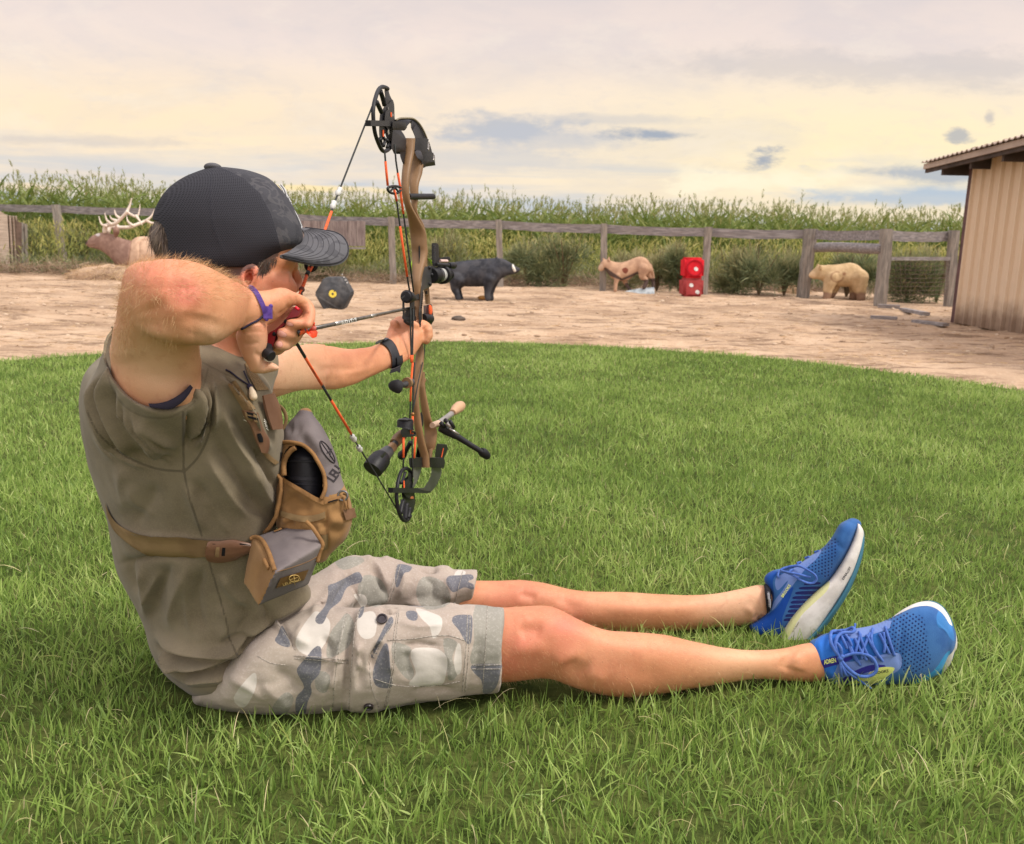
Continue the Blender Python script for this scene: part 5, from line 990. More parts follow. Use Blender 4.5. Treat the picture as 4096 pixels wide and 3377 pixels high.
blue = [[(1000, 230), (1060, 200), (1085, 225), (1080, 260), (1000, 290), (960, 370), (900, 420), (860, 500), (820, 495), (820, 460), (870, 400), (890, 330), (890, 280), (930, 265)], [(800, 650), (830, 630), (850, 650), (850, 720), (840, 790), (790, 850), (795, 900), (770, 960), (755, 1030), (705, 1020), (700, 960), (710, 920), (750, 870), (715, 800), (710, 760), (760, 700)], [(620, 510), (600, 560), (580, 600), (620, 630), (668, 636), (665, 600), (650, 560)], [(1300, 155), (1375, 170), (1360, 200), (1330, 210), (1300, 285), (1280, 280), (1280, 200)],
        [(1590, 225), (1650, 220), (1720, 215), (1735, 240), (1700, 255), (1735, 275), (1730, 305), (1680, 290), (1620, 320), (1590, 290), (1575, 255)], [(1625, 455), (1700, 450), (1728, 470), (1720, 610), (1690, 610), (1650, 540), (1610, 490)], [(1725, 740), (1890, 738), (1892, 770), (1875, 850), (1840, 900), (1790, 905), (1780, 830), (1740, 790)], [(1160, 740), (1215, 620), (1240, 640), (1255, 800), (1260, 870), (1180, 870), (1150, 820)], [(1345, 430), (1400, 430), (1410, 470), (1390, 485), (1350, 470)], [(1195, 560), (1250, 460), (1268, 500), (1200, 600), (1155, 695), (1138, 685)], [(1070, 420), (1100, 400), (1090, 450), (1066, 470)]]
light = [[(850, 440), (820, 430), (800, 440), (740, 520), (700, 600), (720, 660), (800, 690), (870, 620), (900, 540), (895, 480)], [(1040, 330), (1100, 335), (1118, 380), (1090, 410), (1060, 370)], [(1400, 410), (1500, 440), (1550, 470), (1545, 540), (1500, 590), (1480, 520), (1430, 470)], [(1380, 650), (1450, 640), (1530, 650), (1580, 700), (1575, 790), (1540, 860), (1360, 860), (1400, 790), (1370, 700)], [(1640, 620), (1660, 630), (1665, 760), (1640, 800), (1620, 720)], [(450, 790), (475, 820), (460, 900), (400, 990), (340, 930)], [(1060, 470), (1090, 440), (1150, 430), (1172, 480), (1160, 570), (1100, 590), (1060, 540)], [(1640, 190), (1690, 200), (1660, 245), (1620, 235)]]
gray = [[(1000, 440), (1040, 500), (1020, 620), (930, 690), (880, 690), (900, 560), (960, 480)], [(1270, 610), (1370, 640), (1360, 700), (1390, 790), (1360, 830), (1300, 770), (1260, 680)], [(1560, 590), (1640, 610), (1610, 700), (1640, 800), (1590, 830), (1575, 720)], [(1745, 395), (1930, 395), (1920, 736), (1722, 736), (1738, 600)], [(1100, 220), (1200, 250), (1240, 370), (1130, 400), (1060, 320)], [(820, 780), (900, 800), (880, 900), (820, 880)], [(1440, 230), (1560, 260), (1600, 380), (1460, 420), (1400, 330)], [(930, 130), (1050, 110), (1100, 140), (980, 190)], [(640, 900), (690, 940), (640, 1030), (560, 1000)]]
fattr(me, 'cb', pmin(blue)); fattr(me, 'cl', pmin(light)); fattr(me, 'cg', pmin(gray))
fattr(me, 'side', np.clip((vn@FW)*4, 0, 1))
def h_camo(c, h, vec, b):
    n = noisew(vec, 7, 2, .5, .6); n2_ = noisew(vec, 6.3, 2, .5, .9)
    mp = nd('ShaderNodeMapping'); mp.inputs['Location'].default_value = (3.1, 1.7, 5.2); L.new(vec, mp.inputs[0]); n3_ = noisew(mp.outputs[0], 6.6, 2, .5, .8); far_ = attr('side').outputs['Fac']
    c = mixc(mth('MAXIMUM', smap(attr('cg').outputs['Fac'], .0006, -.0006), mth('MULTIPLY', far_, smap(n, .56, .565))), c, col(146, 143, 134))
    c = mixc(mth('MAXIMUM', smap(attr('cl').outputs['Fac'], .0006, -.0006), mth('MULTIPLY', far_, smap(n2_, .60, .605))), c, col(200, 194, 186))
    c = mixc(mth('MAXIMUM', smap(attr('cb').outputs['Fac'], .0006, -.0006), mth('MULTIPLY', far_, smap(n3_, .60, .605))), c, col(107, 108, 115))
    c = mixc(mth('MULTIPLY', smap(noisew(vec, 260, 3, .7), .5, .68), .22), c, col(214, 208, 200)); return c, h
m_camo = mat('camo_cotton', col(164, 150, 140), col(174, 162, 150), rough=.95, vs_=5, bump=.25, bs=260, bd=.0014, spec=.12, sheen=.1, hook=h_camo)
me.materials.append(m_camo); shorts = place(me, 'shorts', person); BH = bvh(V, F); soV = V
m_thread = mat('pale_thread', col(196, 190, 180), rough=.9, vs_=300, c2=col(120, 112, 104)); mb = MB()
def stitch(bv, z, pts, parent, w_=.0006, off=.0004):
    mb = MB(); mb.tube(onto(bv, resample(smp([z(*p) for p in pts], 4, False), 40), off), w_, 4); sub('stitching', mb, m_thread, parent, 0)
def resample(q, n): q = np.array(q); s = np.concatenate([[0], np.cumsum(np.hypot(*(np.diff(q, axis=0).T)))]); t = np.linspace(0, s[-1], n); return np.stack([np.interp(t, s, q[:, 0]), np.interp(t, s, q[:, 1])], 1)
for ln_ in [[(690, 688), (850, 698), (1010, 716)], [(695, 704), (850, 714), (1008, 732)], [(1000, 440), (962, 600), (930, 800), (916, 985)], [(1040, 640), (1030, 560), (1075, 430)], [(1235, 598), (1370, 590), (1500, 572), (1600, 572), (1685, 600)], [(1160, 822), (1300, 862), (1500, 862), (1655, 836)], [(1290, 440), (1268, 600), (1255, 800), (1215, 985)], [(1300, 440), (1282, 600), (1266, 800), (1226, 985)], [(1698, 450), (1692, 620), (1668, 900)], [(1714, 450), (1708, 620), (1684, 900)], [(1815, 402), (1806, 600), (1785, 905)], [(1728, 742), (1890, 740)], [(1726, 764), (1890, 764)], [(1292, 158), (1262, 280), (1232, 372)], [(1310, 160), (1278, 282), (1246, 374)], [(1672, 196), (1650, 280), (1622, 388)], [(572, 468), (632, 550), (700, 655)], [(480, 690), (560, 730), (640, 740)], [(1130, 720), (1140, 860), (1186, 985)], [(1262, 500), (1200, 600), (1150, 700)], [(1010, 1000), (1030, 700), (1060, 450), (1110, 415)]]: stitch(BH, zH, ln_, shorts)
m_btn = mat('dark_button', col(38, 32, 36), col(60, 50, 54), rough=.3, spec=.6)
for (x, y, r) in [(1203, 477, 33), (1124, 978, 30)]:
    p_, n_ = hit(BH, zH(x, y), .001); ux = nrm(np.cross(n_, (0, 0, 1))); uy = np.cross(n_, ux); rr = r/1.4524/FPX*1.45; mb = MB()
    mb.rings([[p_+n_*h_+(ux*math.cos(q)+uy*math.sin(q))*rr*k for q in np.linspace(0, 6.283, 24, endpoint=False)] for k, h_ in ((.9, -.001), (1, .0015), (.93, .004), (.7, .0042), (.6, .0022), (.2, .002))]); bt = sub('button', mb, m_btn, shorts, 40)
    
# ---------------------------------------------------------------- cap
CAPS = [(640, 716, 1290, 700, 1.355, .078), (596, 680, 1335, 632, 1.355, .086), (556, 560, 1440, 560, 1.355, .090), (542, 450, 1444, 480, 1.355, .092), (552, 370, 1415, 400, 1.355, .091), (590, 285, 1362, 300, 1.355, .085), (650, 215, 1300, 222, 1.355, .073), (730, 160, 1230, 160, 1.355, .055), (810, 128, 1120, 122, 1.355, .034), (870, 110, 1000, 108, 1.355, .016)]
mb = MB(); loftpx(mb, zA, CAPS, 48, 5, e=2.05, round_ends=(0, .2)); V, F = remesh(mb, .0028); V = smooth(V, F, 4)
px, py, d = proj(V)
cut = sdf(px, py, smp([zA(*q) for q in [(480, 425), (545, 428), (585, 445), (618, 500), (634, 570), (626, 645), (600, 690), (480, 690)]], 4))*d/FPX
low = sdf(px, py, [zA(*q) for q in [(500, 650), (640, 672), (900, 700), (1000, 742), (1100, 716), (1180, 694), (1320, 640), (1460, 800), (500, 800)]])*d/FPX
keep = ~((cut < 0) | ((low < 0)))
seam1 = smp([zA(*q) for q in [(935, 112), (1090, 165), (1190, 260), (1255, 380), (1292, 500), (1325, 640)]], 4, False); seam2 = smp([zA(*q) for q in [(900, 118), (890, 260), (905, 450), (960, 600), (1010, 735)]], 4, False); seam3 = smp([zA(*q) for q in [(880, 115), (760, 180), (640, 300), (560, 440)]], 4, False)
V = folds(V, F, zA, [([(935, 112), (1090, 165), (1190, 260), (1255, 380), (1292, 500), (1325, 640)], .0025, -.0012), ([(900, 118), (890, 260), (905, 450), (960, 600), (1010, 735)], .002, .0008)])
V = V+normals(V, F)*(vnoise(V, 14, 31, 2)*.0022)[:, None]
fk = keep[F].all(1); F2 = F[fk]; me = setmesh('cap', V, F2, [], 0)
frontp = [zA(*q) for q in [(935, 100), (1090, 165), (1190, 260), (1255, 380), (1292, 500), (1325, 640), (1420, 660), (1600, 600), (1500, 300), (1300, 100)]]
fattr(me, 'front', sdf(px, py, frontp)*d/FPX); fattr(me, 'seam', np.minimum(segdist(px, py, seam1), segdist(px, py, seam2))*d/FPX)
fattr(me, 'band', np.abs(np.minimum(low, 1))*1.0)
u_ = np.arctan2((V-P(zA(1000, 430), 1.355))@FW, (V-P(zA(1000, 430), 1.355))@RT); fattr(me, 'cu', u_*.085*0+ (px-250)); fattr(me, 'cv', py-600)
def camo_dark(c, vec, k=1.0):
    n = noisew(vec, 42, 2, .5, .5); c = mixc(mth('MULTIPLY', smap(n, .54, .56), .85*k), c, col(56, 56, 61)); n = noisew(vec, 30, 2, .5, .8); return mixc(mth('MULTIPLY', mth('MULTIPLY', smap(n, .56, .57), smap(n, .64, .63)), .6*k), c, col(92, 90, 92))
def h_cap(c, h, vec, b):
    f = smap(attr('front').outputs['Fac'], .0005, -.0005)
    # knitted mesh: small dark cells in offset rows
    s_ = nd('ShaderNodeSeparateXYZ'); L.new(vec, s_.inputs[0]); a = mth('MULTIPLY', s_.outputs[2], 420); r_ = mth('FLOOR', a); xx = mth('ADD', mth('MULTIPLY', mth('ADD', s_.outputs[0], mth('MULTIPLY', s_.outputs[1], .8)), 300), mth('MULTIPLY', mth('MODULO', r_, 2), .5))
    fx = mth('ABSOLUTE', mth('SUBTRACT', mth('FRACT', xx), .5)); fy = mth('ABSOLUTE', mth('SUBTRACT', mth('FRACT', a), .5)); cell = smap(mth('ADD', mth('MULTIPLY', fx, 1.0), mth('MULTIPLY', fy, 1.0)), .42, .28)
    mesh_ = mixc(cell, col(55, 55, 61), col(33, 33, 38)); mesh_ = mixc(mth('MULTIPLY', smap(attr('seam').outputs['Fac'], .0016, .0006), .5), mesh_, col(40, 41, 50))
    cam_ = camo_dark(col(66, 66, 71), vec, .7); c = mixc(f, mesh_, cam_); h = mixc(f, mth('SUBTRACT', 1.0, cell), noisew(vec, 500, 2, .6)); return c, h
m_cap = mat('cap_fabric', col(60, 60, 68), rough=.85, bump=.7, bd=.0012, spec=.2, hook=h_cap)
me.materials.append(m_cap); cap = place(me, 'cap', person); BC = bvh(V, F)
def h_bill(c, h, vec, b): return camo_dark(c, vec, .6), h
m_bill = mat('bill_camo', col(86, 86, 90), col(94, 93, 97), rough=.85, bump=.4, bs=500, bd=.001, hook=h_bill)
mb = MB()
top = [(1310, 637), (1352, 610), (1400, 580), (1432, 545), (1450, 505), (1442, 472), (1500, 474), (1560, 480), (1618, 492), (1668, 515), (1705, 548), (1724, 590), (1725, 625)]
inner = smp([zX(*q) for q in [(255, 1440), (370, 1395), (470, 1330), (560, 1250), (625, 1160), (625, 1100), (590, 1040)]], 5, False); outer = smp([zX(*q) for q in [(265, 1455), (380, 1490), (560, 1530), (760, 1570), (960, 1578), (1120, 1560), (1230, 1510), (1295, 1420), (1305, 1310), (1270, 1220), (1200, 1140), (1080, 1085), (900, 1055), (760, 1035), (600, 1020)]], 5, False)
def resample(q, n): q = np.array(q); s = np.concatenate([[0], np.cumsum(np.hypot(*(np.diff(q, axis=0).T)))]); t = np.linspace(0, s[-1], n); return np.stack([np.interp(t, s, q[:, 0]), np.interp(t, s, q[:, 1])], 1)
NI = 44; I_ = resample(inner, NI); O_ = resample(outer, NI); rs = []; dn_i = 1.268+(np.linspace(0, 1, NI)**1.2)*.14; dn_o = 1.275+np.linspace(0, 1, NI)**1.0*.15
for k in range(NI):
    row = []; 
    for t in np.linspace(0, 1, 9):
        p_ = I_[k]*(1-t)+O_[k]*t; dd = dn_i[k]*(1-t)+dn_o[k]*t; row.append(P(p_, dd-.010*math.sin(math.pi*t)*math.sin(math.pi*k/(NI-1))))
    rs.append(row+[np.asarray(p_)-UP*.0028+FW*.001 for p_ in row[::-1]])
bill = sub('bill', MB().rings(rs), m_bill, cap, 50)
def wline(a, b, t): return [tuple(a[k]*(1-t)+b[k]*t) for k in range(NI)]
bb = MB(); bb.rings(rs); BB = bvh(bb.V, [f for f in bb.F if len(f) >= 3]); mbs = MB()
for t in (.16, .27, .38, .49, .60, .71, .82): 
    q = wline(I_, O_, t)[2:-3]; W = onto(BB, q, .0003); mbs.tube(W, .00032, 4)
q = wline(I_, O_, .985); mbs.tube(onto(BB, q[1:-1], .0002), .0011, 5)
sub('bill_stitching', mbs, mat('black_thread', col(50, 50, 55), rough=.9), cap, 0)
mb = MB(); c_ = P(zA(905, 106), 1.355); mb.ell(c_, (RT*.0135, FW*.0135, UP*.0065), 20, 10); sub('top_button', mb, m_bill, cap, 0)
# badge on the front panel, seen edge-on
mb = MB(); A = [zX(*q) for q in [(255, 378), (320, 470), (352, 590), (392, 690), (470, 850), (555, 1045)]]; B = [zX(*q) for q in [(285, 385), (350, 500), (410, 610), (452, 720), (530, 860), (592, 1010)]]
A = smp(A, 4, False); B = smp(B, 4, False); rs = [[P(a, 1.352), P(b, 1.372), P((b[0]+4, b[1]-3), 1.40), P((a[0]+2, a[1]+2), 1.40)] for a, b in zip(A, B)]
sub('badge', mb.rings(rs), mat('badge_face', col(58, 58, 62), col(84, 84, 86), rough=.7, vs_=40), cap)
mb = MB()
for off_ in (0, 8): mb.tube([P((a[0]+off_-2, a[1]-off_*.4), 1.349+off_*.001) for a in A], .0011, 6)
mb.tube([P((b[0]+1, b[1]), 1.370) for b in B], .0009, 6); mb.tube([P(A[-1], 1.35), P(zX(575, 1060), 1.355), P(B[-1], 1.37)], .0013, 6)
for q in [(405, 660), (425, 690), (440, 715), (415, 625)]: mb.bar(P(zX(*q), 1.36), P(zX(q[0]+14, q[1]+12), 1.366), .002, .002)
sub('badge_border', mb, mat('silver_thread', col(186, 186, 186), rough=.6), cap, 0)
# ---------------------------------------------------------------- wristband, necklace and watch
m_purp = mat('purple_cord', col(74, 50, 128), col(104, 78, 168), rough=.6, vs_=60)
mb = MB(); q = [(258, 440), (300, 462), (352, 510), (400, 590), (440, 680), (455, 740)]; W = onto(BV, smp([zQ(*a) for a in q], 4, False), .0028)
def ribbon(mb, W, w_, t):
    rs = []
    for i in range(len(W)):
        tg = nrm(W[min(i+1, len(W)-1)]-W[max(i-1, 0)]); n_ = nrm(CAM-W[i]); s_ = nrm(np.cross(tg, n_)); n_ = np.cross(s_, tg); rs.append([W[i]+s_*w_/2+n_*t/2, W[i]-s_*w_/2+n_*t/2, W[i]-s_*w_/2-n_*t/2, W[i]+s_*w_/2-n_*t/2])
    return mb.rings(rs)
wb = thing('wristband', 'purple cord wristband with a small clasp on the drawing wrist', 'wristband', W[0]); ribbon(mb, W, .0065, .0028); part('band', mb, m_purp, wb, 40)
mb = MB(); q = [(462, 745), (440, 752), (400, 790), (340, 835), (270, 875), (190, 905)]; mb.tube(onto(BV, smp([zQ(*a) for a in q], 4, False), .0018), .0016, 6); part('tie_cord', mb, mat('dark_cord', col(44, 40, 62), rough=.8), wb, 0)
mb = MB(); p_, n_ = hit(BV, zQ(478, 720), .004); mb.box(p_, (.0055, .0032, .0085), (RT, FW, UP)); mb.ball(p_+UP*.009+RT*.004, .003); mb.ball(p_-UP*.009-RT*.002, .003); part('clasp', mb, m_purp, wb, 40)
wt = thing('wristwatch', 'black digital watch with a resin strap on the bow arm wrist', 'watch', P(zC(960, 380), 1.84))
m_wat = mat('black_resin', col(32, 32, 36), col(46, 46, 50), rough=.5, vs_=30)
A = [zT(*q) for q in [(0, 1505), (60, 1500), (130, 1530), (185, 1600), (208, 1680), (212, 1760), (200, 1830), (180, 1880)]]; B = [zT(*q) for q in [(40, 1460), (120, 1442), (200, 1455), (255, 1520), (290, 1600), (320, 1700), (322, 1780), (312, 1840), (290, 1880)]]
mb = MB(); strip(mb, BV, A, B, 7, .0015, .0042, 4); part('strap', mb, m_wat, wt, 50)
mb = MB()
for q in [(185, 1500), (205, 1545), (232, 1580)]: p_, n_ = hit(BV, zT(*q), .006); mb.box(p_, (.0035, .0015, .0022), (RT, FW, UP))
part('strap_hole', mb, mat('hole_black', col(10, 10, 12), rough=.9), wt) if False else None
mb = MB(); strip(mb, BV, [zT(*q) for q in [(250, 1680), (262, 1760), (250, 1840)]], [zT(*q) for q in [(322, 1650), (330, 1760), (318, 1870)]], 5, .0055, .003, 4); part('buckle', mb, m_wat, wt, 50)
mb = MB(); strip(mb, BV, [zT(*q) for q in [(0, 1500), (60, 1492), (110, 1490)]], [zT(*q) for q in [(10, 1480), (90, 1448), (180, 1452)]], 5, .005, .006, 4); part('case', mb, mat('watch_case', col(54, 54, 58), col(90, 90, 92), rough=.35), wt, 50)
nk = thing('necklace', 'dark cord necklace with a pale tooth-shaped bead on the chest', 'necklace', P(zF(840, 260), 1.3))
mb = MB(); q = [(0, 1395), (60, 1425), (130, 1480), (200, 1530), (262, 1570)]; mb.tube(onto(BS, smp([zQ(*a) for a in q], 4, False), .002), .0013, 6); q = [(205, 1420), (220, 1460), (250, 1520), (270, 1570)]; mb.tube(onto(BS, [zQ(*a) for a in q], .003), .0011, 6); mb.ball(onto(BS, [zQ(265, 1592)], .004)[0], .0045); part('cord', mb, mat('dark_cord', col(44, 40, 62)), nk, 0)
mb = MB(); capsule(mb, onto(BS, [zQ(268, 1615), zQ(282, 1660), zQ(295, 1700)], .006), [.0030, .0052, .0060], 10); part('bead', mb, mat('bone_bead', col(206, 186, 158), col(226, 208, 182), rough=.5), nk, 0)
# ================================================================ shoes
m_blue = None
def blue_mat(name, axis_o, ux, uy, extra):
    """knitted blue upper with small perforations laid out along the shoe's own axes"""
    def hk(c, h, vec, b):
        dt = attr('dots').outputs['Fac']; a = attr('fu').outputs['Fac']; d_ = attr('fv').outputs['Fac']
        A = mth('MULTIPLY', a, 175); r_ = mth('FLOOR', A); B = mth('ADD', mth('MULTIPLY', d_, 120), mth('MULTIPLY', mth('MODULO', r_, 2), .5))
        fx = mth('MULTIPLY', mth('SUBTRACT', mth('FRACT', A), .5), 1.0); fy = mth('MULTIPLY', mth('SUBTRACT', mth('FRACT', B), .5), 1.45)
        q = mth('SQRT', mth('ADD', mth('MULTIPLY', fx, fx), mth('MULTIPLY', fy, fy)))
        hole = mth('MULTIPLY', smap(q, .36, .27), smap(dt, .001, -.003)); c = mixc(hole, c, col(14, 32, 84))
        for an, cc in extra: c = sdmix(c, an, cc, .0004)
        h = mth('SUBTRACT', h, mth('MULTIPLY', hole, 1.5)); return c, h
    return mat(name, col(42, 86, 144), col(54, 100, 156), rough=.85, vs_=30, bump=.5, bs=700, bd=.001, spec=.2, sheen=.1, hook=hk)
def shoe(lab, z, upper, sole, vox, polys, bump_lines, axo, axu, mat_name, extra, dots, base):
    t = thing('running_shoe', lab, 'shoe', base); mb = MB(); loftpx(mb, z, upper, 30, 4, e=2.2, round_ends=(.5, .5)); V, F = remesh(mb, .0024); V = smooth(V, F, 5)
    V = folds(V, F, z, bump_lines); me = setmesh('upper', V, F, [], 0); px, py, d = proj(V)
    for an, pl in polys.items():
        o = np.full(len(V), 1.0)
        for q in pl: o = np.minimum(o, sdf(px, py, smp([z(*a) for a in q], 3))*d/FPX)
        fattr(me, an, o)
    o0 = z(*axo); ux = np.array(axu, float); ux /= np.hypot(*ux); sc_ = d/FPX; fattr(me, 'fu', 10+((px-o0[0])*ux[0]+(py-o0[1])*ux[1])*sc_); fattr(me, 'fv', 10+(-(px-o0[0])*ux[1]+(py-o0[1])*ux[0])*sc_)
    me.materials.append(blue_mat(mat_name, None, None, None, extra)); up_ = part('upper', me, None, t); B = bvh(V, F)
    return t, up_, B
LAV, NAVY, LIME, TEAL = col(104, 128, 184), col(26, 34, 110), col(206, 214, 120), col(20, 130, 186)
dsL = 1.865
upL = [(215, 1012, 290, 1120, dsL, .026), (290, 965, 400, 1130, dsL, .032), (345, 900, 500, 1040, dsL, .035), (360, 760, 590, 930, dsL, .038), (318, 640, 665, 830, dsL, .038), (400, 572, 745, 745, dsL, .040), (560, 548, 850, 650, dsL, .043), (690, 462, 905, 560, dsL, .046), (800, 388, 965, 470, dsL, .049), (876, 300, 1020, 370, dsL, .050), (935, 200, 1060, 260, dsL, .046), (1000, 162, 1080, 205, dsL, .030)]
upL = [(a, b, c+26, d+15, e, r) for a, b, c, d, e, r in upL]
tl_, upl, BL = shoe('blue running shoe farther from the camera, tilted up showing its white sole', zJ, upL, None, None,
    {'dots': [[(640, 545), (760, 430), (850, 340), (900, 300), (930, 360), (880, 540), (840, 640), (740, 600)]],
     'bars': [[(655, 680+0), (770, 672), (772, 690), (655, 698)], [(620, 712), (770, 708), (772, 728), (618, 732)], [(590, 750), (740, 745), (735, 768), (585, 772)], [(570, 788), (700, 785), (695, 808), (560, 810)], [(552, 825), (660, 822), (655, 842), (545, 848)], [(540, 862), (645, 858), (635, 880), (530, 884)], [(525, 898), (600, 896), (590, 918), (515, 920)], [(505, 935), (570, 932), (560, 952), (495, 956)], [(490, 970), (540, 968), (530, 988), (480, 990)]],
     'lav': [[(410, 660), (440, 620), (560, 560), (700, 450), (770, 405), (785, 420), (740, 490), (660, 560), (560, 690), (470, 800), (385, 905), (400, 830), (470, 740), (520, 650), (440, 735), (415, 720)]],
     'collar': [[(285, 600), (330, 580), (400, 578), (430, 600), (390, 660), (400, 800), (350, 930), (270, 1000), (190, 1040), (230, 990), (330, 920), (370, 800), (340, 700), (300, 650)]],
     'heel': [[(190, 1040), (330, 950), (430, 870), (500, 760), (560, 720), (470, 960), (440, 1150), (250, 1130)]]},
    [([(360, 720), (372, 800), (345, 900)], .004, -.004), ([(840, 300), (900, 340), (980, 420)], .006, -.002), ([(440, 600), (560, 570), (700, 470)], .003, .0018)], (640, 560), (.6, -.8), 'blue_knit_far', [('heel', col(16, 66, 148)), ('bars', col(16, 26, 92)), ('lav', LAV), ('collar', col(20, 72, 150))], None, P(zJ(350, 1150), dsL))
m_sole = mat('white_foam_sole', col(204, 200, 194), col(222, 218, 212), rough=.7, vs_=40, bump=.5, bs=300, bd=.001, mottle=.35, mcol=col(178, 172, 160), msc=16, hook=lambda c, h, vec, b: (sdmix(sdmix(c, 'lime', col(206, 206, 150), .0006), 'teal', TEAL, .003), h))
def solemesh(z, secs, polys, t, e=3.2, name='sole'):
    mb = MB(); loftpx(mb, z, secs, 32, 4, e=e, round_ends=(.25, .25)); V, F = remesh(mb, .003); V = smooth(V, F, 2); me = setmesh(name, V, F, m_sole, 0); px, py, d = proj(V)
    for an in ('lime', 'teal'):
        o = np.full(len(V), 1.0)
        for q in polys.get(an, []): o = np.minimum(o, sdf(px, py, smp([z(*a) for a in q], 3))*d/FPX)
        fattr(me, an, o)
    return part(name, me, None, t), bvh(V, F)
soL, BSL = solemesh(zJ, [(425, 1165, 520, 1235, dsL, .040), (450, 1110, 640, 1190, dsL, .046), (520, 985, 760, 1080, dsL, .050), (620, 865, 860, 930, dsL, .051), (740, 750, 945, 800, dsL, .052), (850, 655, 1012, 690, dsL, .053), (930, 545, 1065, 590, dsL, .055), (1000, 420, 1108, 460, dsL, .055), (1050, 310, 1133, 350, dsL, .053), (1078, 225, 1132, 255, dsL, .046), (1078, 195, 1105, 205, dsL, .030)],
    {'lime': [[(470, 1120), (545, 965), (700, 790), (845, 665), (835, 740), (720, 850), (620, 950), (540, 1090), (500, 1140)]]}, tl_)
m_out = mat('teal_outsole', col(52, 104, 128), col(70, 124, 144), rough=.8); mb = MB()
loftpx(mb, zJ, [(530, 1210, 570, 1235, dsL, .038), (660, 1125, 722, 1148, dsL, .044), (815, 950, 872, 972, dsL, .046), (960, 730, 1014, 752, dsL, .049), (1060, 500, 1108, 518, dsL, .051), (1105, 345, 1139, 354, dsL, .047), (1105, 262, 1135, 258, dsL, .038)], 20, 4); sub('outsole', mb, m_out, soL, 0)
m_lace = mat('blue_lace', col(66, 98, 172), col(84, 116, 188), rough=.9, vs_=120, bump=.4, bs=900)
def lace(z, B, pts, parent, w_=.0042, off=.002, arc=None):
    q = smp([z(*p) for p in pts], 5, False); W = onto(B, q, off)
    if arc:
        n = len(W); W = [w_-FW*arc*math.sin(math.pi*i/(n-1)) for i, w_ in enumerate(W)]
    W = [np.mean(W[max(0, i-2):i+3], 0) for i in range(len(W))]; mb = MB(); mb.tube(W, w_/2, 8, flat=.8); return part('lace', mb, m_lace, parent, 0)
lace(zJ, BL, [(430, 640), (440, 590), (500, 545), (580, 535), (660, 570), (715, 600), (725, 640), (690, 668), (620, 655), (540, 610), (470, 590), (430, 600)], tl_, .0058, .004, .012)
lace(zJ, BL, [(440, 590), (540, 600), (620, 612), (695, 626)], tl_, .0052, .006, .012); lace(zJ, BL, [(425, 610), (470, 560), (560, 540), (610, 540)], tl_, .005, .004, .006)
for a in [((520, 590), (560, 572)), ((585, 520), (628, 512)), ((650, 480), (692, 470)), ((730, 432), (768, 422)), ((430, 600), (440, 645))]: lace(zJ, BL, [a[0], ((a[0][0]+a[1][0])/2, (a[0][1]+a[1][1])/2-4), a[1]], tl_, .0060, .001)
m_tag = mat('lime_print', col(216, 226, 130), rough=.7); m_ink = mat('black_print', col(36, 38, 44), rough=.7)
def word(s_, z, B, a, b, hgt, parent, m, off=.001, name='lettering', **k):
    """text from a to b in zoom coordinates, hgt tall"""
    A = z(*a); Bp = z(*b); v_ = np.array(Bp)-np.array(A); l = np.hypot(*v_); sc_ = (z(hgt, 0)[0]-z(0, 0)[0])
    cu = bpy.data.curves.new('t', 'FONT'); cu.body = s_; o = link(cu, 't'); dg = bpy.context.evaluated_depsgraph_get(); dg.update(); wd = max(.1, o.evaluated_get(dg).dimensions.x); bpy.data.objects.remove(o)
    ex = v_/wd; n_ = np.array([v_[1], -v_[0]])/l; ey = n_*sc_/.72; mb = MB(); textpx(mb, B, s_, A, ex, ey, off, **k); return sub(name, mb, m, parent, 0)
word('BROOKS', zJ, BL, (472, 798), (535, 700), 22, upl, m_tag)
word('DNA', zJ, BSL, (965, 655), (1000, 600), 18, soL, m_ink); word('LOFT', zJ, BSL, (1004, 596), (1028, 552), 17, soL, m_ink); word('Go To Support', zJ, BSL, (556, 1082), (606, 1000), 12, soL, mat('olive_print', col(120, 118, 60)))
mb = MB(); loftpx(mb, zJ, [(318, 690, 345, 935, dsL-.002, .0385), (342, 680, 372, 920, dsL-.002, .040), (368, 700, 388, 880, dsL, .0375)], 26, 4); sk = part('sock', mb, mat('black_sock', col(26, 24, 32), rough=.95, vs_=80, bump=.5, bs=500), person, 0)
mb = MB()
for k in range(22):
    f = k/21; x = 330+20*math.sin(f*2.6)+(8 if f > .5 else 0)*f; y = 705+f*215; q = P(zJ(x, y), dsL-.040*math.sin(math.pi*min(.97, f+.02))**.6-.003); mb.bar(q, q+RT*.0048, .0022, .0012)
sub('cuff_ribbing', mb, mat('grey_rib', col(150, 150, 156)), sk, 0)

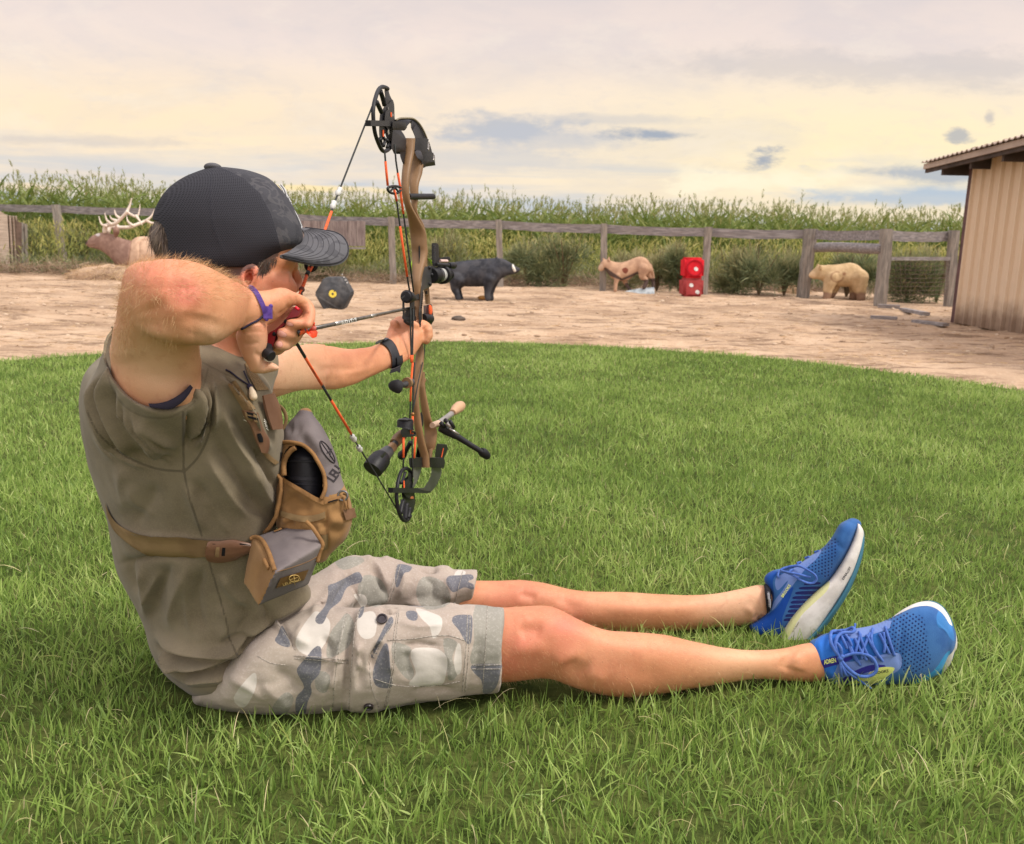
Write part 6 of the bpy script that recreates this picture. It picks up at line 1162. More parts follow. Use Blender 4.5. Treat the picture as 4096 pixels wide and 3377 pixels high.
dsR = 1.665
upR = [(738, 1135, 784, 1430, dsR, .043), (800, 1098, 828, 1480, dsR, .047), (900, 1075, 905, 1518, dsR, .049), (1050, 1052, 1045, 1532, dsR, .050), (1200, 1025, 1195, 1532, dsR, .050), (1330, 975, 1330, 1520, dsR, .050), (1450, 915, 1460, 1515, dsR, .049), (1560, 872, 1580, 1510, dsR, .048), (1680, 868, 1690, 1460, dsR, .044), (1775, 925, 1775, 1380, dsR, .036), (1835, 1020, 1825, 1270, dsR, .026)]
tr_, upr, BR = shoe('blue running shoe nearer the camera, laces and toe facing up', zJ, upR, None, None,
    {'dots': [[(1240, 1010), (1420, 920), (1560, 930), (1630, 980), (1660, 1200), (1690, 1340), (1560, 1420), (1440, 1400), (1420, 1290), (1330, 1250), (1250, 1150)]],
     'vamp': [[(1060, 1150), (1250, 1080), (1300, 1240), (1200, 1290), (1080, 1250)]],
     'lav': [[(1000, 1060), (1330, 985), (1350, 1020), (1320, 1060), (1080, 1130), (980, 1110)], [(940, 1330), (1050, 1320), (1250, 1270), (1400, 1250), (1440, 1280), (1440, 1360), (1370, 1420), (1200, 1440), (1000, 1500), (880, 1480), (900, 1400)]],
     'navy': [[(750, 1330), (900, 1275), (1000, 1260), (1040, 1300), (900, 1350), (765, 1382)], [(1000, 1430), (1180, 1350), (1320, 1360), (1100, 1430), (1000, 1500), (930, 1510)]],
     'lime': [[(1010, 1500), (1180, 1420), (1260, 1370), (1385, 1372), (1330, 1440), (1200, 1510), (1160, 1480), (1080, 1500)]],
     'tongue': [[(740, 1150), (800, 1110), (960, 1080), (1040, 1110), (1060, 1250), (960, 1300), (880, 1270), (770, 1330), (735, 1250)], [(790, 1390), (900, 1350), (940, 1400), (850, 1460), (800, 1440)]],
     'toe': [[(1730, 940), (1760, 890), (1810, 930), (1860, 1050), (1875, 1150), (1840, 1130), (1790, 1060), (1745, 1040), (1730, 1000)]],
     'teal': [[(1520, 1500), (1700, 1400), (1800, 1260), (1840, 1240), (1800, 1360), (1660, 1490), (1560, 1530)]]},
    [([(1420, 930), (1440, 1100), (1430, 1300), (1470, 1420)], .006, -.003), ([(1380, 960), (1400, 1100), (1390, 1240)], .006, .002), ([(1730, 950), (1735, 1010), (1800, 1070), (1840, 1130)], .0015, .0014), ([(1000, 1120), (1100, 1115), (1320, 1050)], .003, .0016), ([(1040, 1330), (1240, 1285), (1420, 1260)], .003, .0020), ([(760, 1120), (780, 1250), (790, 1400)], .006, .003), ([(850, 1380), (880, 1440), (880, 1520)], .005, .003)],
    (1240, 1010), (1, .12), 'blue_knit_near', [('tongue', col(42, 104, 190)), ('vamp', col(36, 92, 160)), ('lav', LAV), ('navy', col(40, 40, 130)), ('lime', LIME), ('teal', TEAL), ('toe', col(54, 116, 178))], None, G(zJ(1000, 1530)))
soR, BSR = solemesh(zJ, [(830, 1150, 840, 1470, dsR+.030, .025), (1000, 1110, 1000, 1525, dsR+.034, .030), (1200, 1070, 1200, 1535, dsR+.036, .030), (1330, 985, 1330, 1530, dsR+.038, .030), (1450, 895, 1460, 1530, dsR+.040, .030), (1570, 838, 1600, 1525, dsR+.040, .030), (1680, 828, 1700, 1485, dsR+.038, .030), (1770, 870, 1790, 1410, dsR+.034, .032), (1835, 960, 1850, 1320, dsR+.028, .032), (1866, 1060, 1874, 1235, dsR+.024, .028)],
    {'teal': [[(1560, 1530), (1660, 1480), (1740, 1380), (1790, 1330), (1760, 1440), (1650, 1530)]]}, tr_, 2.6)
mb = MB(); loftpx(mb, zJ, [(1340, 978, 1350, 1500, dsR+.068, .006), (1460, 890, 1480, 1510, dsR+.070, .006), (1600, 832, 1620, 1520, dsR+.070, .006), (1700, 826, 1710, 1490, dsR+.068, .006), (1790, 880, 1800, 1410, dsR+.064, .006), (1860, 1000, 1862, 1300, dsR+.054, .010), (1880, 1110, 1882, 1220, dsR+.046, .008)], 24, 4); sub('outsole', mb, m_out, soR, 0)
lp = [[(1300, 1020), (1340, 1160), (1385, 1290)], [(1250, 1075), (1300, 1180), (1345, 1270)], [(1215, 1040), (1185, 1150), (1250, 1270), (1290, 1320)], [(1145, 1090), (1200, 1200), (1270, 1310)], [(1090, 1075), (1110, 1150), (1150, 1250), (1210, 1330)], [(1050, 1120), (1100, 1230), (1160, 1320)], [(1010, 1100), (1010, 1180), (1060, 1280), (1110, 1360)], [(980, 1140), (1030, 1250), (1085, 1330)], [(1200, 1060), (1110, 1240), (1120, 1300)], [(1110, 1080), (1070, 1200), (1060, 1260)], [(1290, 1060), (1300, 1200), (1290, 1250)]]
for a in lp: lace(zJ, BR, a, tr_, .0062, .002, .002)
for a, o_, w_ in [([(930, 1280), (880, 1220), (850, 1160), (870, 1090), (930, 1060), (1000, 1060), (1050, 1070), (1030, 1100), (960, 1100), (900, 1140), (890, 1220), (930, 1285)], .007, .0065), ([(930, 1285), (1020, 1250), (1120, 1250), (1190, 1290), (1218, 1350), (1190, 1400), (1120, 1420), (1040, 1400), (960, 1330), (930, 1290)], .007, .0062), ([(930, 1290), (960, 1370), (1050, 1430), (1140, 1490), (1210, 1530), (1262, 1560)], .006, .0055), ([(925, 1290), (940, 1350), (970, 1410), (1000, 1420)], .005, .0060), ([(930, 1290), (930, 1380), (945, 1430)], .005, .0060), ([(1040, 1080), (1050, 1040), (1062, 1005)], .004, .0050), ([(870, 1100), (940, 1080), (1000, 1140), (1030, 1200)], .004, .0060), ([(930, 1090), (960, 1160), (990, 1220)], .004, .006), ([(880, 1160), (930, 1200), (940, 1270)], .006, .006)]: lace(zJ, BR, a, tr_, w_, o_, .006)
mb = MB(); mb.ball(onto(BR, [zJ(930, 1285)], .008)[0], .0055); mb.ball(onto(BR, [zJ(942, 1270)], .009)[0], .0045); part('lace_knot', mb, m_lace, tr_, 0)
word('ADREN', zJ, BR, (808, 1340), (905, 1322), 36, upr, m_tag, .0015); word('BROOKS', zJ, BR, (1205, 1424), (1330, 1402), 22, upr, m_ink, .0012)
mb = MB()
for k in range(5): mb.tube(onto(BR, [zJ(1060+k*30, 1492-k*8), zJ(1200+k*22, 1440-k*8), zJ(1320+k*12, 1385+k*4)], .0006), .0006, 4)
sub('emblem_lines', mb, mat('olive_line', col(150, 158, 74)), upr, 0) if False else None
mb = MB(); loftpx(mb, zJ, [(752, 1100, 800, 1500, dsR+.008, .034), (790, 1090, 850, 1510, dsR+.008, .036)], 22, 4); part('sock', mb, MATS['black_sock'], person, 0)

# ================================================================ the binocular harness
har = thing('binocular_harness', 'tan and grey chest pack with webbing straps and a side pouch', 'chest pack', P(zE(750, 1200), 1.43))
def h_cloth(c, h, vec, b): return c, h
m_tan = mat('tan_fabric', col(138, 104, 66), col(156, 120, 78), rough=.9, vs_=10, bump=.5, bs=500, bd=.001, spec=.15, sheen=.1); m_grey = mat('grey_fabric', col(104, 97, 98), col(120, 112, 112), rough=.9, vs_=10, bump=.5, bs=500, bd=.001, spec=.15, mottle=.25, mcol=col(136, 128, 124), msc=9)
m_trimc = mat('tan_binding', col(128, 94, 58), col(150, 112, 70), rough=.9, vs_=40, bump=.5, bs=400); m_web = mat('tan_webbing', col(136, 110, 76), col(152, 126, 88), rough=.9, vs_=20, bump=.8, bs=600, bd=.001, weave=.8, wsc=1400)
m_buck = mat('brown_plastic', col(108, 76, 58), col(122, 90, 70), rough=.45, vs_=10, spec=.5); m_hole = mat('pack_inside', col(16, 15, 18), rough=1, bump=0)
dp = 1.435
PK = [(650, 112, 770, 108, dp, .028), (565, 195, 835, 190, dp, .050), (522, 290, 888, 280, dp, .062), (502, 380, 930, 370, dp, .070), (492, 460, 960, 455, dp, .074), (488, 560, 986, 560, dp, .076), (487, 650, 1012, 650, dp, .078), (487, 750, 1055, 740, dp, .080), (488, 860, 1080, 860, dp, .080), (492, 960, 1072, 960, dp, .078), (520, 1060, 1030, 1070, dp, .070), (600, 1150, 960, 1140, dp, .060), (720, 1225, 890, 1210, dp, .04)]
mb = MB(); loftpx(mb, zE, PK, 36, 4, e=2.6, round_ends=(.5, .3)); V, F = remesh(mb, .0026); V = smooth(V, F, 8)
R2_ = lambda pts, w_, h: (pts, w_, h)
V = folds(V, F, zE, [R2_([(640, 130), (620, 230), (600, 310)], .003, .0012), R2_([(700, 210), (790, 330), (860, 420), (900, 520)], .010, .006), R2_([(660, 260), (760, 370), (830, 470)], .008, -.005), R2_([(560, 240), (640, 220), (700, 240)], .010, -.004), R2_([(880, 300), (920, 420), (960, 560)], .008, -.003), R2_([(600, 700), (680, 800), (780, 850)], .010, -.007), R2_([(560, 660), (640, 700), (760, 780)], .010, .004), R2_([(560, 760), (600, 820), (560, 850)], .012, -.005),
    R2_([(870, 780), (878, 900), (884, 1050), (880, 1210)], .003, -.003), R2_([(900, 850), (1000, 870), (1060, 900)], .010, -.004), R2_([(890, 940), (980, 930), (1040, 960)], .008, .004), R2_([(890, 1000), (960, 1010), (1010, 1040)], .008, -.004), R2_([(560, 900), (570, 960)], .005, .005), R2_([(600, 930), (610, 980)], .005, -.006), R2_([(820, 930), (830, 1000), (820, 1060)], .005, .006), R2_([(850, 930), (856, 1000)], .005, -.006), R2_([(500, 600), (505, 750), (500, 950)], .006, .003), R2_([(700, 910), (720, 960), (700, 1000)], .006, .004)])
px, py, d = proj(V); front = (normals(V, F)@FW) < .35
flp = smp([zE(*q) for q in [(480, 350), (505, 290), (560, 190), (640, 90), (740, 80), (830, 130), (900, 230), (970, 390), (1020, 590), (1000, 700), (930, 735), (845, 762), (868, 690), (866, 610), (850, 560), (800, 455), (740, 385), (680, 345), (600, 327), (540, 330)]], 4)
hol = smp([zE(*q) for q in [(548, 440), (572, 385), (620, 355), (690, 362), (750, 395), (808, 465), (840, 560), (848, 650), (838, 752), (800, 750), (700, 695), (600, 630), (548, 590), (535, 520)]], 4)
fl = sdf(px, py, flp) < 0; hl = (sdf(px, py, hol) < 0) & front
ff = F[~hl[F].any(1)]; isfl = fl[ff].all(1)
def compact(V, F): u_, inv = np.unique(F.ravel(), return_inverse=True); return V[u_], inv.reshape(F.shape)
Vp, Fp = compact(V, ff[~isfl]); me = setmesh('pack_body', Vp, Fp, m_tan, 0); pb = part('pack_body', me, None, har); Vf, Ff = compact(V, ff[isfl]); me = setmesh('flap', Vf, Ff, m_grey, 0); flo = part('flap', me, None, har); BP = bvh(V, F)
def binding(pts, r, parent, m=None, off=.001, z=zE, B=None): mb = MB(); mb.tube(onto(B or BP, smp([z(*p) for p in pts], 5, False), off), r, 8); return sub('binding', mb, m or m_trimc, parent, 0)
binding([(498, 352), (540, 332), (600, 328), (680, 346), (742, 386), (802, 456), (852, 560), (868, 640), (866, 700), (838, 768)], .0032, flo, off=.002)
binding([(640, 366), (600, 392), (565, 440), (545, 500), (548, 585)], .0042, pb, off=-.001)
def band(A, Bq, parent, m, name='band', th=.0015, off=.0005, z=zE, B=None, k=4): mb = MB(); strip(mb, B or BP, [z(*q) for q in A], [z(*q) for q in Bq], 5, off, th, k); return sub(name, mb, m, parent, 50)
band([(535, 590), (600, 632), (700, 690), (800, 748), (862, 772)], [(530, 625), (600, 668), (700, 728), (790, 782), (860, 812)], pb, m_trimc, 'edge_band', .002)
band([(515, 850), (600, 875), (700, 893), (800, 885), (868, 860)], [(520, 892), (600, 922), (700, 942), (800, 934), (870, 908)], pb, m_web, 'elastic_band', .003)
band([(838, 1045), (870, 1040), (893, 1030)], [(850, 1165), (875, 1155), (892, 1140)], pb, m_web, 'webbing_loop', .003, k=2)
band([(862, 778), (920, 760), (990, 735)], [(864, 806), (925, 786), (992, 760)], pb, m_trimc, 'zip_flap', .003); band([(890, 786), (920, 776), (965, 764)], [(892, 796), (925, 786), (966, 776)], pb, m_hole, 'zip_gap', .0042)
mb = MB(); q = onto(BP, [zE(985, 745)], .006)[0]; mb.rings([[q+(RT*math.cos(a)+UP*math.sin(a))*.0075+((RT*math.cos(a)+UP*math.sin(a))*math.cos(b)-FW*math.sin(b))*.0018 for b in np.linspace(0, 6.283, 6, endpoint=False)] for a in np.linspace(0, 6.283, 17)], cap=False); sub('ring', mb, mat('grey_metal', col(120, 118, 118), rough=.35, metal=.8), pb, 0)
mb = MB(); mb.tube(onto(BP, smp([zE(*q) for q in [(985, 735), (1005, 745), (1015, 790), (1022, 835)]], 4, False), .007), .0016, 6); mb.tube(onto(BP, smp([zE(*q) for q in [(985, 752), (995, 790), (1012, 835)]], 4, False), .007), .0016, 6); sub('pull_cord', mb, m_trimc, pb, 0)
pl = onto(BP, [zE(990, 845), zE(1060, 835), zE(1078, 905), (zE(1010, 930))], .006); mb = MB(); mb.prism(pl, FW*.006); zp = sub('zip_pull', mb, m_buck, pb, 40)
for k in range(5): pass
# cords and small hook at the left of the flap
mb = MB(); mb.tube([P(zE(x, y), dd) for x, y, dd in [(460, 520, 1.40), (490, 560, 1.385), (528, 610, 1.375), (530, 700, 1.372), (512, 800, 1.37), (490, 900, 1.375), (440, 985, 1.385), (400, 1025, 1.39)]], .0035, 8); part('cord', mb, m_trimc, har, 0)
mb = MB(); mb.prism([P(zE(x, y), 1.375) for x, y in [(490, 395), (532, 408), (512, 505), (462, 490)]], FW*.012); part('hook', mb, mat('black_plastic', col(30, 29, 32), rough=.4, spec=.5), har, 40)
mb = MB(); mb.tube([P(zE(x, y), 1.38) for x, y in [(478, 470), (450, 490), (448, 530), (468, 548)]], .0022, 6); part('hook_ring', mb, MATS['grey_metal'], har, 0)
mb = MB(); mb.ball(P(zE(430, 465), 1.385), .011); part('cord_knot', mb, m_trimc, har, 0)
# flap emblem and lettering
m_emb = mat('charcoal_thread', col(48, 44, 48), rough=.9)
mb = MB()
def ringline(c_, a1, a2, n=30): return [(c_[0]+a1[0]*math.cos(t)+a2[0]*math.sin(t), c_[1]+a1[1]*math.cos(t)+a2[1]*math.sin(t)) for t in np.linspace(0, 6.283, n)]
mb.tube(onto(BP, [zE(*q) for q in ringline((885, 403), (52, 82), (24, -12))], .0008), .0010, 5); sub('emblem', mb, m_emb, flo, 0)
for A in [[(838, 330), (885, 400), (940, 478)], [(892, 378), (915, 385), (880, 412)], [(905, 390), (905, 440)]]: mb = MB(); mb.tube(onto(BP, smp([zE(*q) for q in A], 4, False), .0008), .0009, 5); sub('emblem', mb, m_emb, flo, 0)
word('LEU', zE, BP, (930, 640), (994, 548), 74, flo, m_emb, .0012)
word('L', zE, BP, (928, 632), (948, 612), 62, flo, m_emb, .0012) if False else None
# binoculars inside the pack
bn = thing('binoculars', 'black binoculars standing in the open chest pack', 'binoculars', P(zE(705, 700), 1.41))
m_bin = mat('black_rubber', col(26, 26, 32), col(36, 36, 42), rough=.55, vs_=30, bump=.3)
mb = MB(); loftpx(mb, zE, [(630, 375, 770, 378, 1.412, .020), (596, 430, 812, 435, 1.412, .034), (585, 470, 825, 478, 1.412, .036), (580, 560, 838, 560, 1.412, .037), (580, 650, 842, 650, 1.412, .037), (590, 800, 842, 800, 1.412, .036)], 32, 4, round_ends=(.2, .1)); part('barrel', mb, m_bin, bn, 0)
for y, h_ in [(470, 10), (606, 26), (648, 8)]:
    mb = MB(); rs = [ringpx(zE(580-o, y+dy), zE(836+o, y+dy+6), 1.412, .0375+o*.0002, 40) for dy, o in ((-h_/2-3, -4), (-h_/2, 5), (h_/2, 5), (h_/2+3, -4))]; mb.rings(rs); part('focus_ring', mb, mat('rubber_ridge', col(40, 40, 46), rough=.6), bn, 30)
PLN = None
# shoulder straps with buckles
def gadget(z, A, Bq, B, th, off, m, name, parent, k=3):
    global PLN
    mb = MB(); strip(mb, B, [z(*q) for q in A], [z(*q) for q in Bq], 6, off, th, k, flat=(name == 'buckle' or (PLN if off > .008 else False)))
    if name == 'buckle': PLN = mb.plane
    return part(name, mb, m, parent, 40)
sp1 = gadget(zE, [(120, -120), (160, -50), (205, 20), (245, 90)], [(175, -150), (225, -80), (280, 0), (330, 70)], BS, .0025, .001, m_web, 'shoulder_strap', har)
bk1 = gadget(zE, [(232, 78), (262, 150), (300, 205), (330, 290), (362, 362), (385, 405)], [(352, 98), (372, 160), (400, 235), (438, 300), (440, 360), (428, 412)], BS, .010, .002, m_buck, 'buckle', har)
for A, Bq, o_ in [([(262, 92), (270, 112)], [(340, 108), (345, 128)], .0125), ([(270, 122), (280, 140)], [(350, 140), (355, 160)], .0125), ([(345, 262), (352, 300), (365, 330)], [(372, 258), (388, 290), (392, 325)], .0125)]:
    mb = MB(); strip(mb, BS, [zE(*q) for q in A], [zE(*q) for q in Bq], 4, .0105, .0015, 3, flat=PLN); sub('slot', mb, m_hole if o_ else m_hole, bk1, 50)
gadget(zE, [(252, 92), (276, 104), (300, 118)], [(262, 150), (286, 158), (312, 168)], BS, .002, .0105, m_web, 'threaded_webbing', har, 2); gadget(zE, [(318, 108), (340, 118)], [(326, 170), (350, 176)], BS, .002, .0105, m_web, 'threaded_webbing', har, 2)
gadget(zE, [(385, 405), (430, 460), (480, 500)], [(428, 412), (470, 450), (510, 480)], BS, .0025, .001, m_web, 'shoulder_strap', har)
bk2 = gadget(zE, [(390, -30), (405, 60), (430, 150), (465, 232)], [(480, -50), (520, 40), (540, 130), (545, 225)], BS, .010, .002, m_buck, 'buckle', har)
for A, Bq in [([(428, -5), (432, 8)], [(498, -12), (504, 2)]), ([(438, 90), (450, 130), (462, 150)], [(462, 84), (480, 110), (486, 145)]), ([(500, 172), (504, 190)], [(540, 168), (542, 186)])]:
    mb = MB(); strip(mb, BS, [zE(*q) for q in A], [zE(*q) for q in Bq], 4, .0105, .0015, 3, flat=PLN); sub('slot', mb, m_hole, bk2, 50)
gadget(zF, [(815, 118), (828, 165), (850, 205), (868, 238)], [(845, 112), (862, 150), (890, 195), (925, 235)], BS, .0025, .001, m_web, 'shoulder_strap', har)
mb = MB(); mb.tube([P(zE(x, y), 1.40) for x, y in smp([(515, 45), (550, 80), (568, 140), (560, 190), (535, 235), (520, 290)], 4, False)], .0032, 6, flat=.4); part('strap_loop', mb, m_web, har, 0)
# back strap and its buckle
st_ = gadget(zF, [(196, 740), (222, 798), (262, 843), (330, 881), (400, 893), (520, 897), (662, 908)], [(206, 800), (234, 862), (290, 915), (340, 950), (400, 977), (520, 985), (662, 979)], BS, .0025, .002, m_web, 'back_strap', har, 5)
bk3 = gadget(zF, [(652, 930), (662, 912), (700, 912), (760, 905), (800, 912), (860, 925)], [(648, 990), (662, 1003), (712, 1008), (775, 998), (800, 985), (858, 960)], BS, .010, .003, m_buck, 'buckle', har)
for A, Bq in [([(672, 925), (686, 925)], [(664, 990), (678, 992)]), ([(718, 930), (732, 930)], [(712, 992), (728, 992)]), ([(795, 922), (840, 930)], [(795, 932), (838, 940)])]:
    mb = MB(); strip(mb, BS, [zF(*q) for q in A], [zF(*q) for q in Bq], 4, .0115, .0015, 3, flat=PLN); sub('slot', mb, m_hole, bk3, 50)
gadget(zF, [(690, 938), (706, 938)], [(684, 985), (702, 986)], BS, .003, .0115, m_web, 'threaded_webbing', har)
# side pouch
PC = {'A': (300, 1052, 1.385), 'B': (728, 930, 1.375), 'C': (862, 1108, 1.335), 'D': (490, 1330, 1.262), 'E': (352, 1590, 1.290), 'F': (742, 1430, 1.355), 'G': (232, 1425, 1.365), 'H': (640, 1290, 1.42)}
Q_ = {k: P(zE(v_[0], v_[1]), v_[2]) for k, v_ in PC.items()}
def quadgrid(a, b, c_, d_, bulge, n=10):
    ctr = sum(Q_.values())/8; out = []
    for i in range(n+1):
        row = []
        for j in range(n+1):
            s_, t_ = i/n, j/n; p_ = (Q_[a]*(1-s_)+Q_[b]*s_)*(1-t_)+(Q_[d_]*(1-s_)+Q_[c_]*s_)*t_; m_ = (Q_[a]+Q_[b]+Q_[c_]+Q_[d_])/4; p_ = p_+nrm(m_-ctr)*bulge*math.sin(math.pi*s_)*math.sin(math.pi*t_); row.append(p_)
        out.append(row)
    return out
mb = MB()
for fc_, bl_ in ((('A', 'B', 'C', 'D'), .004), (('D', 'C', 'F', 'E'), .003), (('A', 'D', 'E', 'G'), .006), (('B', 'H', 'F', 'C'), .004), (('A', 'G', 'H', 'B'), .0), (('G', 'E', 'F', 'H'), .004)):
    g_ = quadgrid(*fc_, bl_); mb.rings(g_, cap=False, close=False)
bm = bmesh.new(); me_ = bpy.data.meshes.new('x'); me_.from_pydata(mb.V, [], mb.F); bm.from_mesh(me_); bmesh.ops.remove_doubles(bm, verts=bm.verts, dist=.0004); bmesh.ops.recalc_face_normals(bm, faces=bm.faces); mb2 = MB(); mb2.V = [tuple(v_.co) for v_ in bm.verts]; bm.verts.index_update(); mb2.F = [tuple(v_.index for v_ in f.verts) for f in bm.faces]; mb2.I = [0]*len(mb2.F); bm.free()
V, F = remesh(mb2, .0026); V = smooth(V, F, 6); V = folds(V, F, zE, [R2_([(400, 1250), (330, 1400), (320, 1540)], .010, -.003), R2_([(560, 1100), (700, 1050), (820, 1100)], .014, -.003), R2_([(640, 1000), (660, 1100), (600, 1200)], .012, .002)]); V = V+normals(V, F)*(vnoise(V, 30, 41, 2)*.0015)[:, None]
px, py, d = proj(V); left = sdf(px, py, smp([zE(*q) for q in [(270, 1060), (330, 1062), (385, 1085), (432, 1170), (472, 1290), (484, 1330), (440, 1420), (350, 1595), (200, 1560), (200, 1300)]], 3)) < 0
m_ = left[F].all(1); Vp, Fp = compact(V, F[~m_]); me = setmesh('side_pouch', Vp, Fp, m_grey, 0); po = part('side_pouch', me, None, har); Vp, Fp = compact(V, F[m_]); me = setmesh('pouch_end', Vp, Fp, m_tan, 0); sub('pouch_end', me, None, po); BO = bvh(V, F)
def bnd2(pts, r, off=.001): mb = MB(); mb.tube(onto(BO, smp([zE(*p) for p in pts], 5, False), off), r, 8); sub('binding', mb, m_trimc, po, 0)
bnd2([(292, 1072), (335, 1062), (385, 1088), (432, 1175), (470, 1285), (482, 1318)], .0036, .001); bnd2([(722, 936), (770, 985), (815, 1050), (850, 1112), (832, 1165), (810, 1250)], .0032, .0005); bnd2([(402, 1235), (425, 1275), (440, 1300)], .0035, .001)
mb = MB(); mb.tube(onto(BO, smp([zE(*p) for p in [(500, 1325), (620, 1290), (740, 1245), (815, 1205)]], 4, False), .0002), .0005, 4); sub('stitching', mb, m_trimc, po, 0)
mb = MB(); strip(mb, BO, [zE(*q) for q in [(522, 1372), (600, 1348), (740, 1306)]], [zE(*q) for q in [(486, 1450), (590, 1422), (702, 1390)]], 5, .001, .0012, 4); pa = sub('patch', mb, mat('brown_patch', col(96, 68, 30), col(112, 82, 40), rough=.6), po, 50)
m_gold = mat('gold_thread', col(176, 148, 90), rough=.6)
mb = MB(); mb.tube(onto(BO, [zE(*q) for q in ringline((622, 1368), (38, -8), (10, 24), 24)], .0026), .0007, 5); sub('patch_emblem', mb, m_gold, po, 0)
mb = MB(); mb.tube(onto(BO, [zE(590, 1378), zE(655, 1360)], .0026), .0006, 4); sub('patch_emblem', mb, m_gold, po, 0); mb = MB(); mb.tube(onto(BO, [zE(618, 1346), zE(628, 1420)], .0026), .0006, 4); sub('patch_emblem', mb, m_gold, po, 0)
word('LEUPOLD', zE, BO, (535, 1426), (672, 1384), 20, po, m_gold, .0024)
mb = MB(); strip(mb, BO, [zE(*q) for q in [(470, 1010), (530, 985), (600, 960)]], [zE(*q) for q in [(480, 1022), (540, 1000), (598, 975)]], 3, .001, .003, 3); sub('pull_tab', mb, m_trimc, po, 50)
# ================================================================ the compound bow
KB = .0015
def dB_(p, k=KB): return 1.95+(p[0]-1650)*k
AR = nrm(P(zT(430, 1055), 1.93)-P(zQ(860, 935), 1.27))           # the way the arrow points
LAT = nrm(np.cross(AR, (0, 0, 1)))                                # across the bow
bow = thing('compound_bow', 'tan and black compound bow at full draw with sight and stabilisers', 'bow', P(zU(760, 1000), 1.95))
m_ris = mat('tan_riser', col(128, 98, 68), col(142, 110, 78), rough=.5, vs_=12, bump=.15, bs=200, spec=.4); m_blk = mat('black_anodised', col(20, 20, 24), col(29, 29, 34), rough=.5, vs_=12, bump=.15, bs=200, spec=.35); m_lim = mat('black_limb', col(19, 18, 24), col(26, 25, 32), rough=.45, vs_=8, bump=.05, spec=.35)
m_gun = mat('gunmetal', col(68, 68, 70), col(84, 84, 86), rough=.4, metal=.4); m_or = mat('orange_cord', col(232, 88, 40), col(246, 112, 60), rough=.7, vs_=400, bump=.5, bs=1500); m_bs = mat('black_bowstring', col(32, 34, 34), col(52, 56, 54), rough=.7, vs_=300, bump=.4, bs=1500); m_slv = mat('white_silencer', col(206, 206, 202), rough=.5)
def bp(z, x, y, off=0.0): p = z(x, y); return P(p, dB_(p)+off)
def riser(secs, rd, name, off=0.0, n=18):
    mb = MB(); S = cr_interp([a[:4]+a[4](0, 0)*0 if False else a[:4] for a in secs], 1); rs = []
    A = np.array([(*a[4](a[0], a[1]), *a[4](a[2], a[3])) for a in secs]); A = cr_interp(A, 6)
    for (x0, y0, x1, y1) in A: mx_ = (x0+x1)/2; x0 = mx_+(x0-mx_)*1.13; x1 = mx_+(x1-mx_)*1.13; dd = dB_(((x0+x1)/2, 0))+off; rs.append(ringpx((x0, y0), (x1, y1), dd, rd, n, 3.0))
    mb.rings(rs); return part(name, mb, m_ris, bow, 55)
riser([(900, 438, 970, 440, zB), (900, 470, 968, 470, zB), (897, 540, 962, 540, zB), (892, 610, 948, 610, zB), (882, 700, 934, 700, zB), (881, 800, 930, 800, zB), (900, 900, 944, 900, zB), (925, 990, 990, 990, zB), (942, 1090, 1040, 1090, zB), (952, 1180, 1050, 1180, zB), (957, 1250, 1054, 1250, zB), (478, 600, 600, 600, zT), (478, 720, 578, 720, zT), (490, 830, 580, 830, zT), (498, 950, 595, 950, zT), (500, 1100, 592, 1100, zT), (508, 1300, 600, 1300, zT), (518, 1500, 604, 1500, zT), (518, 1640, 614, 1640, zT), (1140, 480, 1200, 480, zC), (1130, 600, 1176, 600, zC), (1129, 700, 1172, 700, zC), (1135, 800, 1182, 800, zC), (1146, 900, 1196, 900, zC), (1165, 1000, 1216, 1000, zC), (1183, 1080, 1238, 1080, zC), (1190, 1165, 1246, 1165, zC)], .017, 'riser')
riser([(945, 520, 1000, 520, zB), (940, 600, 1024, 600, zB), (936, 680, 1018, 680, zB), (936, 760, 996, 760, zB), (944, 850, 992, 850, zB), (958, 950, 988, 950, zB), (984, 1040, 1030, 1040, zB), (1005, 1100, 1046, 1100, zB), (1010, 1180, 1053, 1180, zB), (590, 300, 655, 300, zT), (600, 420, 660, 420, zT), (600, 600, 660, 600, zT), (615, 800, 680, 800, zT), (630, 900, 688, 900, zT), (640, 1000, 696, 1000, zT)], .014, 'riser_rear_strut', .035)
riser([(1178, 500, 1212, 500, zC), (1176, 560, 1214, 560, zC), (1176, 620, 1216, 620, zC), (1188, 740, 1238, 740, zC), (1205, 830, 1258, 830, zC), (1214, 900, 1293, 900, zC), (1218, 1000, 1290, 990, zC), (1236, 1050, 1280, 1040, zC)], .013, 'riser_lower_strut', .035)
riser([(1232, 1040, 1268, 1030, zC), (1226, 1100, 1262, 1095, zC), (1205, 1160, 1250, 1160, zC)], .013, 'riser_foot', .02)
mb = MB(); mb.prism([bp(zT, x, y, -.019) for x, y in smp([(560, 262), (578, 275), (580, 400), (572, 500), (560, 510), (552, 400), (550, 290)], 3)], FW*.004); part('riser_cutout', mb, m_hole, bow, 60)
mb = MB(); mb.prism([bp(zU, x, y, -.019) for x, y in smp([(706, 492), (722, 540), (724, 620), (708, 645), (697, 610), (696, 530)], 3)], FW*.004); part('riser_cutout', mb, m_hole, bow, 60)
mb = MB(); mb.prism([bp(zU, x, y, .012) for x, y in smp([(836, 742), (842, 765), (836, 795), (828, 775)], 3)], FW*.004); part('riser_cutout', mb, m_hole, bow, 60)
